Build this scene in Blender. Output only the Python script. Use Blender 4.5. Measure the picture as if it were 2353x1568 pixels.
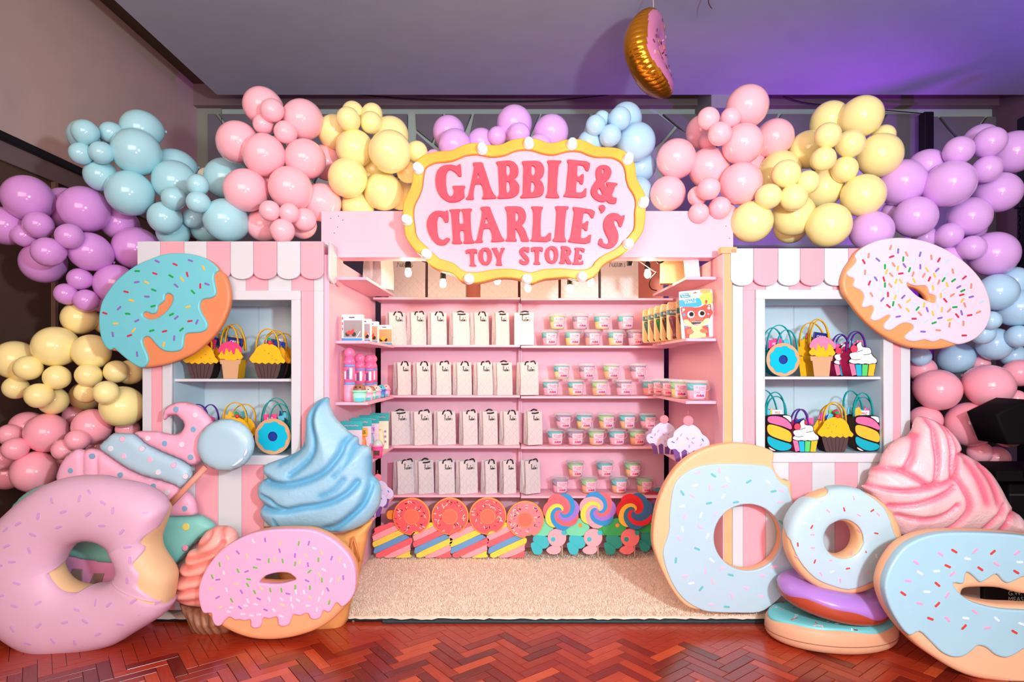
import bpy, math, random
import numpy as np
from mathutils import Vector, Matrix
from mathutils.geometry import delaunay_2d_cdt
for o in list(bpy.data.objects): bpy.data.objects.remove(o)
SC = bpy.context.scene
COL = SC.collection
F, CX, HY, CH = 1400.0, 1176.5, 845.0, 1.42     # focal length (px of 2353), centre column, horizon row, eye height
# ---------------------------------------------------------------- camera
cam = bpy.data.cameras.new('camera'); camo = bpy.data.objects.new('camera', cam); COL.objects.link(camo)
camo.location = (0, 0, CH); camo.rotation_euler = (math.pi/2, 0, 0)
cam.sensor_width = 36; cam.lens = 36*F/2353; cam.shift_y = (HY-784)/2353; cam.clip_start = .05
SC.camera = camo
# ---------------------------------------------------------------- world, lights, exposure
w = bpy.data.worlds.new('world'); SC.world = w; w.use_nodes = True
bg = w.node_tree.nodes['Background']; bg.inputs[0].default_value = (1.0, .80, .76, 1); bg.inputs[1].default_value = .42
def lamp(name, kind, loc, to, power, color, size=.2, size_y=None, spot=60, blend=.6):
    l = bpy.data.lights.new(name, kind); o = bpy.data.objects.new(name, l); COL.objects.link(o)
    o.location = loc; o.rotation_euler = (Vector(to)-Vector(loc)).to_track_quat('-Z', 'Y').to_euler()
    l.energy = power; l.color = color
    if kind == 'AREA':
        l.size = size
        if size_y: l.shape = 'RECTANGLE'; l.size_y = size_y
        else: l.shape = 'DISK'
    if kind == 'SPOT': l.spot_size = math.radians(spot); l.spot_blend = blend; l.shadow_soft_size = size
    if kind == 'POINT': l.shadow_soft_size = size
    return o
lamp('key_flash', 'AREA', (1.2, -.15, 1.95), (-.1, 4.0, 1.35), 116, (.74, .92, 1.0), .22)
lamp('warm_front_fill', 'AREA', (-.7, -2.4, 2.7), (0, 4.0, 1.3), 240, (1.0, .77, .66), 4.2, 2.4)  # added warm fill, unseen in front of the booth, softens the flash
lamp('stage_wash_violet', 'SPOT', (4.6, 3.9, 2.1), (3.9, 4.5, 4.13), 95, (.20, .0, 1.0), .15, spot=105, blend=1.0)
lamp('stage_wash_magenta', 'SPOT', (4.75, 4.75, 1.6), (2.9, 6.6, 2.9), 420, (.42, .02, .9), .1, spot=95, blend=.9)
lamp('uplight_rose', 'AREA', (.6, -1.0, .5), (.6, 2.6, 4.2), 46, (1.0, .32, .50), .6)
lamp('stage_wash_lilac', 'AREA', (-4.2, .2, 2.6), (-1.7, 3.2, .6), 55, (.55, .35, 1.0), .5)
vs = SC.view_settings; vs.view_transform = 'Standard'; vs.look = 'None'; vs.gamma = 1; vs.exposure = 0.08
try: vs.use_curve_mapping = False
except Exception: pass
# ---------------------------------------------------------------- materials
def lin(c): 
    c = c/255.0
    return c/12.92 if c <= .04045 else ((c+.055)/1.055)**2.4
def rgb(c): return (lin(c[0]), lin(c[1]), lin(c[2]), 1)
_mats = {}
def M(c, rough=.5, spec=.4, bump=0, bscale=80, name=None, coat=0, metal=0, trans=0, mottle=0):
    """plain painted / plastic / paper surface of colour c with a little procedural tone and relief"""
    key = (tuple(c), rough, spec, bump, bscale, coat, metal, trans, mottle)
    if key in _mats: return _mats[key]
    m = bpy.data.materials.new(name or 'paint'); m.use_nodes = True
    nt = m.node_tree; b = nt.nodes['Principled BSDF']; N = nt.nodes.new; K = nt.links.new
    b.inputs['Base Color'].default_value = rgb(c); b.inputs['Roughness'].default_value = rough
    b.inputs['Specular IOR Level'].default_value = spec; b.inputs['Metallic'].default_value = metal
    if coat: b.inputs['Coat Weight'].default_value = coat; b.inputs['Coat Roughness'].default_value = .08
    if bump or mottle:
        tc = N('ShaderNodeTexCoord'); no = N('ShaderNodeTexNoise'); no.inputs['Scale'].default_value = bscale; no.inputs['Detail'].default_value = 3
        K(tc.outputs['Object'], no.inputs['Vector'])
        if bump:
            bp = N('ShaderNodeBump'); bp.inputs['Strength'].default_value = bump; bp.inputs['Distance'].default_value = .01
            K(no.outputs['Fac'], bp.inputs['Height']); K(bp.outputs['Normal'], b.inputs['Normal'])
        if mottle:
            n2 = N('ShaderNodeTexNoise'); n2.inputs['Scale'].default_value = 5; n2.inputs['Detail'].default_value = 4
            K(tc.outputs['Object'], n2.inputs['Vector'])
            mx = N('ShaderNodeMixRGB'); mx.inputs[1].default_value = rgb([v*(1-mottle) for v in c]); mx.inputs[2].default_value = rgb([min(255, v*(1+mottle*.6)) for v in c])
            K(n2.outputs['Fac'], mx.inputs[0]); K(mx.outputs[0], b.inputs['Base Color'])
    if trans:
        out = nt.nodes['Material Output']; t = N('ShaderNodeBsdfTranslucent'); t.inputs[0].default_value = rgb(c)
        ms = N('ShaderNodeMixShader'); ms.inputs[0].default_value = trans
        K(b.outputs[0], ms.inputs[1]); K(t.outputs[0], ms.inputs[2]); K(ms.outputs[0], out.inputs[0])
    _mats[key] = m
    return m
def EM(c, strength, name='lit_glass'):
    m = bpy.data.materials.new(name); m.use_nodes = True; nt = m.node_tree
    b = nt.nodes['Principled BSDF']; b.inputs['Base Color'].default_value = rgb(c); b.inputs['Emission Color'].default_value = rgb(c); b.inputs['Emission Strength'].default_value = strength
    return m
def clear_plastic(c=(235, 240, 245), a=.25, name='clear_plastic'):
    m = bpy.data.materials.new(name); m.use_nodes = True; nt = m.node_tree; N = nt.nodes.new
    b = nt.nodes['Principled BSDF']; b.inputs['Base Color'].default_value = rgb(c); b.inputs['Roughness'].default_value = .08
    t = N('ShaderNodeBsdfTransparent'); ms = N('ShaderNodeMixShader'); ms.inputs[0].default_value = a
    nt.links.new(t.outputs[0], ms.inputs[1]); nt.links.new(b.outputs[0], ms.inputs[2]); nt.links.new(ms.outputs[0], nt.nodes['Material Output'].inputs[0])
    return m
# ---------------------------------------------------------------- geometry helpers (all in world metres)
def W(px, py, Y): return ((px-CX)*Y/F, Y, CH-(py-HY)*Y/F)
def XZ(px, py, Y): return ((px-CX)*Y/F, CH-(py-HY)*Y/F)
REG = dict(R1=(0,180,2.904), R2=(700,180,2.904), R3=(1400,180,2.469), R4=(0,680,2.904), R7=(1600,540,2.903), R8=(0,1000,2.6144), RB=(1450,930,2.4574),
  SG=(920,310,4.057), LA=(990,360,10.695), LB=(1210,360,10.695), LC=(970,465,9.804), LD=(1210,465,9.804), LE=(1060,560,7.843),
  TD=(220,570,5.6), PD=(1920,530,5.408), FD=(390,1180,5.059), CS=(130,900,5.006), IC=(580,890,4.238), MR=(1960,920,4.481),
  Z2=(760,880,3.734), Z3=(1200,880,3.734), Z5=(760,560,4.612), Z6=(1200,560,4.612), ZL=(400,720,4.613), ZR=(1740,720,4.6125), Z7=(1480,650,5.6), Z8=(760,700,4.356), BP=(1560,660,12.544), HB=(1420,0,6.535))
def tr(reg, pts):
    x0, y0, s = REG[reg]; return [(x0+x/s, y0+y/s) for x, y in pts]
def plane(reg, pts, Y): return [XZ(x, y, Y) for x, y in tr(reg, pts)]
def chaikin(p, it=1, r=.25):
    for _ in range(it):
        q = []
        for i in range(len(p)):
            a, b = p[i], p[(i+1) % len(p)]
            q += [(a[0]+(b[0]-a[0])*r, a[1]+(b[1]-a[1])*r), (a[0]+(b[0]-a[0])*(1-r), a[1]+(b[1]-a[1])*(1-r))]
        p = q
    return p
def crom(p, n=4, closed=True):
    out = []; L = len(p)
    for i in range(L if closed else L-1):
        g = lambda k: np.array(p[k % L] if closed else p[max(0, min(L-1, k))], float)
        a, b, c, d = g(i-1), g(i), g(i+1), g(i+2)
        for k in range(n):
            t = k/n; out.append(tuple(.5*((2*b)+(-a+c)*t+(2*a-5*b+4*c-d)*t*t+(-a+3*b-3*c+d)*t**3)))
    if not closed: out.append(tuple(p[-1]))
    return out
def ell(cx, cy, rx, ry, n=40, rot=0):
    r = math.radians(rot); o = []
    for i in range(n):
        a = 2*math.pi*i/n; x, y = rx*math.cos(a), ry*math.sin(a); o.append((cx+x*math.cos(r)-y*math.sin(r), cy+x*math.sin(r)+y*math.cos(r)))
    return o
def mesh(name, V, Fs, smooth=False):
    m = bpy.data.meshes.new(name); m.from_pydata([tuple(v) for v in V], [], [tuple(f) for f in Fs]); 
    if smooth: m.polygons.foreach_set('use_smooth', [True]*len(m.polygons))
    m.update(); return m
LOC = {}                                                # world location of each thing's origin
def thing(name, label, cat, loc=(0,0,0), group=None, rotz=0):
    o = bpy.data.objects.new(name, None); COL.objects.link(o); o.location = loc; o.rotation_euler = (0,0,rotz); o.empty_display_size = .05
    o['label'] = label; o['category'] = cat
    if group: o['group'] = group
    LOC[o.name] = Vector(loc); return o
def origin(p):
    return LOC.get(p.name, Vector((0,0,0))) if p else Vector((0,0,0))
def put(name, me, mat, parent=None, label=None, cat=None, group=None, kind=None, local=False):
    """link a mesh given in world coordinates as ONE object; under a parent the coordinates become the thing's own"""
    if parent is not None and not local:
        l = origin(parent); me.transform(Matrix.Translation(-l))
    if mat is not None and not me.materials:
        for mm in (mat if isinstance(mat, (list, tuple)) else [mat]): me.materials.append(mm)
    o = bpy.data.objects.new(name, me); COL.objects.link(o)
    if parent is not None:
        o.parent = parent; LOC[o.name] = origin(parent)
    if label: o['label'] = label
    if cat: o['category'] = cat
    if group: o['group'] = group
    if kind: o['kind'] = kind
    return o
def at_origin(name, me, mat, loc, **k):
    """a top-level thing that is one mesh: move its origin to loc"""
    me.transform(Matrix.Translation(-Vector(loc))); o = put(name, me, mat, **k); o.location = loc; LOC[o.name] = Vector(loc); return o
def boxm(x0, x1, y0, y1, z0, z1, bev=0, name='box'):
    if bev <= 0:
        V = [(x, y, z) for x in (x0, x1) for y in (y0, y1) for z in (z0, z1)]
        return mesh(name, V, [(0,1,3,2),(4,6,7,5),(0,4,5,1),(2,3,7,6),(0,2,6,4),(1,5,7,3)])
    import bmesh
    bm = bmesh.new(); bmesh.ops.create_cube(bm, size=1)
    for v in bm.verts: v.co = ((x0+x1)/2+v.co.x*(x1-x0), (y0+y1)/2+v.co.y*(y1-y0), (z0+z1)/2+v.co.z*(z1-z0))
    bmesh.ops.bevel(bm, geom=bm.edges[:], offset=bev, segments=2, affect='EDGES', profile=.5)
    m = bpy.data.meshes.new(name); bm.to_mesh(m); bm.free(); return m
def curve_mesh(loops, thick, bev=0, res=2, name='slab'):
    """filled outline with holes, extruded by thick; local XY outline, Z depth centred"""
    cu = bpy.data.curves.new('c', 'CURVE'); cu.dimensions = '2D'; cu.fill_mode = 'BOTH'
    bev = min(bev, thick*.499)
    cu.extrude = thick/2-bev; cu.bevel_depth = bev; cu.bevel_resolution = res; cu.offset = -bev
    for lp in loops:
        s = cu.splines.new('POLY'); s.points.add(len(lp)-1)
        s.points.foreach_set('co', [c for p in lp for c in (p[0], p[1], 0, 1)]); s.use_cyclic_u = True
    o = bpy.data.objects.new('c', cu); me = bpy.data.meshes.new_from_object(o)
    bpy.data.objects.remove(o); bpy.data.curves.remove(cu); me.materials.clear(); me.name = name; return me
def slab(loops, y, thick, bev=.004, res=2, smooth=False, name='slab'):
    """outline(s) in world XZ; front face at depth y, thick metres deep behind it"""
    me = curve_mesh(loops, thick, bev, res, name)
    me.transform(Matrix.Translation((0, y+thick/2, 0)) @ Matrix.Rotation(math.pi/2, 4, 'X'))
    if smooth and bev > .008:
        me.polygons.foreach_set('use_smooth', [True]*len(me.polygons))
        try: me.set_sharp_from_angle(angle=math.radians(50))
        except Exception: pass
    return me
def textm(body, size, depth=.001, align='CENTER'):
    cu = bpy.data.curves.new('t', 'FONT'); cu.body = body; cu.size = size; cu.extrude = depth; cu.align_x = align; cu.align_y = 'CENTER'; cu.resolution_u = 3
    o = bpy.data.objects.new('t', cu); me = bpy.data.meshes.new_from_object(o); bpy.data.objects.remove(o); bpy.data.curves.remove(cu); me.materials.clear()
    return me
def text_at(body, x, y, z, size, rot=0, sx=1, bold=0):
    """lettering facing the camera side (-Y), centred at x,y,z"""
    me = textm(body, size)
    me.transform(Matrix.Translation((x, y, z)) @ Matrix.Rotation(math.pi/2, 4, 'X') @ Matrix.Rotation(math.radians(rot), 4, 'Z') @ Matrix.Diagonal((sx, 1, 1, 1))); return me
def lathe(prof, n=24, cap=True):
    V, Fs = [], []
    for r, z in prof: V += [(r*math.cos(2*math.pi*k/n), r*math.sin(2*math.pi*k/n), z) for k in range(n)]
    for i in range(len(prof)-1):
        for k in range(n): a, b = i*n+k, i*n+(k+1) % n; Fs.append((a, b, b+n, a+n))
    if cap: Fs.append(tuple(range(n-1, -1, -1))); Fs.append(tuple(range((len(prof)-1)*n, len(prof)*n)))
    return mesh('lathe', V, Fs, True)
def tube(pts, r, n=8, closed=False, flat=None):
    """round tube along 3-D points; flat=(w,h,axis) makes a ribbon"""
    P = [Vector(p) for p in pts]; V, Fs = [], []; L = len(P)
    up0 = Vector((0, 1, 0))
    for i, p in enumerate(P):
        t = (P[min(i+1, L-1)]-P[max(i-1, 0)]).normalized(); u = t.cross(up0)
        if u.length < 1e-4: u = t.cross(Vector((1, 0, 0)))
        u.normalize(); v = u.cross(t); rr = r[i] if isinstance(r, (list, tuple)) else r
        for k in range(n):
            a = 2*math.pi*k/n
            if flat: V.append(p+u*flat[0]*math.cos(a)+v*flat[1]*math.sin(a))
            else: V.append(p+(u*math.cos(a)+v*math.sin(a))*rr)
    for i in range(L-1):
        for k in range(n): a, b = i*n+k, i*n+(k+1) % n; Fs.append((a, a+n, b+n, b))
    Fs.append(tuple(range(n))); Fs.append(tuple(range(L*n-1, L*n-n-1, -1)))
    return mesh('tube', V, Fs, True)
def joinm(ms, name='joined'):
    V, Fs, S = [], [], []
    for m in ms:
        b = len(V); V += [v.co.copy() for v in m.vertices]
        for p in m.polygons: Fs.append(tuple(b+i for i in p.vertices)); S.append(p.use_smooth)
        bpy.data.meshes.remove(m)
    me = mesh(name, V, Fs); me.polygons.foreach_set('use_smooth', S); return me
def ribbon_strokes(strokes, w):
    """flat pen strokes in the XZ plane (y=0), a small width each"""
    V, Fs = [], []
    for st in strokes:
        b = len(V); L = len(st)
        for i, (x, z) in enumerate(st):
            a = st[max(0, i-1)]; c = st[min(L-1, i+1)]; dx, dz = c[0]-a[0], c[1]-a[1]; n = math.hypot(dx, dz) or 1
            V += [(x-dz/n*w/2, 0, z+dx/n*w/2), (x+dz/n*w/2, 0, z-dx/n*w/2)]
        for i in range(L-1): Fs.append((b+2*i, b+2*i+1, b+2*i+3, b+2*i+2))
    return mesh('strokes', V, Fs)
def sphere(c, r, n=20, m=12):
    prof = [(max(1e-4, math.sin(math.pi*i/m))*r, -math.cos(math.pi*i/m)*r) for i in range(m+1)]
    me = lathe(prof, n, False); me.transform(Matrix.Translation(c)); return me
ORD = ['', 'first', 'second', 'third', 'fourth', 'fifth', 'sixth', 'seventh', 'eighth', 'ninth', 'tenth', 'eleventh', 'twelfth', 'thirteenth', 'fourteenth', 'fifteenth', 'sixteenth', 'seventeenth', 'eighteenth', 'nineteenth', 'twentieth']
# ---- unit sprinkle shared by every donut: a short rounded bar, long axis X, flat side along Z
def _sprinkle():
    pts = [(math.cos(a)*.16+(.34 if math.cos(a) > 0 else -.34), math.sin(a)*.17) for a in [math.radians(x) for x in (-90,-45,0,45,89,91,135,180,225,269)]]
    me = curve_mesh([pts], .12, .03, 1, 'sprinkle'); return me
_spr = {}
def sprinkle(parent, loc, normal, ang, length, c, thick=1.0):
    k = tuple(c)
    if k not in _spr:
        me = _sprinkle(); me.materials.append(M(c, .45)); _spr[k] = me
    o = bpy.data.objects.new('sprinkle', _spr[k]); COL.objects.link(o); o.parent = parent
    n = Vector(normal).normalized(); a = math.radians(ang); x = Vector((math.cos(a), 0, -math.sin(a))); x = (x-n*x.dot(n)).normalized(); y = n.cross(x)
    R = Matrix((x, y, n)).transposed().to_4x4()
    o.matrix_local = Matrix.Translation(Vector(loc)-origin(parent)) @ R @ Matrix.Diagonal((length, length*thick, length*.5, 1)); return o
# ---- relief prop: carved foam silhouette with a bulging, grooved front
def poly_dist(P, line, closed):
    L = np.array(line, float); A = L if closed else L[:-1]; B = np.roll(L, -1, 0) if closed else L[1:]
    d = np.full(len(P), 1e9)
    for a, b in zip(A, B):
        ab = b-a; t = np.clip(((P-a)@ab)/(ab@ab+1e-12), 0, 1); q = a+t[:, None]*ab; d = np.minimum(d, np.hypot(*(P-q).T))
    return d
def inside(P, poly):
    x, y = P[:, 0], P[:, 1]; r = np.zeros(len(P), bool); n = len(poly)
    for i in range(n):
        x1, y1 = poly[i]; x2, y2 = poly[(i+1) % n]
        if y1 == y2: continue
        c = ((y1 > y) != (y2 > y)) & (x < (x2-x1)*(y-y1)/(y2-y1)+x1); r ^= c
    return r
def relief(outline, Y, bulge, R, creases=(), back=.03, sp=.012, smooth_n=3, noise=0, lumps=None):
    """outline in world XZ at silhouette depth Y; creases = [(pts, depth, width)]"""
    bd = crom(outline, smooth_n) if smooth_n else list(outline)
    P = np.array(bd); mn, mx = P.min(0), P.max(0); rs = np.random.RandomState(3)
    gx, gz = np.meshgrid(np.arange(mn[0], mx[0], sp), np.arange(mn[1], mx[1], sp)); gx[::2] += sp/2
    G = np.stack([gx.ravel(), gz.ravel()], 1); G = G[inside(G, bd)]; G = G[poly_dist(G, bd, True) > sp*.45]
    allp = [Vector(p) for p in bd]+[Vector(p) for p in G]; nb = len(bd)
    vo, eo, fo, *_ = delaunay_2d_cdt(allp, [], [list(range(nb))], 1, 1e-6)
    Q = np.array([tuple(v) for v in vo]); d = poly_dist(Q, bd, True); t = np.clip(d/R, 0, 1)
    h = bulge*np.sqrt(np.clip(1-(1-t)**2, 0, 1)); paint = np.zeros(len(Q))
    for pts, g, wd in creases:
        c = crom(pts, 4, False) if len(pts) > 2 else pts
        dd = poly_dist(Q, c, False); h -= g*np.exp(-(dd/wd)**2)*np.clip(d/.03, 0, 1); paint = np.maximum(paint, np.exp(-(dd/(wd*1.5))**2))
    if lumps is not None: h += lumps(Q)*np.clip(d/.03, 0, 1)
    edge = d < 1e-5; idx = {}; V = []; n = len(Q)
    for i in range(n): V.append((Q[i, 0], Y-max(h[i], -.01) if not edge[i] else Y, Q[i, 1]))
    for i in range(n):
        if edge[i]: idx[i] = i
        else: idx[i] = len(V); V.append((Q[i, 0], Y+back*math.sqrt(max(0, 1-(1-t[i])**2)), Q[i, 1]))
    Fs = []
    for f in fo:
        a = [Q[i] for i in f]; ar = (a[1][0]-a[0][0])*(a[2][1]-a[0][1])-(a[2][0]-a[0][0])*(a[1][1]-a[0][1])
        f = list(f) if ar > 0 else list(f)[::-1]
        Fs.append(f); 
        if not all(edge[i] for i in f): Fs.append([idx[i] for i in f][::-1])
    me = mesh('relief', V, Fs, True)
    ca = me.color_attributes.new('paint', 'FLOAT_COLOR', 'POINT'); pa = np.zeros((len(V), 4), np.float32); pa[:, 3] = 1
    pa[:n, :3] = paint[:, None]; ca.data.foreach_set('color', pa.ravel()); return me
def M2(c1, c2, rough=.45, bump=.15, bscale=60, noisy=0, name='airbrushed_foam'):
    """base colour c1 airbrushed with c2 along the carved grooves (vertex paint made by relief())"""
    m = bpy.data.materials.new(name); m.use_nodes = True; nt = m.node_tree; N = nt.nodes.new; K = nt.links.new; b = nt.nodes['Principled BSDF']
    at = N('ShaderNodeAttribute'); at.attribute_name = 'paint'; tc = N('ShaderNodeTexCoord')
    no = N('ShaderNodeTexNoise'); no.inputs['Scale'].default_value = bscale; K(tc.outputs['Object'], no.inputs['Vector'])
    bp = N('ShaderNodeBump'); bp.inputs['Strength'].default_value = bump; bp.inputs['Distance'].default_value = .01; K(no.outputs['Fac'], bp.inputs['Height']); K(bp.outputs[0], b.inputs['Normal'])
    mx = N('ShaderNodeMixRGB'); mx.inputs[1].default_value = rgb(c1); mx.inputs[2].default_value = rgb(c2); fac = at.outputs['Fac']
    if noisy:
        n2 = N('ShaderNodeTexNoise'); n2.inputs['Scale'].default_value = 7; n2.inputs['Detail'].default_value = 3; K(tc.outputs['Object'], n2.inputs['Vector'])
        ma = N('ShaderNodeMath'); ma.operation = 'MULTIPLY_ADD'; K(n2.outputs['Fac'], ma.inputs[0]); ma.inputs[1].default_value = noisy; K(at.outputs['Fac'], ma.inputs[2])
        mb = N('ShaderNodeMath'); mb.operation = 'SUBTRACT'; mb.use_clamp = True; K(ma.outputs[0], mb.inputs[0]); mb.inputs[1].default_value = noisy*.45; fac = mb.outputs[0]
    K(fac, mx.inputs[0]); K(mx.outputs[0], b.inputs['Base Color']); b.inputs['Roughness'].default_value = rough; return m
# ---- round foam donut lofted between a traced rim and a traced hole
def ray_r(poly, c, angs):
    P = np.array(poly)-np.array(c); out = []
    A, B = P, np.roll(P, -1, 0)
    for a in angs:
        d = np.array([math.cos(a), math.sin(a)]); e = B-A; den = d[0]*e[:, 1]-d[1]*e[:, 0]; den = np.where(abs(den) < 1e-12, 1e-12, den)
        t = (A[:, 0]*e[:, 1]-A[:, 1]*e[:, 0])/den; u = (A[:, 0]*d[1]-A[:, 1]*d[0])/den
        ok = (u >= -1e-6) & (u <= 1+1e-6) & (t > 0); out.append(t[ok].max() if ok.any() else 0)
    return np.array(out)
class Donut:
    def __init__(s, outer, hole, Y, t, e=1.0, n=120):
        """Y is the middle depth, t the half thickness, e<1 flattens the faces"""
        s.c = np.mean(np.array(hole), 0); s.n = n; s.Y, s.t, s.e = Y, t, e
        s.a = np.array([2*math.pi*i/n for i in range(n)]); s.ro = ray_r(outer, s.c, s.a); s.ri = ray_r(hole, s.c, s.a)
    def P(s, i, ph, off=0):
        mid, half = (s.ro[i]+s.ri[i])/2, (s.ro[i]-s.ri[i])/2+off; c, q = math.cos(ph), math.sin(ph)
        r = mid+half*math.copysign(abs(c)**s.e, c); y = s.Y-(s.t+off)*math.copysign(abs(q)**s.e, q)
        return (s.c[0]+r*math.cos(s.a[i]), y, s.c[1]+r*math.sin(s.a[i]))
    def body(s, m=28):
        V = [s.P(i, 2*math.pi*j/m) for i in range(s.n) for j in range(m)]
        Fs = [(i*m+j, ((i+1) % s.n)*m+j, ((i+1) % s.n)*m+(j+1) % m, i*m+(j+1) % m) for i in range(s.n) for j in range(m)]
        return mesh('donut', V, [f[::-1] for f in Fs], True)
    def phi(s, r, i):
        mid, half = (s.ro[i]+s.ri[i])/2, (s.ro[i]-s.ri[i])/2; u = max(-1, min(1, (r-mid)/half)); return math.acos(math.copysign(abs(u)**(1/s.e), u))
    def icing(s, outer, hole, off=.008, m=22, pmin=-.5, pmax=3.6):
        ro = ray_r(outer, s.c, s.a); ri = ray_r(hole, s.c, s.a); V = []; 
        for i in range(s.n):
            f = min(1, max(0, (1-ro[i]/s.ro[i])/.035)); p0 = f*s.phi(ro[i], i)+(1-f)*pmin
            f = min(1, max(0, (ri[i]/s.ri[i]-1.01)/.08)); p1 = f*s.phi(ri[i], i)+(1-f)*pmax
            for j in range(m+1): V.append(s.P(i, p0+(p1-p0)*j/m, off if 0 < j < m else -.002))
        k = m+1; Fs = [(i*k+j, ((i+1) % s.n)*k+j, ((i+1) % s.n)*k+j+1, i*k+j+1) for i in range(s.n) for j in range(m)]
        return mesh('icing', V, [f[::-1] for f in Fs], True)
    def surf(s, x, z, off):
        a = math.atan2(z-s.c[1], x-s.c[0]) % (2*math.pi); i = int(round(a/(2*math.pi)*s.n)) % s.n; r = math.hypot(x-s.c[0], z-s.c[1]); ph = s.phi(r, i)
        ph = max(.15, min(2.99, ph)); p = Vector(s.P(i, ph, off)); q = Vector(s.P(i, ph+.02, off)); k = Vector(s.P((i+1) % s.n, ph, off)); nn = (q-p).cross(k-p)
        if nn.y > 0: nn = -nn
        return Vector((x, p.y, z)), nn
LAV=(130,105,190); RED=(200,45,80); GRN=(15,165,75); YEL=(240,190,80); TAN=(215,140,115); PBL=(190,215,225); WHT=(238,236,244); TEAL=(105,190,195); PNK=(240,170,195); DRED=(205,65,65); LPUR=(185,150,205); LGR=(120,195,95)
# ================================================================= the room
S = 'structure'
YB, YS, ZS = 6.6, 6.05, 4.13                               # back wall, rear edge of the soffit, soffit height
XL = -3.40
rnd = random.Random(5)
# parquet -----------------------------------------------------------
def wood_mat():
    m = bpy.data.materials.new('parquet_wood'); m.use_nodes = True; nt = m.node_tree; N = nt.nodes.new; K = nt.links.new; b = nt.nodes['Principled BSDF']
    oi = N('ShaderNodeObjectInfo'); cr = N('ShaderNodeValToRGB'); e = cr.color_ramp.elements
    e[0].color = rgb((104, 26, 14)); e[1].color = rgb((206, 86, 44)); x = e.new(.4); x.color = rgb((136, 34, 20)); x = e.new(.8); x.color = rgb((178, 60, 30))
    tc = N('ShaderNodeTexCoord'); mp = N('ShaderNodeMapping'); mp.inputs['Scale'].default_value = (6, 60, 60); no = N('ShaderNodeTexNoise'); no.inputs['Scale'].default_value = 1.6; no.inputs['Detail'].default_value = 5
    K(tc.outputs['Object'], mp.inputs[0]); K(mp.outputs[0], no.inputs['Vector']); K(oi.outputs['Random'], cr.inputs[0])
    mx = N('ShaderNodeMixRGB'); mx.blend_type = 'OVERLAY'; mx.inputs[0].default_value = .45; K(cr.outputs[0], mx.inputs[1]); K(no.outputs['Fac'], mx.inputs[2]); K(mx.outputs[0], b.inputs['Base Color'])
    b.inputs['Roughness'].default_value = .27; b.inputs['Coat Weight'].default_value = .3; b.inputs['Coat Roughness'].default_value = .12
    n2 = N('ShaderNodeTexNoise'); n2.inputs['Scale'].default_value = 9; K(tc.outputs['Object'], n2.inputs['Vector']); bp = N('ShaderNodeBump'); bp.inputs['Strength'].default_value = .08; K(n2.outputs['Fac'], bp.inputs['Height']); K(bp.outputs[0], b.inputs['Normal']); return m
wood = wood_mat()
floor = put('floor', boxm(-6, 6, -4, YB+.2, -.05, -.004), M((70, 18, 12), .35), kind=S)
BL, BW = .22, .055
bm_ = boxm(-BL/2+.0012, BL/2-.0012, -BW/2+.0012, BW/2-.0012, -.02, 0, .0015); bm_.materials.append(wood)
cells = []
for i in range(-90, 91):
    for j in range(-24, 25):                                # herringbone: pairs of blocks at right angles, stepped
        cx, cy = i*BW+j*BL, i*BW-j*BL
        for px_, py_, rz in ((cx+BL/2, cy-BW/2, 0), (cx+BL+BW/2, cy-BL/2, math.pi/2)):
            a = math.radians(38); X = px_*math.cos(a)-py_*math.sin(a); Y = px_*math.sin(a)+py_*math.cos(a)+2.6
            if abs(X) < Y*.9+.2 and 2.3 < Y < 3.9: cells.append((Y+abs(X)*.15, X, Y, rz+a))
cells.sort(); far = []
for n, (s_, X, Y, r) in enumerate(cells):
    if n < 300:
        o = bpy.data.objects.new('parquet_block', bm_); COL.objects.link(o); o.parent = floor; o.location = (X, Y, rnd.uniform(-.0006, .0003)); o.rotation_euler = (0, 0, r)
    else: far.append((X, Y, r))
if far:
    V, Fs = [], []
    for X, Y, r in far:
        b = len(V); c, s_ = math.cos(r), math.sin(r); z = rnd.uniform(-.001, 0)
        for dx, dy in ((-1,-1),(1,-1),(1,1),(-1,1)):
            x, y = dx*(BL/2-.0012), dy*(BW/2-.0012); V.append((X+x*c-y*s_, Y+x*s_+y*c, z))
        for dx, dy in ((-1,-1),(1,-1),(1,1),(-1,1)):
            x, y = dx*(BL/2-.0012), dy*(BW/2-.0012); V.append((X+x*c-y*s_, Y+x*s_+y*c, -.004))
        Fs += [(b,b+1,b+2,b+3),(b,b+4,b+5,b+1),(b+1,b+5,b+6,b+2),(b+2,b+6,b+7,b+3),(b+3,b+7,b+4,b)]
    put('parquet_field', mesh('parquet_field', V, Fs), wood, floor, kind='stuff', local=True)
# walls and ceiling ---------------------------------------------------
wallgrey = M((186, 206, 204), .7, .2, mottle=.03)
wall_back = put('wall_back', boxm(-6, 6, YB, YB+.15, 0, 4.6), wallgrey, kind=S)
put('wall_left', boxm(XL-.15, XL, -4, YB, 2.95, 4.6), M((206, 182, 172), .7, .2, mottle=.04), kind=S)
put('wall_left_lower', boxm(XL-.15, XL-.02, -4, YB, 0, 2.95), M((92, 70, 58), .7, .2, mottle=.12), kind=S)
put('trim_1', boxm(XL-.02, XL+.035, -4, YB, 2.93, 2.985, .004), M((22, 20, 24), .35), kind=S)
put('trim_2', boxm(XL-.02, XL+.008, -4, YB, 2.80, 2.93, .003), M((120, 104, 104), .5), kind=S)
put('trim_3', boxm(XL-.02, XL+.012, 4.52, 4.55, 0, 2.80), M((120, 92, 80), .5), kind=S)
put('trim_4', boxm(XL, XL+.26, YB-.02, YB, 0, 4.45), M((150, 160, 150), .7, .2), kind=S)
ceil = put('ceiling', boxm(-2.93, 6, -4, YS, ZS, ZS+.2), M((184, 190, 206), .75, .15, mottle=.03), kind=S)
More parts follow.
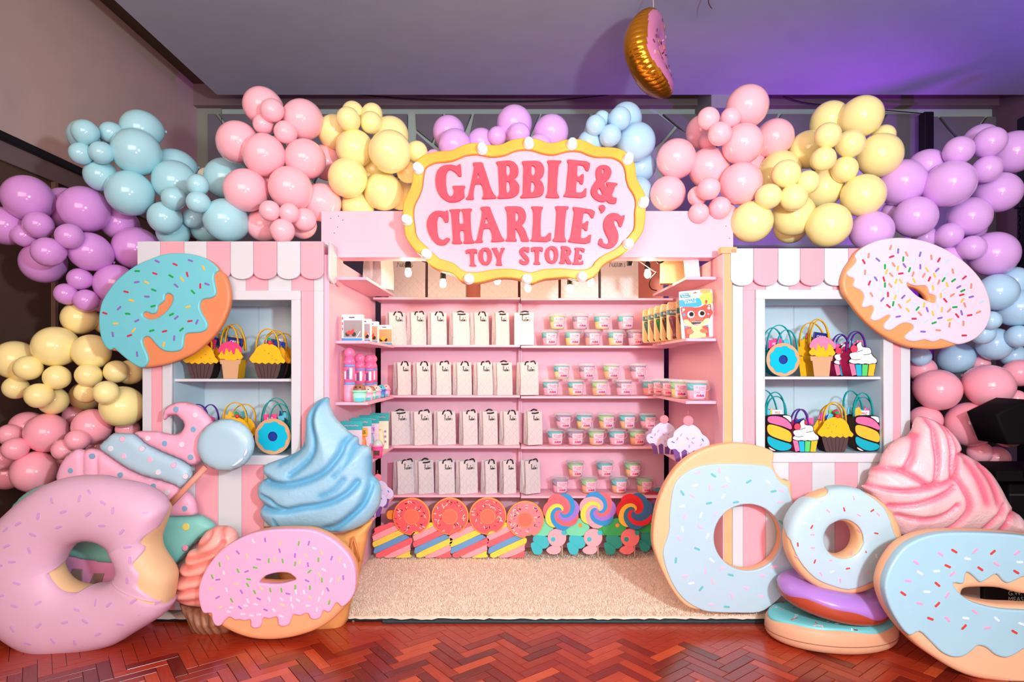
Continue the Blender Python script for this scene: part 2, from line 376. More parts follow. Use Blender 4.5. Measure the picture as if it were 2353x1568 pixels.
put('ceiling_recess', boxm(-6, 6, -4, YB+.15, 4.45, 4.6), M((96, 84, 66), .8, .1), kind=S)  # dark brown puts the shade of the ceiling cavity into the colour
put('trim_5', boxm(-6, 6, YB-.10, YB, 4.22, 4.45), M((140, 120, 122), .7, .2), kind=S)
put('trim_6', boxm(1.98, 2.32, YS-.0, YB, 4.0, 4.45), M((150, 150, 160), .7, .2), kind=S)
# acoustic panels on the back wall: flat grey boards with open joints
pm = M((124, 122, 132), .85, .1, mottle=.08)
PAN = [[(478,262),(494,262),(558,346),(478,428)],[(502,262),(700,262),(640,300),(566,342)],[(478,436),(560,354),(650,470),(640,560),(478,560)],[(708,262),(800,262),(720,420),(648,306)],[(806,262),(936,262),(936,400),(810,420),(760,360)],[(566,350),(642,312),(716,428),(660,468)],[(936,408),(936,560),(650,560),(720,440)],
 [(955,262),(1018,262),(992,326),(957,298)],[(1024,262),(1083,262),(1068,300),(1030,360),(998,330)],[(957,306),(1004,348),(1034,440),(957,460)],[(1090,262),(1240,262),(1180,400),(1080,310)],[(1246,262),(1355,262),(1330,330),(1240,420),(1190,400)],[(1014,352),(1072,312),(1176,404),(1150,560),(1040,560)],
 [(1362,262),(1512,262),(1550,290),(1522,322),(1400,430),(1338,330)],[(1524,262),(1640,262),(1640,330),(1585,312)],[(1556,294),(1640,340),(1640,560),(1540,560),(1528,326)],[(1648,262),(1788,262),(1776,280),(1700,380),(1648,380)],[(1796,262),(2030,262),(2018,290),(1900,420),(1780,290)],[(2038,262),(2118,262),(2118,420),(2024,400),(2024,290)],
 [(2136,268),(2154,268),(2196,322),(2136,400)],[(2162,268),(2264,268),(2246,292),(2204,318)],[(2270,268),(2352,268),(2352,400),(2252,296)],[(2206,326),(2248,304),(2352,410),(2352,560),(2200,560)],[(2136,410),(2196,334),(2192,560),(2136,560)],[(478,568),(1150,568),(1150,760),(478,760)],[(1160,568),(2118,568),(2118,760),(1160,760)],[(2136,568),(2352,568),(2352,900),(2136,900)]]
for p in PAN: put('acoustic_panel', slab([[XZ(x, y, YB-.05) for x, y in p]], YB-.055, .05, .006, 1), pm, wall_back)
put('lower_panelling', boxm(XL, 6, YB-.05, YB-.003, 0, 1.85), M((58, 44, 46), .7, .2, mottle=.1), wall_back)
# cables and a lighting truss on the back wall
def cable(name, pts, r, c, label, cat='cable', **k): return put(name, tube(crom(pts, 6, False) if len(pts) > 2 else pts, r, 6), M(c, .5), label=label, cat=cat, **k)
cable('wall_cable', [W(820, 217, 6.4), W(960, 228, 6.4), W(1230, 232, 6.4), W(1400, 218, 6.4)], .006, (40, 26, 30), 'thin dark cable sagging under the ceiling edge above the sign')
cable('wall_cable', [W(1800, 222, 6.4), W(1850, 236, 6.4), W(1920, 243, 6.4), W(2130, 262, 6.4)], .006, (40, 22, 44), 'thin dark cable running along the back wall above the yellow balloons at right')
cable('ceiling_wire', [(W(793, 0, 5.4)[0], 5.4, ZS), W(794, 64, 5.4)], .003, (96, 84, 92), 'short thin wire hanging from the ceiling left of the sign', 'wire')
cable('ceiling_wire', [(W(1630, 0, 4.3)[0], 4.3, ZS), W(1628, 4, 4.3), W(1636, 20, 4.3)], .004, (70, 40, 46), 'short curled dark wire end hanging from the ceiling right of the foil balloon', 'wire')
t = thing('truss_tower', 'black upright lighting pole standing by the back wall behind yellow balloons', 'lighting stand', (W(2128, 500, 6.3)[0], 6.3, 0))
x = t.location.x
put('pole', boxm(x-.05, x+.05, 6.25, 6.35, 0.03, 4.05, .01), M((16, 12, 20), .4), t); put('base_plate', boxm(x-.2, x+.2, 6.1, 6.5, 0, .03, .006), M((16, 12, 20), .4), t)
t = thing('truss_tower', 'black lighting mast with hanging chain at far right edge', 'lighting stand', (W(2352, 500, 5.2)[0]+.02, 5.2, 0))
x = t.location.x
put('pole', boxm(x-.04, x+.06, 5.15, 5.25, .03, 3.56, .01), M((14, 11, 18), .4), t); put('base_plate', boxm(x-.3, x+.3, 4.95, 5.45, 0, .03, .006), M((16, 12, 20), .4), t)
put('hook_arm', boxm(x-.08, x-.03, 5.17, 5.23, 2.78, 2.83, .005), M((14, 11, 18), .4), t)
lm = []
for k in range(18):
    a = tube([(x-.056+.009*math.cos(q), 5.2, 0+.024*math.sin(q)) for q in [2*math.pi*i/12 for i in range(13)]], .004, 5); a.transform(Matrix.Rotation((k % 2)*math.pi/2, 4, Vector((0,0,1))) if False else Matrix.Translation((0, 0, 2.77-k*.037)))
    if k % 2: a.transform(Matrix.Translation((x-.056, 5.2, 0)) @ Matrix.Rotation(math.pi/2, 4, 'Z') @ Matrix.Translation((-x+.056, -5.2, 0)))
    put('chain_link', a, M((20, 18, 24), .3, metal=.8), t)
put('wall_right', boxm(5.2, 5.35, 2.5, YB, 0, 4.45), M((120, 92, 116), .7, .2), kind=S)
# stage carpet on a low platform --------------------------------------
PZ = .04
car = thing('stage_carpet', 'shaggy cream carpet on the low platform inside the toy store booth', 'carpet', (.1, 4.0, 0))
put('underlay', boxm(-2.1, 2.25, 3.40, 4.72, 0, .018, .004), M((18, 20, 24), .6, bump=.2), car)
put('tape_strip', boxm(-.72, 1.46, 3.375, 3.40, 0, .016, .004), M((26, 52, 62), .5, bump=.3, bscale=30), car)
rs = np.random.RandomState(2); nx, ny = 150, 70
gx = np.linspace(-2.08, 2.2, nx); gy = np.linspace(3.39, 4.70, ny); V = []
for j, y in enumerate(gy):
    for i, x in enumerate(gx): V.append((x, y+(rs.uniform(-.012, .012) if j == 0 else 0), PZ-.012+.010*rs.rand() if j else .02))
put('carpet_base', mesh('carpet_base', V, [(j*nx+i, j*nx+i+1, (j+1)*nx+i+1, (j+1)*nx+i) for j in range(ny-1) for i in range(nx-1)], True), M((240, 224, 204), .95, .05, bump=.5, bscale=220), car)
V, Fs = [], []
for k in range(42000):
    x, y = rs.uniform(-1.0, 1.5), 3.40+1.2*rs.rand()**1.4; b = len(V); a = rs.rand()*6.28; l = .008+.008*rs.rand(); dx, dy = .0026*math.cos(a), .0026*math.sin(a); tx, ty = rs.normal(0, .009, 2)
    V += [(x-dx, y-dy, PZ-.008), (x+dx, y+dy, PZ-.008), (x+tx, y+ty-(.008 if y < 3.45 else 0), PZ-.008+l)]; Fs.append((b, b+1, b+2))
put('carpet_pile', mesh('carpet_pile', V, Fs), M((248, 234, 216), .95, .05), car, kind='stuff')
# ================================================================= balloon garland
def balloon_mesh(n=40, m=26):
    prof = []
    for i in range(m+1):
        a = math.pi*i/m; z = math.cos(a); r = math.sin(a)
        if z < 0: z *= 1.16; r *= 1-.10*(-z)**2 if z > -1.16 else 1
        prof.append((max(r, .012), z))
    prof[-1] = (.05, -1.16); prof += [(.035, -1.19), (.085, -1.25), (.07, -1.27), (.01, -1.26)]
    return lathe(prof[::-1], n, True)
BCOL = {'lilac': (214, 152, 222), 'mint blue': (168, 222, 230), 'pink': (255, 190, 200), 'pale yellow': (253, 238, 164), 'light blue': (176, 218, 242), 'orchid': (220, 172, 236), 'rose': (253, 172, 188), 'cream': (236, 222, 196)}
BM = {}
def bmat(c):
    m = M(BCOL[c], .13, .5, trans=0); return m
CL = [
 ('lilac cluster above the teal donut', 'lilac', 'R1', 3.92, [(185,800,150,2),(40,985,125,1),(430,870,138,0),(560,875,152,2),(257,979,89,3),(165,1050,76,2),(463,1055,84,3),(600,1157,128,2),(320,1160,97,3),(290,1230,138,1),(905,1135,142,2),(790,965,112,0),(770,1375,132,1),(530,1340,73,3),(440,1440,71,2),(575,1485,76,3),(668,1500,60,1)]),
 ('mint blue cluster between lilac and pink ones', 'mint blue', 'R1', 3.92, [(570,362,84,3),(565,385,104,1),(742,365,73,2),(540,502,72,3),(677,497,74,3),(938,340,125,1),(910,492,154,2),(672,648,104,1),(868,768,149,2),(1160,605,132,0),(1165,690,141,1),(1160,802,78,3),(1320,712,72,3),(1320,827,72,4),(1100,932,108,2),(1290,935,68,2),(1503,668,135,1),(1507,947,142,3),(1155,1030,105,0),(1360,1010,82,0)]),
 ('mint blue cluster between lilac and pink ones', 'cream', 'R1', 3.95, [(1385,660,64,0)]),
 ('pink cluster over the teal-donut kiosk awning', 'pink', 'R1', 3.90, [(1750,185,124,1),(1815,215,77,3),(2018,277,134,2),(1757,306,67,3),(1905,360,75,3),(1585,425,136,1),(1762,512,140,3),(2035,540,133,2),(2175,560,115,0),(1640,748,143,3),(1937,733,142,3),(2148,830,128,2),(1800,885,69,4),(1930,900,66,4),(2032,945,78,3),(1885,1018,81,4),(1755,980,108,1),(2020,985,88,1),(1800,690,80,0)]),
 ('pale yellow cluster beside the sign', 'pale yellow', 'R2', 3.90, [(322,228,73,1),(290,272,78,3),(450,238,71,1),(443,296,74,3),(200,358,114,1),(335,470,126,2),(575,378,120,1),(570,490,142,3),(750,490,71,2),(685,625,72,2),(288,665,131,3),(525,755,127,3),(350,850,106,0),(470,620,110,0),(640,780,100,0)]),
 ('orchid cluster behind the sign top', 'orchid', 'R2', 3.94, [(962,360,108,1),(1000,448,110,2),(1180,430,95,1),(1285,385,63,3),(1400,302,120,1),(1430,372,75,3),(1645,360,116,2),(1570,452,80,3),(860,525,50,0)]),
 ('light blue cluster behind the sign corner', 'light blue', 'R2', 3.94, [(2145,270,106,1),(2102,269,76,3),(1985,270,54,1),(1942,312,67,3),(2040,382,72,3),(2212,425,129,2),(1903,432,84,1),(2245,595,98,0),(2225,755,95,1),(2180,880,85,1)]),
 ('pink cluster next to the light blue ones', 'pink', 'R3', 3.90, [(783,160,118,1),(562,228,63,3),(688,225,58,3),(627,315,67,4),(530,305,95,1),(560,358,52,2),(760,372,113,3),(938,338,105,1),(380,458,112,2),(565,508,114,2),(332,655,100,2),(748,597,119,3),(565,626,64,4),(500,668,55,3),(508,765,58,4),(627,735,63,4),(632,790,96,2),(800,500,90,0)]),
 ('pale yellow cluster over pink-donut kiosk awning', 'pale yellow', 'R3', 3.90, [(1432,217,114,2),(1253,235,102,1),(1240,326,73,4),(1370,372,77,3),(1130,405,106,1),(1535,437,122,2),(1560,325,60,0),(1215,458,68,4),(1335,517,72,3),(968,527,113,1),(1003,543,80,4),(1125,590,66,3),(1215,622,108,1),(1440,665,119,3),(905,670,71,4),(1045,677,77,4),(808,815,117,3),(1045,775,119,3),(1028,845,92,1),(1245,833,123,3)]),
 ('orchid cluster above the pink donut', 'orchid', 'R3', 3.90, [(1662,592,128,2),(1810,492,88,1),(1983,411,79,3),(2160,363,84,3),(2112,350,88,1),(1935,598,128,3),(2145,515,75,3),(2295,420,118,2),(2212,648,112,1),(1735,788,116,3),(2045,786,110,2),(1930,890,70,4),(1490,868,114,3),(2060,963,70,3),(2180,998,127,2),(1930,1020,66,1),(1790,905,66,0),(1620,760,70,0),(2050,850,80,0)]),
 ('light blue cluster under the pink donut', 'light blue', 'R7', 3.86, [(2008,382,122,2),(2120,312,98,1),(2145,488,124,2),(1965,572,63,3),(1912,658,73,3),(1990,728,108,1),(2148,678,75,2),(1740,820,105,3),(1495,812,66,1),(2115,805,75,0)]),
 ('rose cluster behind pink cream swirl', 'rose', 'R7', 3.86, [(1612,1035,138,2),(1955,1010,145,2),(1510,900,84,0),(2150,922,92,1),(2135,1095,60,2),(1825,1265,150,2),(1540,1235,92,0),(1900,860,55,0),(1890,1450,76,1),(2005,1490,78,1),(2080,1330,90,0)]),
 ('pale yellow cluster under the teal donut', 'pale yellow', 'R4', 3.92, [(530,150,110,1),(700,180,74,0),(370,340,136,2),(610,375,118,2),(105,430,130,1),(187,482,84,3),(380,545,82,3),(590,530,80,4),(775,507,76,3),(870,510,84,1),(105,614,77,2),(260,667,84,3),(575,645,72,2),(710,647,80,4),(355,700,92,1),(818,740,138,3),(572,670,96,0)]),
 ('rose cluster above giant lilac donut', 'rose', 'R4', 3.92, [(185,880,108,1),(312,915,131,2),(615,874,120,2),(65,928,72,2),(100,1022,76,3),(515,964,72,4),(422,1027,69,3),(642,1005,64,2),(230,1176,137,2),(15,1085,82,1),(50,1190,105,0),(490,800,66,0),(850,890,72,0),(400,1120,70,0)]),
]
raw = []
for place, col, reg, Y0, pts in CL:
    x0, y0, s = REG[reg]
    for (x, y, r, ly) in pts: raw.append([place, col, x0+x/s, y0+y/s, r/s, Y0-.118*ly, ly])
A = np.array([[b[2], b[3], b[4], b[5]] for b in raw]); Yv = A[:, 3].copy(); Y0v = Yv.copy()
for it in range(120):                                       # let neighbours settle in depth until they only press against each other
    X = (A[:, 0]-CX)*Yv/F; Z = CH-(A[:, 1]-HY)*Yv/F; R = A[:, 2]*Yv/F
    dx = X[:, None]-X[None]; dz = Z[:, None]-Z[None]; dy = Yv[:, None]-Yv[None]; D = np.sqrt(dx**2+dy**2+dz**2)
    need = .86*(R[:, None]+R[None])-D; np.fill_diagonal(need, -1)
    sg = np.sign(np.where(abs(Y0v[:, None]-Y0v[None]) > .01, Y0v[:, None]-Y0v[None], dy+1e-6*(np.arange(len(Yv))[:, None]-np.arange(len(Yv))[None])))
    push = np.where(need > 0, need*sg, 0).sum(1)
    Yv = np.clip(Yv+.12*push+.004*(Y0v-Yv), 3.30, 4.55)
X = (A[:, 0]-CX)*Yv/F; Z = CH-(A[:, 1]-HY)*Yv/F; R = A[:, 2]*Yv/F
for i in range(len(Yv)):                                    # a balloon that touches nothing slides to its nearest neighbour
    def gap(y):
        x, z, r = (A[i, 0]-CX)*y/F, CH-(A[i, 1]-HY)*y/F, A[i, 2]*y/F; d = np.sqrt((x-X)**2+(y-Yv)**2+(z-Z)**2)-(r+R)*.93; d[i] = 9; return d.min()
    if gap(Yv[i]) > 0:
        c = min(np.linspace(3.3, 4.5, 61), key=lambda y: (max(0, gap(y)), abs(y-Yv[i]))); Yv[i] = c; X[i] = (A[i, 0]-CX)*c/F; Z[i] = CH-(A[i, 1]-HY)*c/F; R[i] = A[i, 2]*c/F
bal = []
for (place, col, px, py, rp, _, ly), Y in zip(raw, Yv):
    X, Z = XZ(px, py, Y); bal.append([place, col, X, Y, Z, rp*Y/F*.985, py, ly])
_bme = {}
def bsize(r): return 'large' if r > .098 else 'small'
rb = random.Random(11); groups = {}
for b in bal: groups.setdefault((b[0], b[1], bsize(b[5])), []).append(b)
for (place, col, sz), lst in groups.items():
    lst.sort(key=lambda b: -b[4])
    for k, b in enumerate(lst):
        if col not in _bme: _bme[col] = balloon_mesh(); _bme[col].materials.append(bmat(col))
        o = bpy.data.objects.new('balloon', _bme[col]); COL.objects.link(o)
        _, _, X, Y, Z, r, py, ly = b
        ax = Vector((rb.uniform(-.7, .7), -1.0 if ly > 1 else -.6, rb.uniform(-.5, .6))).normalized()      # nose towards the room, knot into the cluster
        o.rotation_euler = ax.to_track_quat('Z', 'Y').to_euler(); o.location = (X, Y, Z); o.scale = (r, r, r*1.02)
        if len(lst) == 1: o['label'] = f'single {sz} {col} balloon in {place}'
        else: o['label'] = f'{ORD[k+1]} {sz} balloon from the top in {place}'
        o['category'] = 'balloon'; o['group'] = f'{col} balloons of {place}'
# ================================================================= the toy store booth
YK = 3.44                                                    # kiosk fronts
PINKP = M((240, 168, 180), .42, .4, mottle=.03); WHITEP = M((210, 214, 219), .42, .4, mottle=.02); BLUEP = M((192, 216, 226), .5, .3, mottle=.02)
BOOTH = M((238, 184, 204), .45, .35, mottle=.03); PLY = M((222, 178, 128), .6, .2, mottle=.08); BLACKP = M((18, 16, 18), .6)
def kx(px): return (px-CX)*YK/F
def kz(py): return CH-(py-HY)*YK/F
def stripes(parent, edges, cols, z0, z1):
    for (a, b), c in zip(zip(edges, edges[1:]), cols):
        if b-a > .004 and z1-z0 > .004: put('stripe_board', boxm(a+.0006, b-.0006, YK, YK+.012, z0, z1, .0015), WHITEP if c else PINKP, parent)
def kiosk(nm, label, x0, x1, top, wx0, wx1, wz0, wz1, fr, shelf_z, edges_up, cu, edges_dn, cd, edges_l, cl, edges_r, cr, depth=.36, ybody=.40, side=None):
    k = thing(nm, label, 'kiosk', ((x0+x1)/2, YK, PZ))
    zt = kz(top)
    stripes(k, edges_up, cu, wz1+fr, zt); stripes(k, edges_dn, cd, PZ+.01, wz0-fr)
    stripes(k, edges_l, cl, wz0-fr, wz1+fr); stripes(k, edges_r, cr, wz0-fr, wz1+fr)
    # window frame (four mitred boards, proud of the stripes), cabinet box behind it
    for q in (((wx0-fr, wz1), (wx1+fr, wz1), (wx1+fr, wz1+fr), (wx0-fr, wz1+fr)), ((wx0-fr, wz0-fr), (wx1+fr, wz0-fr), (wx1+fr, wz0), (wx0-fr, wz0)), ((wx0-fr, wz0), (wx0, wz0), (wx0, wz1), (wx0-fr, wz1)), ((wx1, wz0), (wx1+fr, wz0), (wx1+fr, wz1), (wx1, wz1))):
        put('window_frame', slab([list(q)], YK-.014, .026, .003, 1), WHITEP, k)
    yb = YK+depth
    put('back_panel', boxm(wx0-.01, (wx0+wx1)/2-.001, yb, yb+.01, wz0-.01, wz1+.01), BLUEP, k); put('back_panel', boxm((wx0+wx1)/2+.001, wx1+.01, yb, yb+.01, wz0-.01, wz1+.01), BLUEP, k)
    put('side_lining', boxm(wx0-.012, wx0, YK+.012, yb, wz0-.01, wz1+.01), BLUEP, k); put('side_lining', boxm(wx1, wx1+.012, YK+.012, yb, wz0-.01, wz1+.01), BLUEP, k)
    put('top_lining', boxm(wx0, wx1, YK+.012, yb, wz1, wz1+.012), BLUEP, k); put('bottom_shelf', boxm(wx0, wx1, YK+.012, yb, wz0-.014, wz0), BLUEP, k)
    put('shelf', boxm(wx0, wx1, YK+.02, yb, shelf_z-.016, shelf_z, .002), WHITEP, k)
    put('outer_side', boxm(x0, x0+.015, YK+.012, YK+ybody, PZ+.01, zt-.02), WHITEP, k); put('outer_side', boxm(x1-.015, x1, YK+.012, YK+ybody, PZ+.01, zt-.02), PINKP, k)
    put('roof_board', boxm(x0, x1, YK-.02, YK+ybody, zt-.02, zt-.004), WHITEP, k)
    return k
def tongue(x0, x1, zt, zb, y, n=12):
    r = (x1-x0)/2; h = min(r*.62, .05); p = [(x0+.001, zt), (x0+.001, zb+h)]
    p += [((x0+x1)/2-math.cos(a)*(r-.001), zb+h-math.sin(a)*h) for a in [math.pi*i/n for i in range(1, n)]]
    p += [(x1-.001, zb+h), (x1-.001, zt)]; return slab([p], y, .014, .002, 1)
# ---- kiosk under the teal donut
XW0 = -1.065
L0, L1 = kx(327), XW0-.001
ku = [kx(327), kx(348), kx(402), kx(455), kx(508), kx(565), kx(616), kx(670), kx(721), L1]
kl = kiosk('striped_kiosk', 'pink and white striped kiosk with blue-lined shelves under the teal donut', L0, L1, 555, kx(397), kx(671), kz(1047), kz(690), .052, kz(871),
  ku, [1,0,1,0,1,0,1,0,1], [kx(327), kx(348), kx(400), kx(449), kx(501), kx(555), kx(606), kx(660), kx(713), L1], [1,0,1,0,1,0,1,0,1], [kx(327), kx(348), kx(397)-.052], [1,0], [kx(671)+.052, kx(721), L1], [0,1])
YA = YK-.03
ta = [315, 368, 422.5, 475, 529, 582, 636, 690, 744]
for i, (a, b) in enumerate(zip(ta, ta[1:])):
    f = lambda p: (p-CX)*YA/F
    put('awning_tongue', tongue(f(a), f(b), CH-(555-HY)*YA/F, CH-(642-HY)*YA/F, YA), WHITEP if i % 2 == 0 else PINKP, kl)
xs = XW0+.045                                                # awning returns along the side that faces into the booth
for i in range(2):
    me = tongue(0, .13, CH-(556-HY)*YA/F, CH-(648-HY)*YA/F, 0); me.transform(Matrix.Translation((xs, YA+.012+i*.131, 0)) @ Matrix.Rotation(math.pi/2, 4, 'Z'))
    put('awning_tongue', me, WHITEP if i == 0 else PINKP, kl)
# ---- kiosk under the pink donut
XW1 = 1.19
R0, R1_ = kx(1683), kx(2092)
kr = kiosk('striped_kiosk', 'pink and white striped kiosk with blue-lined shelves under the pink donut', R0, R1_, 571, kx(1756), kx(2028), kz(1041), kz(688), .052, kz(866),
  [R0, kx(1708), kx(1760), kx(1813), kx(1863), kx(1914), kx(1966), kx(2019), kx(2070), R1_], [1,0,1,0,1,0,1,0,1], [R0, kx(1708), kx(1760), kx(1813), kx(1866), kx(1919), kx(1971), kx(2023), kx(2070), R1_], [1,0,1,0,1,0,1,0,1], [R0, kx(1708), kx(1756)-.052], [1,0], [kx(2028)+.052, kx(2070), R1_], [0,1])
tb = [1679, 1732, 1788, 1839, 1894.5, 1950, 2003, 2056, 2098]
for i, (a, b) in enumerate(zip(tb, tb[1:])):
    f = lambda p: (p-CX)*YA/F
    put('awning_tongue', tongue(f(a), f(b), CH-(571-HY)*YA/F, CH-(657-HY)*YA/F, YA), WHITEP if i % 2 == 0 else PINKP, kr)
# ---- side panels with their shelves (one on each flank of the booth)
YBK = 4.67
def side_unit(label, xw, sgn, levels, y0, zt):
    t = thing('side_shelf_unit', label, 'shelf unit', (xw, 4.05, PZ))
    put('side_panel', boxm(min(xw, xw-sgn*.028), max(xw, xw-sgn*.028), y0, YBK-.045, PZ, zt), BOOTH, t)
    for (z, ya, wd) in levels:
        a, b = (xw, xw+sgn*wd) if sgn > 0 else (xw-wd, xw)
        put('shelf', boxm(a, b, ya, YBK-.30, z-.017, z, .0025), BOOTH, t)
    if sgn < 0:
        put('edge_strip', boxm(xw, xw+.046, YK-.02, YK+.0, PZ, zt), PLY, t); put('edge_lining', boxm(xw-.006, xw-.0005, YK-.02, y0, PZ, zt), BOOTH, t)
        put('top_block', boxm(xw-.02, xw+.07, YK-.03, YK+.02, zt, zt+.035, .003), PLY, t)
    return t
sl = side_unit('pink side wall of booth with four shelves beside the blue ice cream', XW0+.028, 1, [(1.948, 3.55, .19), (1.578, 3.58, .19), (1.216, 3.58, .19), (.858, 3.58, .19), (.50, 3.62, .19)], YK+.015, 2.06)
sr = side_unit('pink side wall of booth with shelves holding bubble packs and cupcakes', XW1, -1, [(1.948, 3.54, .18), (1.590, 3.54, .18), (1.225, 3.54, .18), (.858, 3.58, .18)], YK+.0, 2.06)
# ---- back shelf units, meeting at a seam
ZTOP = 2.30; SEAM = (1196-CX)*4.41/F; LEV = [1.928, 1.584, 1.218, .853, .497]
def back_unit(label, x0, x1, dz):
    t = thing('back_shelf_unit', label, 'shelf unit', ((x0+x1)/2, 4.55, PZ))
    put('back_board', boxm(x0, x1, YBK, YBK+.015, PZ, 1.93), BOOTH, t); put('back_board', boxm(x0, x1, YBK+.02, YBK+.035, 1.91, ZTOP+.1), M((236, 150, 128), .5), t, label='upper back board with warm shade in its coral colour')  # upper board: orange shade of the back wall put into the colour
    for z in LEV: put('shelf', boxm(x0+.002, x1-.002, 4.40, YBK-.001, z-.016+dz, z+dz, .0025), BOOTH, t)
    for z0_, z1_ in zip(LEV[1:], LEV): put('divider', boxm((x0 if x0 > 0 else x1-.012), (x0+.012 if x0 > 0 else x1), 4.60, YBK-.001, z0_+.002+dz, z1_-.018+dz), BOOTH, t)
    return t
bl = back_unit('pink back shelves holding the rows of white gift bags', -1.005, SEAM-.001, .0)
br = back_unit('pink back shelves holding the rows of clear tubs', SEAM+.001, 1.165, -.006)
# ---- header beam
YH = 3.56
hx0, hx1, hz0, hz1 = (738-CX)*YH/F, (1685-CX)*YH/F, CH-(592-HY)*YH/F, CH-(485-HY)*YH/F
t = thing('header_beam', 'plain pink header board spanning the booth behind the lit sign', 'beam', ((hx0+hx1)/2, YH, hz0))
put('front_board', boxm(hx0, hx1, YH, YH+.018, hz0, hz1, .002), M((236, 190, 204), .42, .4, mottle=.03), t); put('bottom_board', boxm(hx0, hx1, YH+.019, YH+.12, hz0, hz0+.016), BOOTH, t)
for x in (hx0+.03, 1.215): put('post', boxm(x-.02, x+.02, YH+.02, YH+.06, PZ, hz0-.002) if x < 0 else boxm(x-.02, x+.02, YH+.02, YH+.06, PZ, hz0-.002), BOOTH, t)
for sx, sy in ((760, 502), (778, 497), (788, 506), (776, 522), (768, 536), (1668, 520), (1676, 548)):
    put('nail_head', boxm((sx-CX)*YH/F-.002, (sx-CX)*YH/F+.002, YH-.002, YH+.001, CH-(sy-HY)*YH/F-.002, CH-(sy-HY)*YH/F+.002), BLACKP, t)
# ================================================================= the lit sign
YG = 3.40
SO = [(120,330),(150,250),(215,195),(300,165),(400,155),(480,148),(560,110),(640,85),(720,82),(800,95),(880,100),(950,90),(1030,55),(1110,38),(1200,36),(1280,45),(1350,70),(1400,80),(1460,70),(1530,52),(1600,44),(1680,48),(1750,75),(1810,105),(1880,118),(1960,120),(2040,135),(2110,175),(2165,235),(2188,310),(2195,380),(2220,450),(2265,530),(2290,610),(2285,700),(2280,770),(2275,840),(2255,910),(2210,980),(2150,1050),(2080,1110),(1990,1160),(1920,1195),(1870,1240),(1840,1290),(1780,1340),(1700,1355),(1620,1345),(1540,1330),(1450,1338),(1360,1345),(1290,1365),(1220,1390),(1150,1360),(1060,1340),(960,1335),(880,1345),(780,1370),(700,1385),(630,1385),(570,1370),(520,1325),(470,1290),(400,1275),(330,1250),(270,1210),(220,1150),(150,1090),(90,1020),(50,950),(40,880),(30,800),(25,720),(30,640),(60,570),(95,500),(115,420)]
SI = [(225,330),(260,290),(330,262),(420,255),(500,240),(580,205),(650,188),(740,187),(820,205),(900,205),(980,190),(1060,155),(1140,142),(1220,145),(1300,170),(1380,188),(1450,185),(1520,165),(1600,152),(1680,160),(1750,190),(1830,210),(1910,210),(1990,220),(2060,260),(2095,330),(2105,410),(2130,490),(2175,560),(2195,640),(2185,720),(2185,800),(2180,870),(2150,920),(2090,990),(2040,1040),(1980,1080),(1880,1130),(1820,1180),(1790,1225),(1730,1255),(1640,1260),(1540,1250),(1440,1248),(1340,1255),(1260,1275),(1200,1285),(1130,1268),(1040,1252),(940,1252),(840,1262),(740,1280),(650,1282),(590,1270),(540,1235),(500,1200),(430,1175),(360,1150),(300,1100),(240,1040),(180,985),(145,930),(135,860),(125,790),(122,720),(130,660),(170,580),(200,500),(212,420)]
so = crom(plane('SG', SO, YG), 3); si = crom(plane('SG', SI, YG), 3)
sg = thing('marquee_sign', 'scalloped yellow-framed toy store sign with red letters and round bulbs', 'sign', ((1205-CX)*YG/F, YG, CH-(648-HY)*YG/F))
put('frame', slab([so, si], YG-.012, .05, .006, 2), M((246, 172, 56), .4, .4, mottle=.03), sg)
put('face_board', slab([[(p[0]*.998+.0, p[1]) for p in si]], YG+.012, .03, .002, 1), M((214, 180, 196), .45, .35, mottle=.02), sg)
put('backing', slab([so], YG+.044, .03, .003, 1), M((236, 150, 120), .5), sg)
for yy in (8.6, 11.0):
    z = CH-(310+yy*100/4.057-HY)*YG/F; put('board_seam', boxm(-.46, .64, YG+.0105, YG+.0118, z-.0009, z+.0009), M((226, 186, 204), .5), sg)
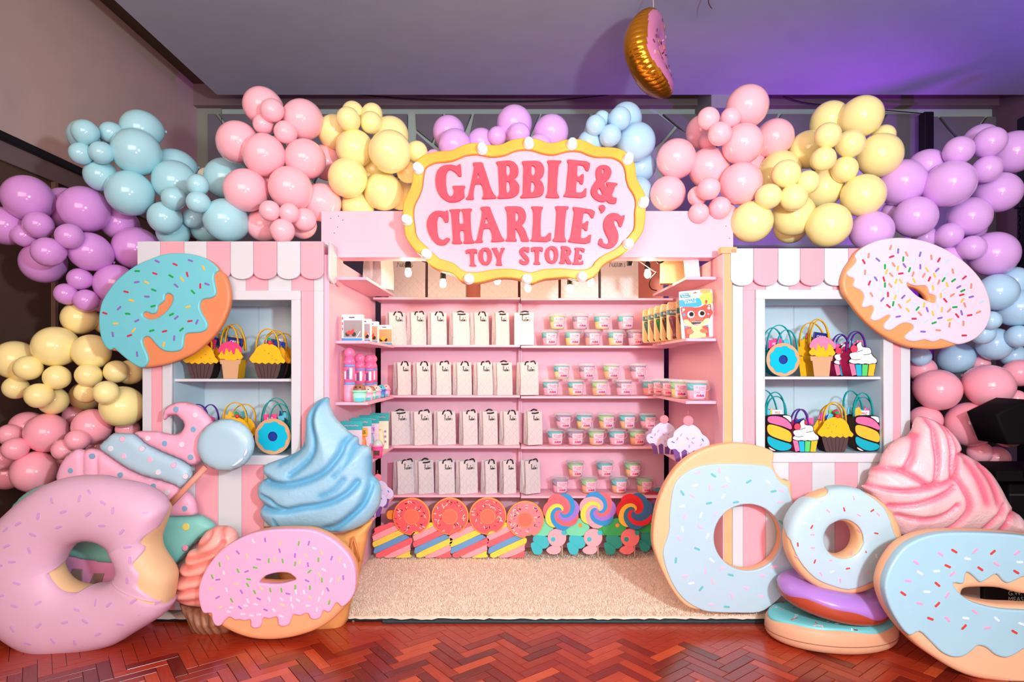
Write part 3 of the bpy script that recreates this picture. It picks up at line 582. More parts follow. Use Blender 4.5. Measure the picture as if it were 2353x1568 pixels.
LET = {'letter_g': ('LA', [[(735,170),(755,470),(740,488),(685,490),(650,440),(600,380),(540,345),(470,322),(420,340),(385,400),(370,480),(365,600),(375,720),(390,830),(420,920),(455,970),(495,982),(535,965),(565,920),(575,860),(570,800),(545,770),(535,735),(555,722),(840,715),(845,750),(820,785),(815,860),(825,920),(830,985),(800,1025),(720,1080),(630,1118),(470,1125),(370,1080),(270,1010),(200,920),(150,810),(125,700),(115,580),(130,450),(170,340),(240,260),(330,215),(440,203),(530,203),(600,225),(640,235),(680,205)]]),
 'letter_a': ('LA', [[(1040,145),(1275,140),(1300,230),(1350,370),(1410,560),(1470,760),(1540,910),(1600,975),(1612,1010),(1595,1030),(1265,1045),(1268,1010),(1295,975),(1300,900),(1285,800),(1255,705),(1230,675),(1200,668),(1100,680),(1080,700),(1060,800),(1045,900),(1045,970),(1060,1010),(1050,1055),(860,1058),(880,1010),(925,965),(945,880),(985,700),(1030,480),(1060,330),(1065,230),(1035,185)],[(1160,390),(1205,540),(1130,545)]]),
 'letter_b': ('LA', [[(1605,130),(1700,115),(1940,98),(2040,130),(2120,210),(2155,310),(2155,400),(2120,490),(2040,550),(2120,620),(2170,700),(2180,780),(2165,880),(2110,950),(2030,1000),(1940,1022),(1780,1030),(1655,1035),(1635,1010),(1645,975),(1680,960),(1685,900),(1685,750),(1670,500),(1662,300),(1650,210),(1610,165)],[(1875,205),(1920,215),(1950,265),(1958,350),(1945,430),(1915,475),(1880,475),(1858,420),(1855,300),(1855,215)],[(1870,605),(1925,625),(1945,690),(1955,780),(1940,850),(1905,895),(1880,890),(1858,830),(1855,740),(1860,620)]]),
 'letter_b.': ('LB', [[(-113,115),(20,108),(260,105),(350,140),(410,210),(435,310),(430,400),(395,490),(315,560),(390,640),(425,740),(428,840),(400,920),(350,970),(250,1000),(0,1015),(-145,1020),(-150,985),(-130,965),(-95,940),(-85,850),(-80,600),(-70,350),(-70,240),(-95,180)],[(120,220),(180,235),(218,290),(222,370),(200,440),(165,472),(130,455),(118,400),(118,300)],[(115,615),(175,635),(205,700),(205,790),(180,860),(145,888),(108,880),(100,830),(105,740)]]),
 'letter_i': ('LB', [[(510,90),(860,102),(855,130),(800,180),(785,250),(770,400),(752,600),(745,830),(755,900),(805,985),(800,1020),(475,1010),(470,970),(515,920),(525,800),(540,500),(545,250),(540,190),(515,145)]]),
 'letter_e': ('LB', [[(1000,75),(1100,80),(1570,128),(1530,350),(1460,350),(1430,270),(1380,220),(1300,205),(1255,205),(1245,300),(1240,495),(1310,492),(1350,435),(1412,435),(1390,685),(1310,670),(1305,630),(1270,605),(1230,600),(1215,750),(1212,885),(1330,890),(1390,860),(1440,780),(1475,785),(1455,1022),(910,990),(920,935),(960,900),(980,780),(1000,500),(1025,300),(1030,170),(1000,120)]]),
 'ampersand': ('LB', [[(1725,570),(1705,480),(1700,380),(1720,290),(1780,230),(1870,207),(1970,215),(2050,270),(2085,350),(2080,440),(2040,530),(1960,610),(1905,640),(1935,720),(1972,770),(1985,720),(1955,660),(1970,622),(2235,655),(2238,690),(2190,715),(2160,780),(2130,870),(2090,950),(2130,1005),(2225,1018),(2195,1165),(2025,1150),(1970,1085),(1880,1120),(1780,1105),(1680,1050),(1610,970),(1575,880),(1590,780),(1640,680)],[(1875,300),(1910,320),(1905,390),(1870,440),(1850,390),(1855,330)],[(1790,770),(1830,840),(1875,935),(1820,950),(1760,920),(1742,860),(1755,800)]]),
 'letter_c': ('LC', [[(585,185),(598,440),(520,462),(490,395),(450,335),(400,303),(355,330),(335,420),(335,560),(345,690),(370,780),(410,835),(470,852),(520,830),(555,800),(600,805),(635,830),(600,880),(510,968),(380,970),(300,920),(220,830),(150,700),(110,560),(108,450),(150,330),(220,240),(310,195),(400,190),(510,215),(550,190)]]),
 'letter_h': ('LC', [[(615,170),(865,150),(860,190),(835,220),(830,350),(840,490),(945,485),(930,330),(915,220),(880,175),(885,155),(1120,140),(1115,185),(1088,215),(1090,400),(1100,600),(1120,750),(1140,840),(1180,890),(1165,925),(935,935),(940,890),(960,860),(955,700),(935,628),(850,640),(850,750),(865,860),(905,900),(890,938),(680,940),(680,895),(700,865),(695,750),(680,500),(665,300),(650,210),(615,185)]]),
 'letter_a.': ('LC', [[(1320,105),(1525,95),(1560,200),(1620,350),(1690,520),(1760,700),(1810,800),(1855,840),(1850,878),(1560,900),(1562,860),(1585,830),(1580,740),(1550,640),(1520,588),(1400,595),(1380,620),(1360,730),(1350,840),(1368,880),(1365,905),(1185,915),(1195,880),(1240,840),(1260,750),(1310,520),(1345,330),(1360,200),(1320,150)],[(1442,325),(1500,480),(1412,488)]]),
 'letter_r': ('LC', [[(1870,95),(2190,92),(2280,140),(2330,220),(2345,330),(2320,430),(2240,520),(2300,590),(2340,670),(2365,760),(2400,830),(2413,885),(2235,885),(2225,820),(2190,730),(2140,640),(2098,580),(2100,700),(2105,820),(2130,855),(2130,882),(1878,880),(1885,850),(1922,820),(1928,700),(1925,400),(1915,220),(1875,140)],[(2110,215),(2160,250),(2180,320),(2165,400),(2130,438),(2105,430),(2098,300)]]),
 'letter_l': ('LD', [[(110,92),(372,100),(365,140),(335,190),(325,300),(315,500),(315,775),(400,785),(460,755),(505,690),(560,695),(540,895),(85,880),(90,850),(130,815),(140,650),(155,450),(155,250),(145,170),(112,125)]]),
 'letter_i.': ('LD', [[(650,88),(955,95),(940,145),(895,180),(885,260),(865,450),(855,650),(858,790),(895,860),(885,900),(590,885),(600,835),(635,800),(650,650),(670,400),(680,230),(670,170),(650,120)]]),
 'letter_e.': ('LD', [[(1042,108),(1150,115),(1550,180),(1510,355),(1455,355),(1430,290),(1380,245),(1285,235),(1260,380),(1248,485),(1310,475),(1350,425),(1402,432),(1380,520),(1372,640),(1320,640),(1300,600),(1240,570),(1225,700),(1222,815),(1310,812),(1370,780),(1415,730),(1458,735),(1430,945),(935,900),(945,850),(985,810),(1010,700),(1050,400),(1080,220),(1045,150)]]),
 'apostrophe': ('LD', [[(1700,55),(1755,75),(1778,130),(1760,190),(1710,235),(1665,245),(1680,205),(1650,175),(1625,130),(1645,75)]]),
 'letter_s': ('LD', [[(2140,325),(2170,290),(2222,298),(2140,560),(2085,550),(2070,480),(2040,425),(1985,400),(1965,440),(1975,500),(2020,590),(2060,690),(2070,800),(2040,920),(1970,1005),(1870,1045),(1770,1035),(1680,1000),(1610,950),(1640,815),(1705,825),(1720,890),(1750,940),(1810,945),(1855,900),(1850,840),(1790,730),(1740,610),(1728,500),(1745,400),(1800,310),(1880,250),(1970,240),(2060,260)]]),
 'letter_t': ('LE', [[(80,105),(285,92),(288,180),(255,178),(232,152),(228,300),(240,370),(270,390),(268,410),(150,408),(152,385),(170,370),(165,250),(150,155),(110,180),(82,180)]]),
 'letter_o': ('LE', [[(430,72),(490,78),(540,130),(555,220),(540,310),(490,380),(430,392),(370,370),(320,300),(307,210),(330,130),(380,82)],[(425,125),(465,155),(480,230),(470,310),(445,340),(415,325),(392,260),(390,180),(405,135)]]),
 'letter_y': ('LE', [[(542,80),(650,75),(650,105),(690,185),(720,110),(708,80),(790,75),(770,120),(735,190),(720,260),(722,340),(738,385),(735,395),(625,395),(628,370),(645,345),(645,270),(610,200),(575,125)]]),
 'letter_s.': ('LE', [[(1190,70),(1225,60),(1222,160),(1195,165),(1150,130),(1135,125),(1125,160),(1170,200),(1215,255),(1230,310),(1205,365),(1150,388),(1090,375),(1048,345),(1048,290),(1085,285),(1110,315),(1160,325),(1160,300),(1110,250),(1060,190),(1045,130),(1080,80),(1130,60)]]),
 'letter_t.': ('LE', [[(1262,60),(1472,62),(1468,145),(1430,140),(1410,110),(1402,200),(1395,320),(1425,355),(1422,382),(1302,378),(1305,355),(1330,320),(1332,200),(1320,120),(1290,145),(1262,145)]]),
 'letter_o.': ('LE', [[(x+1197, y-25) for x, y in [(430,72),(490,78),(540,130),(555,220),(540,310),(490,380),(430,392),(370,370),(320,300),(307,210),(330,130),(380,82)]],[(x+1197, y-25) for x, y in [(425,125),(465,155),(480,230),(470,310),(445,340),(415,325),(392,260),(390,180),(405,135)]]]),
 'letter_r.': ('LE', [[(1800,42),(1900,50),(1960,80),(1985,140),(1970,195),(1920,230),(1960,300),(1985,340),(1982,375),(1905,370),(1870,280),(1862,320),(1872,365),(1762,362),(1765,340),(1790,320),(1800,200),(1810,90),(1795,70)],[(1880,110),(1908,130),(1905,170),(1878,190)]]),
 'letter_e..': ('LE', [[(2045,72),(2228,82),(2215,160),(2185,155),(2160,120),(2130,118),(2120,190),(2150,200),(2178,205),(2165,290),(2135,285),(2115,255),(2110,330),(2150,340),(2180,305),(2202,310),(2195,382),(2000,380),(2005,355),(2035,330),(2050,220),(2060,120),(2045,95)]])}
lm_ = M((248, 74, 92), .5, .3, mottle=.06)
for k, (reg, loops) in LET.items():
    put(k.rstrip('.'), slab([chaikin(plane(reg, lp, YG), 1, .2) for lp in loops], YG-.006, .018, .0015, 1), lm_, sg)
# bulbs round the frame: porcelain holder and glowing globe
SOCK = M((244, 240, 232), .3); GLOBE = EM((255, 232, 200), 9, 'glowing_bulb'); GLOBE2 = EM((255, 218, 170), 200, 'glowing_filament_bulb')
SB = [(765,148),(1195,97),(1595,103),(2115,240),(2258,643),(2118,1025),(1690,1330),(1178,1352),(642,1350),(250,1120),(68,805),(173,328)]
for x, y in tr('SG', SB):
    X, Z = XZ(x, y, YG); s_ = lathe([(.030, 0), (.030, .012), (.021, .014), (.021, .034), (.001, .034)], 20, False); s_.transform(Matrix.Translation((X, YG-.012, Z)) @ Matrix.Rotation(math.pi/2, 4, 'X'))
    so_ = put('bulb_socket', s_, SOCK, sg); put('bulb', sphere((X, YG-.062, Z), .0215, 18, 12), GLOBE, so_)
# string of filament bulbs hanging inside the booth
YL = 3.80
LB_ = [(938, 625, 600), (1018, 650, 625), (1143, 643, 618), (1213, 660, 632), (1310, 663, 645), (1358, 648, 628), (1488, 628, 606)]
t = thing('light_string', 'black string of glowing filament bulbs hanging under the header', 'string lights', W(1213, 588, YL))
wp = [W(905, 580, YL), W(938, 590, YL), W(1018, 612, YL), W(1080, 596, YL), W(1143, 606, YL), W(1213, 618, YL), W(1262, 606, YL), W(1310, 630, YL), W(1358, 614, YL), W(1420, 592, YL), W(1447, 590, YL), W(1488, 592, YL), W(1520, 576, YL)]
put('cord', tube(crom(wp, 5, False), .003, 6), BLACKP, t)
for x, yb_, ys_ in LB_:
    X, Z = XZ(x, yb_, YL); g = YL/F
    h = lathe([(.004, .078), (.008, .072), (.017, .058), (.019, .03), (.018, .022), (.001, .022)], 16, False); h.transform(Matrix.Translation((X, YL, Z)))
    so_ = put('socket', h, BLACKP, t); b_ = lathe([(.001, -.032), (.012, -.028), (.0195, -.016), (.0205, -.004), (.016, .012), (.013, .021), (.001, .022)], 18, False); b_.transform(Matrix.Translation((X, YL, Z)))
    put('bulb', b_, GLOBE2, so_)
X, Z = XZ(1447, 602, YL-.1); h = lathe([(.001, -.022), (.018, -.022), (.019, .012), (.014, .024), (.004, .03)], 16, False); h.transform(Matrix.Translation((X, YL-.1, Z))); put('socket', h, BLACKP, t, label='empty black bulb socket beside the sign edge')
cable('power_cord', [W(1450, 590, 3.75), W(1465, 598, 3.75), W(1500, 622, 3.7), W(1508, 626, 3.7)], .003, (230, 222, 214), 'thin white cord running from the sign to the taped plug')
cable('power_cord', [W(1508, 627, 3.72), W(1496, 640, 3.8), W(1492, 655, 3.85), W(1498, 665, 3.88), W(1509, 668, 3.9)], .004, (28, 22, 22), 'black cord looping down beside the kraft paper bag')
cable('power_cord', [W(1508, 590, 3.74), W(1512, 604, 3.74), W(1524, 600, 3.74), W(1524, 588, 3.74)], .006, (24, 20, 20), 'thick black cord loop above the kraft paper bag')
# ================================================================= felt treat bags in the kiosk cabinets
FB = 3.468                                                    # front felt faces
def fpx(reg, pts, Y): return plane(reg, pts, Y)
def felt(c): return M(c, .85, .1, bump=.15, bscale=300)
YELF, BRNF, KRF, PKF, BLKF = felt((250, 186, 40)), felt((86, 66, 66)), felt((206, 164, 126)), felt((246, 110, 160)), felt((34, 28, 30))
def handle(t, x0, x1, z0, ztop, y, c, lean=0, wd=.010):
    n = 14; pts = []
    for i in range(n+1):
        a = math.pi*i/n; pts.append(((x0+x1)/2-(x1-x0)/2*math.cos(a)+lean*math.sin(a), y, z0+(ztop-z0)*math.sin(a)**.8))
    put('handle', tube(pts, 1, 6, flat=(.0032, wd)), felt(c), t)
def sidewall(t, loop, y0, y1, m):
    """gusset strip following an outline from the front felt to the back felt"""
    n = len(loop); V = [(x, y, z) for y in (y0, y1) for x, z in loop]; put('gusset', mesh('gusset', V, [(i, i+1, n+i+1, n+i) for i in range(n-1)], True), m, t)
def packet(t, x, z, y, w_, h, c, txt, tc=(245, 245, 245), rot=0):
    me = boxm(-w_/2, w_/2, 0, .012, -h/2, h/2, .002); me.transform(Matrix.Translation((x, y, z)) @ Matrix.Rotation(math.radians(-rot), 4, 'Y')); put('sweet_packet', me, M(c, .25), t)
    if txt: put('lettering', text_at(txt, x, y-.0015, z, h*.55 if h < .04 else .02, rot), M(tc, .4), t)
def filler(t, x0, x1, z0, z1, y, seed):
    r = random.Random(seed)
    for k in range(6):
        c = r.choice([(40, 70, 160), (214, 50, 90), (90, 190, 210), (240, 240, 240), (120, 200, 90), (240, 190, 70), (230, 90, 160)])
        packet(t, r.uniform(x0, x1), r.uniform(z0, z1), y+r.uniform(0, .06), r.uniform(.025, .05), r.uniform(.03, .05), c, '', rot=r.uniform(-30, 30))
# muffin bag --------------------------------------------------------
def muffin_bag(label, reg, ox, oy, s, Y, zb, n_behind=0, handles=True, group='yellow cupcake felt bags', hcol=(232, 176, 40), seed=1, cherry=True, bdir=1):
    """traced on the lower cabinet bag: ox, oy, s map that trace to this bag"""
    def T(pts): return [XZ(*p, Y) for p in [(ox+(x-832)*s, oy+(y-1470)*s) for x, y in pts]]
    top = [(640,1255),(690,1190),(720,1140),(780,1105),(850,1100),(920,1125),(965,1180),(985,1240),(1020,1280),(1000,1310),(970,1300),(940,1320),(910,1300),(880,1318),(845,1300),(810,1318),(775,1300),(745,1315),(710,1300),(680,1305),(655,1285)]
    cup = [(685,1300),(975,1295),(960,1380),(935,1455),(920,1470),(745,1470),(725,1455),(700,1370)]
    P = T(top); Q = T(cup); xs = [p[0] for p in P]; zs = [p[1] for p in P+Q]; dz = zb-min(zs); mv = lambda L, d=0: [(x, z+dz) for x, z in L]
    P, Q = mv(P), mv(Q); xc = sum(xs)/len(xs)
    t = thing('cupcake_bag', label, 'treat bag', (xc, Y, zb), group)
    put('cup_front', slab([Q], Y, .004, .001, 1), BRNF, t); put('frosting_front', slab([crom(P, 2)], Y-.003, .004, .001, 1), YELF, t); put('back_felt', slab([Q], Y+.085, .004, .001, 1), BLKF, t); put('back_frosting', slab([crom(P, 2)], Y+.081, .004, .001, 1), YELF, t)
    sidewall(t, [Q[0], Q[-1], Q[-2], Q[-3], Q[4], Q[3], Q[2], Q[1]], Y+.003, Y+.086, BLKF)
    for k in range(1, 6):
        f = k/6; a = (Q[0][0]+(Q[1][0]-Q[0][0])*f, Q[0][1]-.012); b = (Q[5][0]+(Q[4][0]-Q[5][0])*f, Q[5][1]+.004); put('cup_pleat', tube([(a[0], Y-.0005, a[1]), (b[0], Y-.0005, b[1])], .0012, 5), felt((60, 44, 46)), t)
    r = random.Random(seed); wx = max(xs)-min(xs)
    for k in range(7): sprinkle(t, (xc+r.uniform(-.3, .3)*wx, Y-.0036, zb+(.42+.4*r.random())*(max(z for _, z in P)-zb)), (0, -1, 0), r.uniform(0, 180), .011, (150, 110, 40), .7)
    zt = max(z for _, z in P)
    if cherry:
        put('cherry', sphere((xc+.012, Y+.002, zt+.006), .013, 14, 10), M((226, 50, 60), .4), t); put('cherry_leaf', slab([[(xc-.008, zt+.024), (xc+.004, zt+.036), (xc+.022, zt+.026), (xc+.018, zt+.014), (xc+.006, zt+.018)]], Y-.002, .003, 0, 0), felt((40, 160, 90)), t)
    filler(t, xc-wx*.3, xc+wx*.3, zt-.01, zt+.02, Y+.02, seed+20)
    if handles:
        handle(t, xc-wx*.33, xc+wx*.30, zt-.03, zt+.085, Y+.006, hcol, .0); handle(t, xc-wx*.28, xc+wx*.38, zt-.03, zt+.07, Y+.078, hcol, .01)
    return t
# rainbow cupcake bag -----------------------------------------------
def rainbow_bag(label, ox, oy, s, Y, zb, group, hcol=(92, 52, 150), seed=3):
    def T(pts): return [XZ(*p, Y) for p in [(ox+(x-1115)*s, oy+(y-658)*s) for x, y in pts]]
    out = [(1115,280),(1108,330),(1130,345),(1190,345),(1215,385),(1210,405),(1230,440),(1270,470),(1275,510),(1255,540),(1240,655),(1000,658),(980,560),(960,500),(968,480),(985,470),(968,440),(975,410),(1000,400),(985,370),(1000,335),(1030,330),(1060,300)]
    frost = [(1105,285),(1100,335),(1125,352),(1185,352),(1207,388),(1203,412),(1222,445),(1262,475),(1266,505),(1250,520),(1220,520),(1180,528),(1145,518),(1110,528),(1070,518),(1030,525),(990,515),(968,500),(980,482),(1000,470),(976,440),(980,415),(1010,405),(1060,395),(1065,360),(1050,330),(1070,302)]
    bars = [([(972,520),(1028,530),(1050,640),(1002,652)], (246, 120, 160)), ([(1038,532),(1102,532),(1105,652),(1055,652)], (40, 180, 210)), ([(1112,532),(1174,532),(1162,652),(1110,652)], (90, 205, 110)), ([(1184,532),(1254,524),(1230,652),(1170,652)], (250, 186, 50))]
    O = T(out); dz = zb-min(z for _, z in O); mv = lambda L: [(x, z+dz) for x, z in L]; O = mv(O); xs = [p[0] for p in O]; xc = sum(xs)/len(xs); wx = max(xs)-min(xs); zt = max(z for _, z in O)
    t = thing('rainbow_cupcake_bag', label, 'treat bag', (xc, Y, zb), group)
    put('front_felt', slab([chaikin(O, 1)], Y, .004, .001, 1), BLKF, t); put('frosting', slab([chaikin(mv(T(frost)), 1)], Y-.002, .003, .0005, 1), felt((226, 230, 234)), t)
    for b, c in bars: put('cup_stripe', slab([mv(T(b))], Y-.002, .003, .0005, 1), felt(c), t)
    put('cherry', slab([mv(T(ell(1022, 367, 36, 38, 22)))], Y-.004, .004, .001, 1), felt((246, 70, 96)), t)
    for ln in ([(1010,404),(1060,398),(1115,380)], [(1120,430),(1175,425),(1205,412)], [(985,470),(1030,482),(1090,478)]): put('stitch_line', tube([(x, Y-.0025, z) for x, z in mv(T(ln))], .0014, 5), BLKF, t)
    put('back_felt', slab([chaikin(O, 1)], Y+.085, .004, .001, 1), felt((196, 40, 100)), t)
    sidewall(t, [O[19], O[18], O[17], O[16], O[15], O[14], O[12], O[11], O[10]], Y+.003, Y+.086, felt((196, 40, 100)))
    filler(t, xc-wx*.3, xc+wx*.35, zt-.05, zt-.01, Y+.02, seed); handle(t, xc-wx*.42, xc+wx*.24, zt-.06, zt+.055, Y+.02, hcol); handle(t, xc-wx*.1, xc+wx*.42, zt-.06, zt+.05, Y+.075, hcol)
    return t
# donut bag ----------------------------------------------------------
def donut_bag(label, cx_, cy_, r, Y, zb, group, hc=(40, 170, 176), seed=5):
    X, Z = XZ(cx_, cy_, Y); R = r*Y/F; Z = zb+R
    t = thing('donut_bag', label, 'treat bag', (X, Y, zb), group)
    hole = ell(X, Z, R*.27, R*.27, 24); put('dough_felt', slab([ell(X, Z, R, R, 44), hole], Y, .004, .001, 1), KRF, t)
    wv = [(X+R*(.80+.035*math.cos(9*a))*math.cos(a), Z+R*(.80+.035*math.cos(9*a))*math.sin(a)) for a in [2*math.pi*i/108 for i in range(108)]]
    put('icing_felt', slab([wv, hole], Y-.003, .003, .0005, 1), felt((20, 186, 214)), t); put('back_felt', slab([ell(X, Z, R, R, 44)], Y+.085, .004, .001, 1), felt((20, 130, 136)), t)
    sidewall(t, [(X+R*math.cos(a), Z+R*math.sin(a)) for a in [math.radians(150+i*12) for i in range(21)]], Y+.003, Y+.086, felt((20, 130, 136)))
    packet(t, X, Z, Y+.012, R*.7, R*.8, (30, 60, 150), '', rot=10); packet(t, X-R*.3, Z+R*.95, Y+.04, .075, .05, (240, 70, 140), 'PEZ', rot=2); filler(t, X-R*.5, X+R*.6, Z+R*.8, Z+R*1.15, Y+.03, seed)
    handle(t, X-R*.75, X+R*.75, Z+R*.55, Z+R*2.1, Y+.05, hc, 0); handle(t, X-R*.95, X+R*.35, Z+R*.3, Z+R*1.95, Y+.075, hc, -.0); handle(t, X-R*.3, X+R*.95, Z+R*.3, Z+R*1.8, Y+.02, hc, 0)
    return t
# cone bag -----------------------------------------------------------
def cone_bag(label, ox, oy, s, Y, zb, group, seed=7, top=(246, 130, 170)):
    def T(pts): return [XZ(*p, Y) for p in [(ox+(x-685)*s, oy+(y-655)*s) for x, y in pts]]
    cone = [(563,440),(805,440),(795,490),(782,490),(765,655),(605,655),(585,490),(568,490)]; cream = [(545,395),(570,370),(560,330),(600,270),(690,235),(780,270),(815,330),(805,370),(828,405),(800,440),(765,432),(730,452),(690,442),(650,452),(610,430),(570,432)]; syr = [(550,330),(580,270),(640,238),(700,232),(770,260),(820,310),(825,345),(808,360),(790,340),(785,320),(765,315),(752,305),(742,340),(738,372),(718,378),(708,350),(700,325),(685,345),(672,355),(660,330),(640,305),(628,345),(625,375),(605,372),(600,345),(590,335),(575,360),(555,350)]
    C = T(cone); dz = zb-min(z for _, z in C); mv = lambda L: [(x, z+dz) for x, z in L]; C = mv(C); K_ = mv(T(cream)); xc = sum(p[0] for p in C)/len(C); zt = max(z for _, z in K_); wx = max(x for x, _ in K_)-min(x for x, _ in K_)
    t = thing('cone_bag', label, 'treat bag', (xc, Y, zb), group)
    put('cone_front', slab([C], Y, .004, .001, 1), KRF, t); put('cream_front', slab([crom(K_, 2)], Y-.003, .004, .001, 1), YELF, t); put('syrup_drip', slab([crom(mv(T(syr)), 2)], Y-.006, .003, .001, 1), felt(top), t)
    D = [(x-.035, z) for x, z in C]; put('back_felt', slab([D], Y+.09, .004, .001, 1), felt((220, 170, 30)), t); put('back_cream', slab([crom([(x-.035, z) for x, z in K_], 2)], Y+.086, .004, .001, 1), felt((220, 170, 30)), t)
    mY = felt((226, 176, 30)); sidewall(t, [(C[0][0], C[0][1]), (C[7][0], C[7][1]), (C[6][0], C[6][1]), (C[5][0], C[5][1]), (C[4][0], C[4][1]), (C[3][0], C[3][1]), (C[1][0], C[1][1])], Y+.003, Y+.09, mY)
    packet(t, xc+.012, zt+.0, Y+.03, .085, .05, (26, 40, 120), 'OREO', rot=-8); filler(t, xc-wx*.3, xc+wx*.3, zt-.02, zt+.012, Y+.05, seed)
    handle(t, xc-wx*.42, xc+wx*.30, zt-.06, zt+.095, Y+.01, (226, 172, 40)); handle(t, xc-wx*.60, xc+wx*.36, zt-.05, zt+.085, Y+.07, (226, 172, 40), -.01); handle(t, xc-wx*.35, xc+wx*.48, zt-.05, zt+.105, Y+.05, (226, 172, 40), -.01)
    return t
# wrapped-candy bag ---------------------------------------------------
def candy_bag(label, ox, oy, s, Y, zb, group, seed=9):
    def T(pts): return [XZ(*p, Y) for p in [(ox+(x-1165)*s, oy+(y-1470)*s) for x, y in pts]]
    out = [(1030,1090),(1080,1075),(1260,1078),(1295,1110),(1300,1420),(1270,1462),(1120,1475),(1050,1440),(1022,1350),(1025,1250),(1025,1140)]
    segs = [([(1180,1090),(1260,1088),(1285,1110),(1285,1170),(1240,1120)], (226, 238, 238)), ([(1035,1110),(1060,1095),(1150,1095),(1230,1125),(1290,1190),(1292,1245),(1210,1205),(1110,1180),(1035,1160)], (246, 110, 160)), ([(1032,1180),(1110,1190),(1210,1225),(1290,1268),(1292,1375),(1230,1360),(1120,1325),(1055,1295),(1028,1250)], (250, 186, 60)), ([(1032,1300),(1100,1335),(1200,1370),(1290,1392),(1285,1440),(1220,1465),(1130,1455),(1060,1410),(1032,1370)], (30, 170, 190)), ([(1040,1420),(1075,1435),(1130,1468),(1070,1458)], (240, 214, 204))]
    O = T(out); dz = zb-min(z for _, z in O); mv = lambda L: [(x, z+dz) for x, z in L]; O = mv(O); xc = sum(p[0] for p in O)/len(O); zt = max(z for _, z in O); wx = max(x for x, _ in O)-min(x for x, _ in O)
    t = thing('candy_bag', label, 'treat bag', (xc, Y, zb), group); Oc = chaikin(O, 2)
    put('front_felt', slab([Oc], Y, .004, .001, 1), BLKF, t)
    for q, c in segs: put('felt_band', slab([chaikin(mv(T(q)), 2)], Y-.002, .003, .0005, 1), felt(c), t)
    put('back_felt', slab([Oc], Y+.09, .004, .001, 1), BLKF, t); sidewall(t, [O[0], O[9], O[8], O[7], O[6], O[5], O[4], O[3]], Y+.003, Y+.09, felt((70, 56, 50)))
    filler(t, xc-wx*.3, xc+wx*.35, zt-.015, zt+.02, Y+.03, seed); packet(t, xc+.02, zt+.005, Y+.04, .06, .035, (240, 244, 248), 'PEZ', (220, 60, 60)); c = (30, 158, 160)
    handle(t, xc-wx*.42, xc+wx*.34, zt-.01, zt+.125, Y+.01, c); handle(t, xc-wx*.55, xc+wx*.22, zt-.01, zt+.135, Y+.07, c, -.02); handle(t, xc-wx*.32, xc+wx*.44, zt-.01, zt+.10, Y+.03, c)
    return t
def zr(k): return kz(866) if k else kz(1041)
k1 = 1/4.6125
donut_bag('round teal-iced donut felt bag on the upper shelf under the pink donut', 1799.5, 823, 38.5, FB, zr(1)+.001, 'donut felt bags')
cone_bag('ice cream cone felt bag with light pink syrup next to the donut bag', 1888.5, 862, k1, FB, zr(1)+.001, 'ice cream cone felt bags')
rainbow_bag('rainbow-cup cupcake felt bag with red cherry on the upper shelf', 1982, 862.5, k1, FB, zr(1)+.001, 'rainbow cupcake felt bags')
o = rainbow_bag('deep pink back of a cupcake felt bag beside the cone bag', 1945, 862, k1*.92, FB+.10, zr(1)+.001, 'rainbow cupcake felt bags', seed=13)
candy_bag('striped candy felt bag at the cabinet wall end beside white cupcake bag', 1792, 1040, k1, FB, zr(0)+.001, 'striped candy felt bags', seed=21)
rainbow_bag('rainbow-cup cupcake felt bag between striped candy and yellow cupcake bags', 1850.5, 1040, k1*.93, FB-.012, zr(0)+.001, 'rainbow cupcake felt bags', seed=23)
muffin_bag('yellow frosted cupcake felt bag between rainbow cupcake and striped candy bags', 'ZR', 1920, 1039, k1, FB-.01, zr(0)+.001, seed=25)
candy_bag('striped candy felt bag lying in shade at the pink swirl side', 1994, 1039, k1*.98, FB, zr(0)+.001, 'striped candy felt bags', seed=27)
zl1, zl0 = kz(871)+.001, kz(1047)+.001
muffin_bag('yellow cupcake felt bag half hidden by the teal donut edge', 'ZL', 461, 866, k1, FB, zl1, seed=31)
cone_bag('ice cream cone felt bag with hot pink syrup between two yellow cupcakes', 529.5, 866, k1*.93, FB, zl1, 'ice cream cone felt bags', seed=33, top=(226, 70, 124))
muffin_bag('yellow cupcake felt bag in front of its dark twin on the upper shelf', 'ZL', 615, 866, k1, FB, zl1, seed=35)
muffin_bag('dark-sided cupcake felt bag tucked behind the yellow one by the wall', 'ZL', 633, 866, k1*.96, FB+.12, zl1, seed=37)
donut_bag('round teal-iced donut felt bag on the lower shelf beside the blue ice cream', 626.5, 1001, 41.5, FB, zl0, 'donut felt bags', hc=(60, 160, 160), seed=39)
muffin_bag('yellow-handled cupcake felt bag behind the blue lollipop disc', 'ZL', 540, 1042, k1*1.05, FB+.02, zl0, seed=41)
rainbow_bag('purple-handled cupcake felt bag behind the pink polka-dot curl', 462, 1042, k1*1.1, FB+.05, zl0, 'rainbow cupcake felt bags', seed=43)
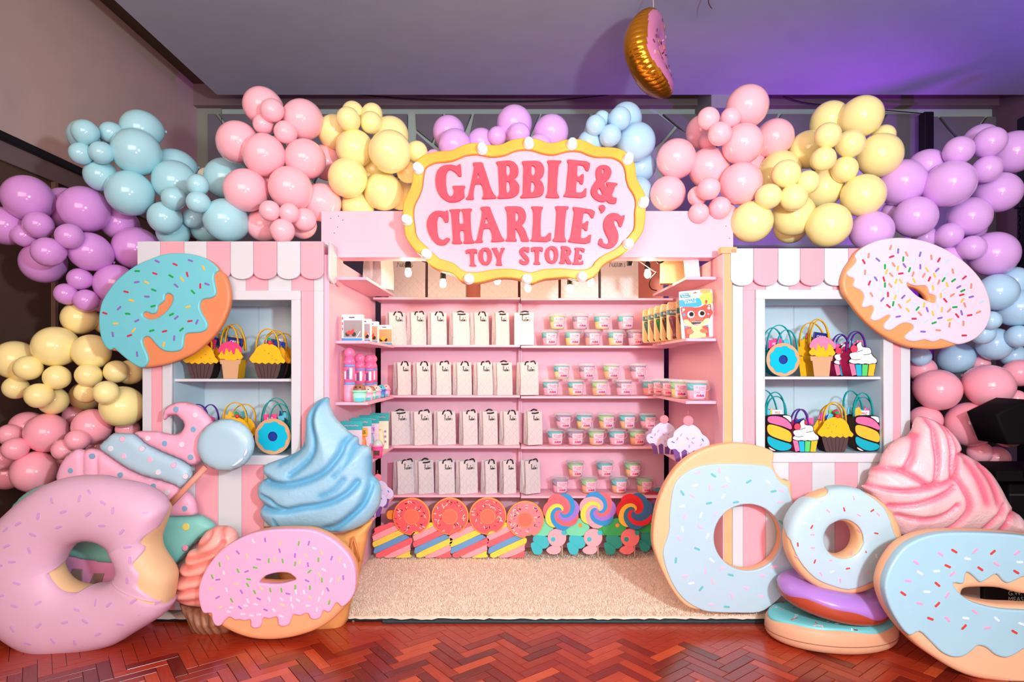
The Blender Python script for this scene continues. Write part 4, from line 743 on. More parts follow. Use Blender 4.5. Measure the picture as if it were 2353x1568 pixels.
# ================================================================= cut-out candy clusters along the back of the carpet
YC = 4.40
STR = [(478,1190),(500,1175),(545,1178),(560,1200),(600,1240),(650,1290),(690,1310),(685,1345),(672,1370),(675,1400),(668,1440),(672,1472),(415,1472),(395,1445),(375,1425),(382,1390),(365,1360),(372,1320),(362,1285),(385,1255),(385,1215)]
RD, PK_, YL_, BU = (252, 106, 114), (252, 170, 178), (244, 222, 84), (104, 164, 214)
def clip_band(poly, d0, d1, ax, az):
    """part of a polygon between two parallel lines"""
    def half(P, sgn, d):
        out = []
        for i in range(len(P)):
            a, b = P[i], P[(i+1) % len(P)]; fa, fb = sgn*(a[0]*ax+a[1]*az-d), sgn*(b[0]*ax+b[1]*az-d)
            if fa >= 0: out.append(a)
            if fa*fb < 0: t = fa/(fa-fb); out.append((a[0]+(b[0]-a[0])*t, a[1]+(b[1]-a[1])*t))
        return out
    P = half(poly, 1, d0); return half(P, -1, d1) if len(P) > 2 else []
DON = [(945.6, 1188), (1034, 1187.5), (1120.7, 1187), (1207, 1195)]; STX = [900, 993, 1076.5, 1163]
NTH = ['first', 'second', 'third', 'fourth']
for k in range(4):
    t = thing('donut_candy_standee', f'coral sprinkled donut over a striped sweet cut-out, {NTH[k]} from the blue ice cream', 'standee', ((STX[k]-CX)*YC/F, YC, PZ), 'donut and striped sweet cut-outs')
    base = [XZ(760+x/3.734+(STX[k]-900), 880+y/3.734, YC) for x, y in STR]; dz = PZ+.006-min(z for _, z in base); base = [(x, z+dz) for x, z in base]; base = crom(base, 2)
    xc, zc = (STX[k]-CX)*YC/F, PZ; ax, az = -.42, .907; ds = [p[0]*ax+p[1]*az for p in base]; d0, d1 = min(ds), max(ds)
    ce = (sum(p[0] for p in base)/len(base), sum(p[1] for p in base)/len(base)); big = [(ce[0]+(x-ce[0])*1.06, max(PZ+.004, ce[1]+(z-ce[1])*1.03)) for x, z in base]; base = [(ce[0]+(x-ce[0])*.95, ce[1]+(z-ce[1])*.97) for x, z in base]
    cols = ([YL_, PK_, RD, BU, YL_, PK_, RD] if k % 2 == 0 else [RD, PK_, YL_, BU, RD, PK_, YL_])
    put('backing_board', slab([base], YC+.012, .01, .001, 1), M((236, 196, 150), .6), t)
    for i in range(7):
        q = clip_band(big, d0+(d1-d0)*i/7, d0+(d1-d0)*(i+1)/7, ax, az)
        q = chaikin(q, 2, .22) if len(q) > 2 else q
        if len(q) > 2: put('colour_band', slab([q], YC, .012, .002, 1), M(cols[i], .5), t)
    X, Z = XZ(*DON[k], YC-.02); R = 43*(YC-.02)/F
    ring = ell(X, Z, R, R*1.0, 64)
    if True: ring = [(x, z) if math.hypot(x-(X+R*.25), z-(Z-R*1.1)) > R*.3 else (X+R*.25+(x-X-R*.25)/max(1e-6, math.hypot(x-X-R*.25, z-Z+R*1.1))*R*.3, Z-R*1.1+(z-Z+R*1.1)/max(1e-6, math.hypot(x-X-R*.25, z-Z+R*1.1))*R*.3) for x, z in ring]
    put('donut_base', slab([ring], YC-.016, .014, .003, 1), M((250, 160, 84), .5), t)
    ic = put('donut_icing', slab([[(X+(x-X)*.93, Z+(z-Z)*.93) for x, z in ring]], YC-.022, .01, .003, 2), M((250, 98, 102) if k < 3 else (250, 134, 142), .45), t)
    put('donut_hole', slab([ell(X, Z, R*.36, R*.36, 32)], YC-.0245, .006, .002, 1), M((252, 116, 92), .5), t)
    put('hole_rim', slab([ell(X, Z, R*.42, R*.42, 32), ell(X, Z, R*.35, R*.35, 32)], YC-.0255, .006, .001, 1), M((252, 136, 96), .5), t)
    r = random.Random(50+k)
    for j in range(46):
        a, q = r.uniform(0, 6.28), R*r.uniform(.5, .86)
        if -1.9 < math.atan2(math.sin(a), math.cos(a)) < -.9 and q > R*.66: continue
        sprinkle(ic, (X+q*math.cos(a), YC-.0225, Z+q*math.sin(a)), (0, -1, 0), r.uniform(0, 180), .019, r.choice([(70, 26, 40), (196, 30, 66), (250, 240, 232), (250, 206, 120), (150, 110, 150), (250, 240, 232)]), .9)
put('candy_wrapper_tail', slab([crom([XZ(x, y, YC+.03) for x, y in tr('Z2', [(480,1120),(500,1095),(545,1098),(560,1140),(540,1170),(490,1165)])], 2)], YC+.02, .01, .002, 1), M((246, 150, 50), .5), bpy.data.objects['donut_candy_standee'])
SW = [(1290, 1176), (1373, 1172), (1458, 1175), (1519, 1168)]
def swirl_arm(X, Z, R, a0, seg=16):
    """one curved petal of a lollipop: spirals from the middle to the rim"""
    A, B = [], []
    for i in range(seg+1):
        f = i/seg; r = R*(.06+.94*f); tw = 3.1*(1-f)**1.15; A.append((X+r*math.cos(a0-tw), Z+r*math.sin(a0-tw))); B.append((X+r*math.cos(a0+.9-tw), Z+r*math.sin(a0+.9-tw)))
    rim = [(X+R*(1+.10*math.sin(math.pi*j/6))*math.cos(a0+.9*j/6), Z+R*(1+.10*math.sin(math.pi*j/6))*math.sin(a0+.9*j/6)) for j in range(1, 6)]
    return A+rim+B[::-1]
GREEN, TEALC, PINKC, BLUC, VIO = (120, 226, 180), (60, 196, 206), (248, 178, 190), (40, 150, 214), (160, 120, 214)
for k, (px, py) in enumerate(SW):
    X, Z = XZ(px, py, YC-.015); R = 39*(YC-.015)/F; dark = False
    t = thing('lollipop_candy_standee', f'swirl lollipop over wrapped sweets cut-out, {NTH[k]} from the coral donuts', 'standee', (X-.02, YC, PZ), 'swirl lollipop and wrapped sweet cut-outs')
    g = YC/F; x0 = px-1290 if k != 3 else 252
    def tp(pts): return crom([XZ(1200+x/3.734+x0, 880+y/3.734, YC) for x, y in pts], 2)
    gm, tm, pm_ = M(GREEN if k < 2 else (60, 190, 100), .5), M(TEALC if k < 2 else (40, 168, 150), .5), M(PINKC if k < 2 else (250, 130, 130), .5)
    put('green_sweet', slab([tp([(60,1230),(100,1190),(180,1165),(240,1180),(270,1240),(250,1300),(190,1320),(110,1320),(70,1290)])], YC+.008, .012, .002, 1), gm, t)
    for q in ([(15,1250),(60,1230),(70,1270),(90,1310),(30,1320),(10,1290)],): put('wrapper_fan', slab([tp(q)], YC+.014, .01, .002, 1), gm, t)
    put('teal_sweet', slab([tp([(95,1320),(160,1315),(220,1330),(235,1390),(200,1425),(150,1420),(100,1380)])], YC+.004, .012, .002, 1), tm, t); put('wrapper_fan', slab([tp([(72,1385),(100,1370),(150,1400),(175,1430),(160,1470),(110,1475),(85,1440)])], YC-.002, .01, .002, 1), tm, t)
    put('pink_sweet', slab([tp(ell(298, 1330, 80, 78, 24))], YC-.006, .014, .003, 1), pm_, t); put('sweet_dot', slab([tp(ell(265, 1342, 20, 20, 14))], YC-.0085, .006, .001, 1), tm, t); put('sweet_dot', slab([tp(ell(356, 1285, 20, 22, 14))], YC-.0085, .006, .001, 1), tm, t)
    put('wrapper_fan', slab([tp([(255,1400),(290,1390),(325,1405),(332,1440),(300,1470),(240,1470),(205,1440),(225,1415)])], YC-.004, .012, .002, 1), pm_, t)
    if k: put('sweet_dot', slab([tp(ell(190, 1225, 17, 18, 14))], YC+.003, .006, .001, 1), M((250, 160, 60), .5), t)
    put('lollipop_back', slab([ell(X, Z, R*.99, R*.99, 48)], YC-.012, .012, .002, 1), M((250, 150, 160), .5), t)
    pal = [[RD, BLUC, VIO, RD, BLUC, YL_, RD], [PK_, BLUC, RD, VIO, BLUC, PK_, YL_], [(236, 40, 50), (50, 120, 170), (60, 110, 160), (236, 40, 50), (50, 120, 160), (250, 200, 60), (220, 40, 50)], [(150, 50, 60), (60, 130, 150), (140, 90, 150), (170, 40, 60), (50, 120, 150), (150, 90, 150), (170, 50, 60)]][k]
    for j in range(7): put('swirl_petal', slab([swirl_arm(X, Z, R, math.radians(95-51.4*j+[0, 40, 0, 20][k]))], YC-.021, .010, .001, 1), M(pal[j], .45), t)
    if k == 3: t.location.y += .07
    put('stick', tube([(X, YC+.02, Z-R*.5), (X+.01, YC+.025, PZ+.004)], .006, 6), M((236, 210, 180), .5), t)
# ================================================================= shop goods
def ordn(k, n): return ORD[k+1] if k < n-1 else 'last'
# ---- white paper gift bags with a printed line lattice
def lattice_mat():
    m = bpy.data.materials.new('printed_white_paper'); m.use_nodes = True; nt = m.node_tree; N = nt.nodes.new; K = nt.links.new; b = nt.nodes['Principled BSDF']; b.inputs['Roughness'].default_value = .45
    tc = N('ShaderNodeTexCoord'); sp = N('ShaderNodeSeparateXYZ'); K(tc.outputs['Object'], sp.inputs[0])
    def op(o, a, c=None, cl=False):
        n = N('ShaderNodeMath'); n.operation = o; n.use_clamp = cl
        for i, v in enumerate((a, c)):
            if v is None: continue
            if isinstance(v, (int, float)): n.inputs[i].default_value = v
            else: K(v, n.inputs[i])
        return n.outputs[0]
    u = op('ADD', sp.outputs[0], sp.outputs[1]); z = sp.outputs[2]; p = .052
    def line(v, per, wd): return op('LESS_THAN', op('PINGPONG', op('DIVIDE', v, per), .5), wd)
    a = line(op('ADD', u, op('MULTIPLY', z, .95)), p, .010); c = line(op('SUBTRACT', u, op('MULTIPLY', z, .95)), p, .010)
    vl = op('MULTIPLY', line(u, .031, .013), op('GREATER_THAN', op('PINGPONG', op('DIVIDE', op('ADD', z, op('MULTIPLY', u, .9)), .06), .5), .27))
    L = op('MAXIMUM', op('MAXIMUM', a, c), vl); L = op('MULTIPLY', L, op('LESS_THAN', op('ADD', z, op('ABSOLUTE', op('MULTIPLY', op('PINGPONG', u, .05), .9))), .165)); L = op('MULTIPLY', L, op('LESS_THAN', sp.outputs[2], .34))
    mx = N('ShaderNodeMixRGB'); mx.inputs[1].default_value = rgb((204, 202, 204)); mx.inputs[2].default_value = rgb((146, 144, 152)); K(L, mx.inputs[0]); K(mx.outputs[0], b.inputs['Base Color']); return m
LATT = lattice_mat(); INK = M((26, 22, 24), .6); RIBN = M((22, 20, 22), .5); KRAFT = M((206, 172, 128), .75, .1, mottle=.06)
SCRIPT = [[(0,0),(.05,.4),(.1,.92)],[(.0,.78),(.1,1.0),(.22,.98),(.25,.78),(.18,.6),(.08,.52),(.18,.28),(.28,.02)],[(.34,.36),(.35,.12),(.42,.02),(.5,.16),(.52,.38)],[(.52,.38),(.53,.12),(.58,.03)],[(.7,.36),(.63,.33),(.66,.2),(.7,.1),(.64,.01),(.58,.04)],[(.8,.74),(.79,.3),(.8,.06),(.86,.02)],[(.68,.56),(.8,.6),(.94,.64)],[(1.04,.33),(.95,.33),(.91,.14),(.96,.03),(1.03,.12),(1.05,.35),(1.06,.03)],[(1.13,.36),(1.14,.02)],[(1.14,.22),(1.21,.36),(1.25,.22),(1.27,.02)],[(1.36,.82),(1.33,.6)],[(1.53,.36),(1.46,.33),(1.49,.2),(1.53,.1),(1.47,.01),(1.41,.04)]]
SCRIPT = [crom(s, 3, False) if len(s) > 2 else s for s in SCRIPT]
def bag_body(w_, d, h, flare=0):
    """open paper bag: folded gussets on both sides, standing at z=0, front at y=-d/2"""
    x, y, g, tk = w_/2, d/2, .35, .0015
    V = []; loop = [(-x,-y),(x,-y),(x-.008,0),(x,y),(-x,y),(-x+.008,0)]
    for k, z in enumerate((0, h*.28, h)):
        for (a, b) in loop:
            mid = abs(b) < 1e-6; q = (1 if k == 0 else .97 if k == 1 else 1)
            ax = a if not mid else math.copysign(x-(.001 if k == 0 else .012 if k == 1 else .024), a)
            V.append((ax, b*(1 if k < 2 else .72+flare), z))
    n = 6; Fs = [tuple(range(n-1, -1, -1))]
    for k in range(2):
        for i in range(n): Fs.append((k*n+i, k*n+(i+1) % n, (k+1)*n+(i+1) % n, (k+1)*n+i))
    b0 = len(V)
    for (a, b) in loop:
        mid = abs(b) < 1e-6; ax = (a-math.copysign(tk, a)) if not mid else math.copysign(x-.026, a); V.append((ax, b*(.72+flare)-math.copysign(tk, b), h))
    for (a, b) in loop: V.append((a*.96, b*.9, .004))
    for i in range(n):
        Fs.append((2*n+i, 2*n+(i+1) % n, b0+(i+1) % n, b0+i)); Fs.append((b0+i, b0+(i+1) % n, b0+n+(i+1) % n, b0+n+i))
    Fs.append(tuple(b0+n+i for i in range(n)))
    return mesh('bag', V, Fs)
def logo(w_, lw=.0040):
    k = w_*.42/1.53; me = ribbon_strokes([[(x*k, z*k*1.12) for x, z in s] for s in SCRIPT], lw*.8); return me
_bagc = {}
def gift_bag(label, x, y, z, w_, d, h, rz, group, mat=None, ribbon=0, with_logo=True, rx=0, logo_x=.0, logo_z=.73, tilt=0):
    t = thing('gift_bag', label, 'gift bag', (x, y, z), group); t.rotation_euler = (rx, tilt, math.radians(rz))
    put('body', bag_body(w_, d, h), mat or LATT, t, local=True)
    yf = -d/2*.85
    if with_logo:
        me = logo(w_); me.transform(Matrix.Translation((-w_*.20+logo_x, -d/2*(1-.28*max(0, logo_z-.28)/.72)-.0012, h*logo_z)) @ Matrix.Rotation(math.radians(-5 if d > .02 else 0), 4, 'X')); put('printed_name', me, INK, t, local=True)
    if ribbon >= 0:
        v = ribbon % 3; s = w_; yy = -d/2*.72
        A = [[(-.22*s, yy-.002, h-.022), (-.17*s, yy-.006, h-.004), (-.05*s, yy+.006, h+.006)], [(.04*s, yy+.006, h+.006), (.2*s, yy-.006, h+.002), (.3*s, yy-.003, h-.026)]] if v == 0 else \
            [[(-.24*s, yy-.003, h-.02), (-.2*s, yy-.006, h+.002), (-.02*s, yy+.004, h+.004)], [(.1*s, yy+.01, h+.004), (.26*s, yy-.002, h+.010), (.34*s, yy-.006, h-.012)]] if v == 1 else \
            [[(-.22*s, yy-.004, h-.012), (0, yy-.006, h-.014), (.26*s, yy-.004, h-.010)], [(-.2*s, yy+.02, h+.0), (.05*s, yy+.03, h+.012), (.25*s, yy+.02, h+.004)]]
        for a in A: put('ribbon_handle', tube(crom(a, 4, False), 1, 6, flat=(.0052, .0022)), RIBN, t, local=True)
    return t
BAGS = {1: [(890,928),(939.5,975),(988,1023),(1038.6,1076.5),(1087,1121),(1138,1169),(1182,1226)], 2: [(908.5,939.5),(953.6,985.5),(999,1033.6),(1047,1081),(1095,1130),(1140.5,1176),(1195,1238)], 3: [(896,937),(946.7,990),(1000,1046.5),(1062,1095),(1108,1141.6),(1156,1191),(1212.6,1246)], 4: [(908.6,949.6),(957,992.5),(1006,1041.7),(1054,1095),(1113,1140),(1156,1184.5),(1204.6,1240.7)]}
ROW = {1: 'second', 2: 'third', 3: 'fourth', 4: 'bottom'}
rb2 = random.Random(4)
for lv, lst in BAGS.items():
    for k, (a, b) in enumerate(lst):
        ybag = 4.475 if lv < 4 else 4.47; yaw = 24+[0, 2, -1, 1, 3, 1, -3][k]-((a+b)/2-CX)*.038+rb2.uniform(-3, 3); 
        if lv == 4 and k == 6: yaw = 30
        if lv == 1 and k == 6: yaw = 2
        wd = min(.142, (b-a)*(ybag-.04)/F/math.cos(math.radians(23))); d = .085; xc = ((a+b)/2-CX)*(ybag-.05)/F - math.sin(math.radians(yaw))*-.0 - .012*(yaw > 8)
        h = [.238, .238, .245, .240][lv-1]
        gift_bag(f'white lattice-print gift bag, {ORD[k+1]} along {ROW[lv]} shelf counting from the ice cream end', xc, ybag+.02, LEV[lv]+.001, wd, d, h, yaw, f'white gift bags on the {ROW[lv]} shelf', ribbon=rb2.randrange(3) if (lv, k) != (1, 6) else 2, logo_x=.012)
TOPB = [(893,977),(983,1070),(1104,1190),(1196,1283),(1289,1375),(1381,1467)]
for k, (a, b) in enumerate(TOPB):
    yb_ = 4.56; wd = (b-a)*(yb_-.05)/F; xc = ((a+b)/2-CX)*(yb_-.05)/F
    gift_bag(f'big white lattice-print gift bag on the top shelf, {ORD[k+1]} from the blue ice cream end', xc, yb_, LEV[0]+.001, wd, .10, .36, 0, 'big gift bags on the top shelf', ribbon=0, logo_z=.655, logo_x=-.02)
gift_bag('cream-sided white gift bag at the corner of the top shelves by the awning', (868-CX)*4.12/F, 4.14, 1.949, .13, .16, .36, 62, 'loose bags on the top side shelves', with_logo=False)
gift_bag('brown kraft paper bag leaning on the top side shelf near hanging bulbs', (1548-CX)*3.82/F, 3.86, 1.949, .15, .075, .30, -12, 'loose bags on the top side shelves', mat=KRAFT, with_logo=False, ribbon=1, tilt=.02)
gift_bag('tilted white gift bag beside the kraft paper bag on top side shelf', (1594-CX)*3.64/F, 3.66, 1.951, .085, .05, .27, -14, 'loose bags on the top side shelves', with_logo=False, ribbon=-1, tilt=-.09)
# ---- clear tubs of candy-floss fluff
CP = clear_plastic((240, 244, 248), .09); LIDP = clear_plastic((226, 236, 240), .30, 'frosted_lid'); LBL = M((246, 200, 216), .5)
FL = {'teal': (70, 196, 206), 'mauve': (158, 138, 178), 'green': (150, 214, 140), 'pink': (246, 168, 196), 'yellow': (240, 206, 120), 'orange': (246, 176, 118), 'cream': (226, 214, 150), 'salmon': (240, 150, 140)}
TH, TR, TRB = .118, .064, .052
TUBM = {}
def tubm():
    if TUBM: return TUBM
    TUBM['tub'] = lathe([(TRB, 0), (TRB+.001, .002), (TR-.002, TH-.014), (TR-.0035, TH-.014), (TRB-.002, .004), (.001, .004)], 28, False); TUBM['tub'].materials.append(CP)
    TUBM['lid'] = lathe([(TR-.002, TH-.018), (TR+.004, TH-.017), (TR+.0045, TH-.004), (TR+.002, TH), (TR-.004, TH), (TR-.006, TH-.006), (.001, TH-.006)], 28, False); TUBM['lid'].materials.append(LIDP)
    hd = [((TR+.004)*math.cos(a), -(TR+.004)*abs(math.sin(a))*.55-.028, TH-.01-.052*math.sin(a)) for a in [math.pi*i/16 for i in range(17)]]
    TUBM['handle'] = tube([(p[0], p[1]*min(1, max(.2, math.sin(math.pi*i/16)*1.4))-.03*math.sin(math.pi*i/16), p[2]) for i, p in enumerate(hd)], .0014, 6); TUBM['handle'].materials.append(LIDP)
    V, Fs = [], []                                          # curved sticker
    for i in range(9):
        a = math.radians(-40+10*i)
        for zz in (.016, .090):
            r = TRB+(TR-TRB)*zz/TH+.0016; V.append((r*math.sin(a), -r*math.cos(a), zz))
    Fs = [(2*i, 2*i+2, 2*i+3, 2*i+1) for i in range(8)]; TUBM['label'] = mesh('label', V, Fs, True); TUBM['label'].materials.append(LBL)
    def wrap(me):
        for v in me.vertices:
            r = TRB+(TR-TRB)*v.co.z/TH+.0026; a = v.co.x/r; v.co = (r*math.sin(a), -r*math.cos(a), v.co.z)
        return me
    def tx(body, z, s, c, nm, xo=0, sx=1):
        me = textm(body, s, 0); me.transform(Matrix.Translation((xo, 0, z)) @ Matrix.Rotation(math.pi/2, 4, 'X') @ Matrix.Diagonal((sx, 1, 1, 1))); me = wrap(me); me.materials.append(M(c, .5)); TUBM[nm] = me
    tx('A Little', .0755, .019, (226, 70, 130), 't1'); tx('Cloud', .062, .015, (120, 92, 140), 't2'); tx('ONE', .0455, .0165, (236, 70, 110), 't3', -.02); tx('~~~', .0455, .0125, (206, 130, 190), 't4', .016)
    for nm, xo, c in (('i1', -.016, (232, 92, 134)), ('i2', 0, (226, 60, 90)), ('i3', .017, (126, 96, 176))):
        me = mesh('icon', [(xo-.009, 0, .021), (xo+.009, 0, .021), (xo+.010, 0, .028), (xo+.003, 0, .035), (xo-.001, 0, .038), (xo-.010, 0, .029)], [tuple(range(6))]); me = wrap(me); me.materials.append(M(c, .5)); TUBM[nm] = me
    return TUBM
_flm = {}
def fluff(c, top):
    k = (c, top)
    if k not in _flm:
        z0, z1 = (.058, TH-.02) if top else (.006, .058); r0, r1 = TRB-.004+(TR-TRB)*z0/TH, TRB-.004+(TR-TRB)*z1/TH
        me = lathe([(.001, z0), (r0, z0), (r1, z1), (.001, z1)], 24, False); me.materials.append(M(FL[c], .85, .1, bump=.4, bscale=60)); _flm[k] = me
    return _flm[k]
def tub(label, x, y, z, top, bot, rz, group, s=1.0):
    t = thing('fluff_tub', label, 'tub', (x, y, z), group); t.rotation_euler = (0, 0, math.radians(rz)); t.scale = (s, s, s); mm = tubm()
    def ch(nm, me, par): 
        o = bpy.data.objects.new(nm, me); COL.objects.link(o); o.parent = par; return o
    b = ch('tub_wall', mm['tub'], t); ch('lid', mm['lid'], t); ch('handle', mm['handle'], t); ch('fluff_layer', fluff(top, True), t); ch('fluff_layer', fluff(bot, False), t); l = ch('label', mm['label'], t)
    for k in ('t1', 't2', 't3', 't4'): ch('lettering', mm[k], l)
    for k in ('i1', 'i2', 'i3'): ch('printed_icon', mm[k], l)
TUBS = {1: ([1280,1332.7,1383,1437], ['green cream', 'mauve pink', 'teal yellow', 'teal pink'], [1263,1316,1361,1414.7,1460], ['teal pink', 'teal yellow', 'mauve salmon', 'teal yellow', 'mauve pink']),
 2: ([1290,1348.5,1404,1465.6], ['teal cream', 'mauve pink', 'green orange', 'mauve pink'], [1265,1322.5,1377,1433,1494], ['teal pink', 'teal yellow', 'green orange', 'mauve pink', 'teal salmon']),
 3: ([1294.5,1342,1393,1441,1488], ['mauve pink', 'teal yellow', 'green orange', 'teal orange', 'teal pink'], [1276,1322,1370,1417,1464], ['teal pink', 'mauve pink', 'green orange', 'teal pink', 'green orange']),
 4: ([1322,1389,1453], ['green orange', 'teal pink', 'green orange'], [1287,1353,1422,1480], ['mauve pink', 'green orange', 'teal orange', 'green orange'])}
for lv, (ux, uc, lx, lc) in TUBS.items():
    yt = 4.50 if lv < 4 else 4.52; zz = LEV[lv]-.006+.001
    for k, (px, c) in enumerate(zip(lx, lc)):
        a, b = c.split(); tub(f'{a} over {b} tub, {ORD[k+1]} of lower row on {ROW[lv]} shelf counting from gift bags', (px-CX)*yt/F, yt, zz, a, b, 14, f'fluff tubs on the {ROW[lv]} shelf')
    for k, (px, c) in enumerate(zip(ux, uc)):
        a, b = c.split(); tub(f'{a} over {b} tub, {ORD[k+1]} of stacked upper row on {ROW[lv]} shelf counting from gift bags', (px-CX)*yt/F, yt, zz+TH+.001, a, b, 14, f'fluff tubs on the {ROW[lv]} shelf')
for k, (px, Y, c, nm) in enumerate([(1600, 3.64, 'teal pink', 'nearest'), (1562, 3.86, 'green yellow', 'second'), (1538, 4.06, 'mauve salmon', 'third'), (1519, 4.24, 'teal salmon', 'last')]):
    a, b = c.split(); tub(f'{a} over {b} tub on the side-wall shelf, {nm} of four going back', min((px-CX)*Y/F, XW1-.075), Y, 1.226, a, b, 8-12*k, 'fluff tubs on the side-wall shelf')
# ---- carded bubble-glove packs
YP = 3.60
CARD = M((236, 232, 234), .35); 
def shp(pts, y, c, rough=.4, th=.0012, smooth=1): return slab([crom(plane('BP', pts, YP), 3) if smooth else plane('BP', pts, YP)], y, th, .0, 0), M(c, rough)
t = thing('bubble_pack', 'white carded bubble glove pack with a printed red dinosaur face', 'toy pack', (*[(1603-CX)*YP/F], YP, 1.591))
cd = [(0,165),(20,130),(600,75),(680,55),(880,50),(945,80),(965,160),(1065,1400),(1040,1430),(110,1500),(85,1470)]
put('card', slab([chaikin(plane('BP', cd, YP), 1, .15)], YP, .006, .001, 1), CARD, t)
ART = [('printed_panel', [(0,380),(330,340),(520,310),(620,330),(650,430),(660,520),(560,570),(380,580),(20,572)], (40,170,220), 0), ('printed_panel', [(640,230),(700,170),(950,160),(975,470),(800,500),(690,500),(650,430),(580,300)], (176,206,80), 0),
 ('printed_badge', [(610,120),(640,70),(880,60),(905,110),(880,160),(640,175)], (246,170,96), 1), ('printed_badge', [(30,230),(60,190),(300,170),(350,190),(330,230),(310,300),(60,315),(35,290)], (60,160,176), 1), ('printed_badge', [(280,185),(320,165),(350,195),(330,230),(290,225)], (190,214,80), 1),
 ('printed_body', [(150,1110),(320,1150),(660,1140),(840,1080),(870,1430),(180,1480)], (226,60,44), 0), ('printed_belly', [(370,1150),(640,1140),(720,1280),(760,1432),(305,1475),(360,1280)], (248,206,140), 1),
 ('printed_arm', [(230,1230),(330,1210),(425,1280),(380,1350),(300,1360),(230,1320)], (240,110,76), 1), ('printed_arm', [(600,1240),(700,1190),(790,1230),(820,1320),(700,1330),(620,1300)], (240,110,76), 1),
 ('printed_head', [(60,590),(300,575),(480,590),(640,560),(750,500),(800,520),(905,490),(930,640),(970,740),(900,870),(830,1000),(700,1110),(500,1165),(300,1130),(160,1040),(100,900),(60,720)], (236,66,44), 1),
 ('printed_jaw', [(130,970),(180,940),(260,950),(330,1020),(500,1000),(660,1010),(740,920),(860,900),(840,1000),(720,1100),(500,1165),(300,1130),(180,1060)], (250,212,150), 1), ('printed_snout', [(300,940),(400,850),(500,830),(620,850),(700,930),(640,985),(500,965),(340,1010)], (240,100,70), 1),
 ('printed_mouth', [(345,1030),(480,970),(660,985),(600,1060),(500,1115),(410,1090)], (52,22,24), 1), ('printed_tongue', [(420,1085),(500,1065),(590,1060),(520,1115),(450,1112)], (246,150,170), 1)]
for k, (nm, pts, c, sm) in enumerate(ART):
    me, mm = shp(pts, YP-.0012-.0004*k, c, smooth=sm); put(nm, me, mm, t)
for (ex, ey) in ((335,795),(645,770)):
    put('eye', slab([plane('BP', ell(ex, ey, 108, 105), YP)], YP-.010, .006, .002, 1), M((222, 226, 230), .25), t); put('pupil', slab([plane('BP', ell(ex+12, ey-8, 66, 64), YP)], YP-.0115, .003, .001, 1), M((44, 36, 34), .15), t)
for k in range(7):
    q = 370+k*42; put('tooth', shp([(q,1000-abs(k-3)*-6-14),(q+30,998-14),(q+14,1040-14)], YP-.0085, (246,246,240), smooth=0)[0], M((246,246,240), .4), t)
for (sx, sy, r, c) in ((120,655,36,(244,240,238)),(850,612,40,(244,240,238)),(95,718,16,(244,240,238)),(858,540,20,(244,240,238)),(135,808,44,(70,150,190)),(832,785,32,(110,150,200)),(190,1160,30,(60,150,200)),(805,1120,30,(60,150,200))):
    put('printed_spot', slab([plane('BP', ell(sx, sy, r, r, 16), YP)], YP-.0085, .001, 0, 0), M(c, .4), t)
put('printed_glove', shp([(750,385),(810,375),(815,430),(790,490),(765,480)], YP-.004, (220,50,44), smooth=0)[0], M((220,50,44), .4), t)
s12 = YP/F/12.544
for body, x, y, sz, rot, c in (('BUNCH O', 165, 220, 58, 4, (240,244,240)), ('Bubbles', 170, 278, 62, 4, (240,244,240)), ('GLOVE A', 290, 360, 96, 7, (244,246,248)), ('BUBBLES', 318, 440, 88, 7, (244,246,248))):
    X, Z = XZ(*tr('BP', [(x, y)])[0], YP); put('lettering', text_at(body, X, YP-.009, Z, sz*s12*1.05, rot, .95), M(c, .4), t)
put('hang_hole', shp([(400,175),(440,155),(465,130),(490,150),(525,160),(520,178),(405,190)], YP-.002, (200,90,76), smooth=0)[0], M((200,90,76), .5), t)
KR2 = M((214, 178, 124), .6)
glc = [(74, 52, 44), (120, 66, 84), (70, 44, 36), (30, 104, 40), (116, 78, 92), (60, 100, 110), (66, 44, 40)]
PKX = [(1562,1553,1648),(1545,1537,1636),(1530,1523,1620),(1516,1509,1610),(1503,1496,1600),(1492,1490,1590)]
WHICH = ['nearest', 'second', 'third', 'fourth', 'fifth', 'rearmost']
gx_ = [1578, 1556, 1541, 1527, 1513, 1500]
for k in range(6):
    Y = 3.70+.105*k; zt = 1.591; wv = .135; hv = .240-.002*k; x1 = XW1-.012; 
    xl = (gx_[k]-24-CX)*Y/F; xr = min(xl+(wv if k else .085), x1)
    t = thing('bubble_pack', f'brown carded bubble glove pack, {WHICH[k]} of the six behind the dinosaur pack', 'toy pack', ((xl+xr)/2, Y, zt), 'brown bubble packs on the side shelf')
    put('card', slab([chaikin([(xl, zt), (xr, zt), (xr, zt+hv), (xl, zt+hv)], 1, .08)], Y, .006, .001, 1), KR2, t)
    put('printed_panel', slab([[(xl+.001, zt+hv*.66), (xr-.001, zt+hv*.66), (xr-.001, zt+hv*.80), (xl+.001, zt+hv*.79)]], Y-.0015, .0015, 0, 0), M((64, 112, 112), .5), t)
    put('glove', relief([(xl+.012, zt+hv*.60), (xl+.03, zt+hv*.64), (xl+.05, zt+hv*.62), (xl+.07, zt+hv*.5), (xl+.07, zt+hv*.2), (xl+.06, zt+.014), (xl+.035, zt+.012), (xl+.038, zt+hv*.2), (xl+.02, zt+hv*.42)], Y-.001, .012, .015, back=.002, sp=.008), M(glc[k], .25, .5), t)
    put('lettering', text_at('GLOVE A', xl+.055, Y-.0035, zt+hv*.86, .026), M((244, 236, 214), .5), t); put('lettering', text_at('BUBBLES', xl+.06, Y-.0035, zt+hv*.735, .022), M((236, 236, 224), .5), t)
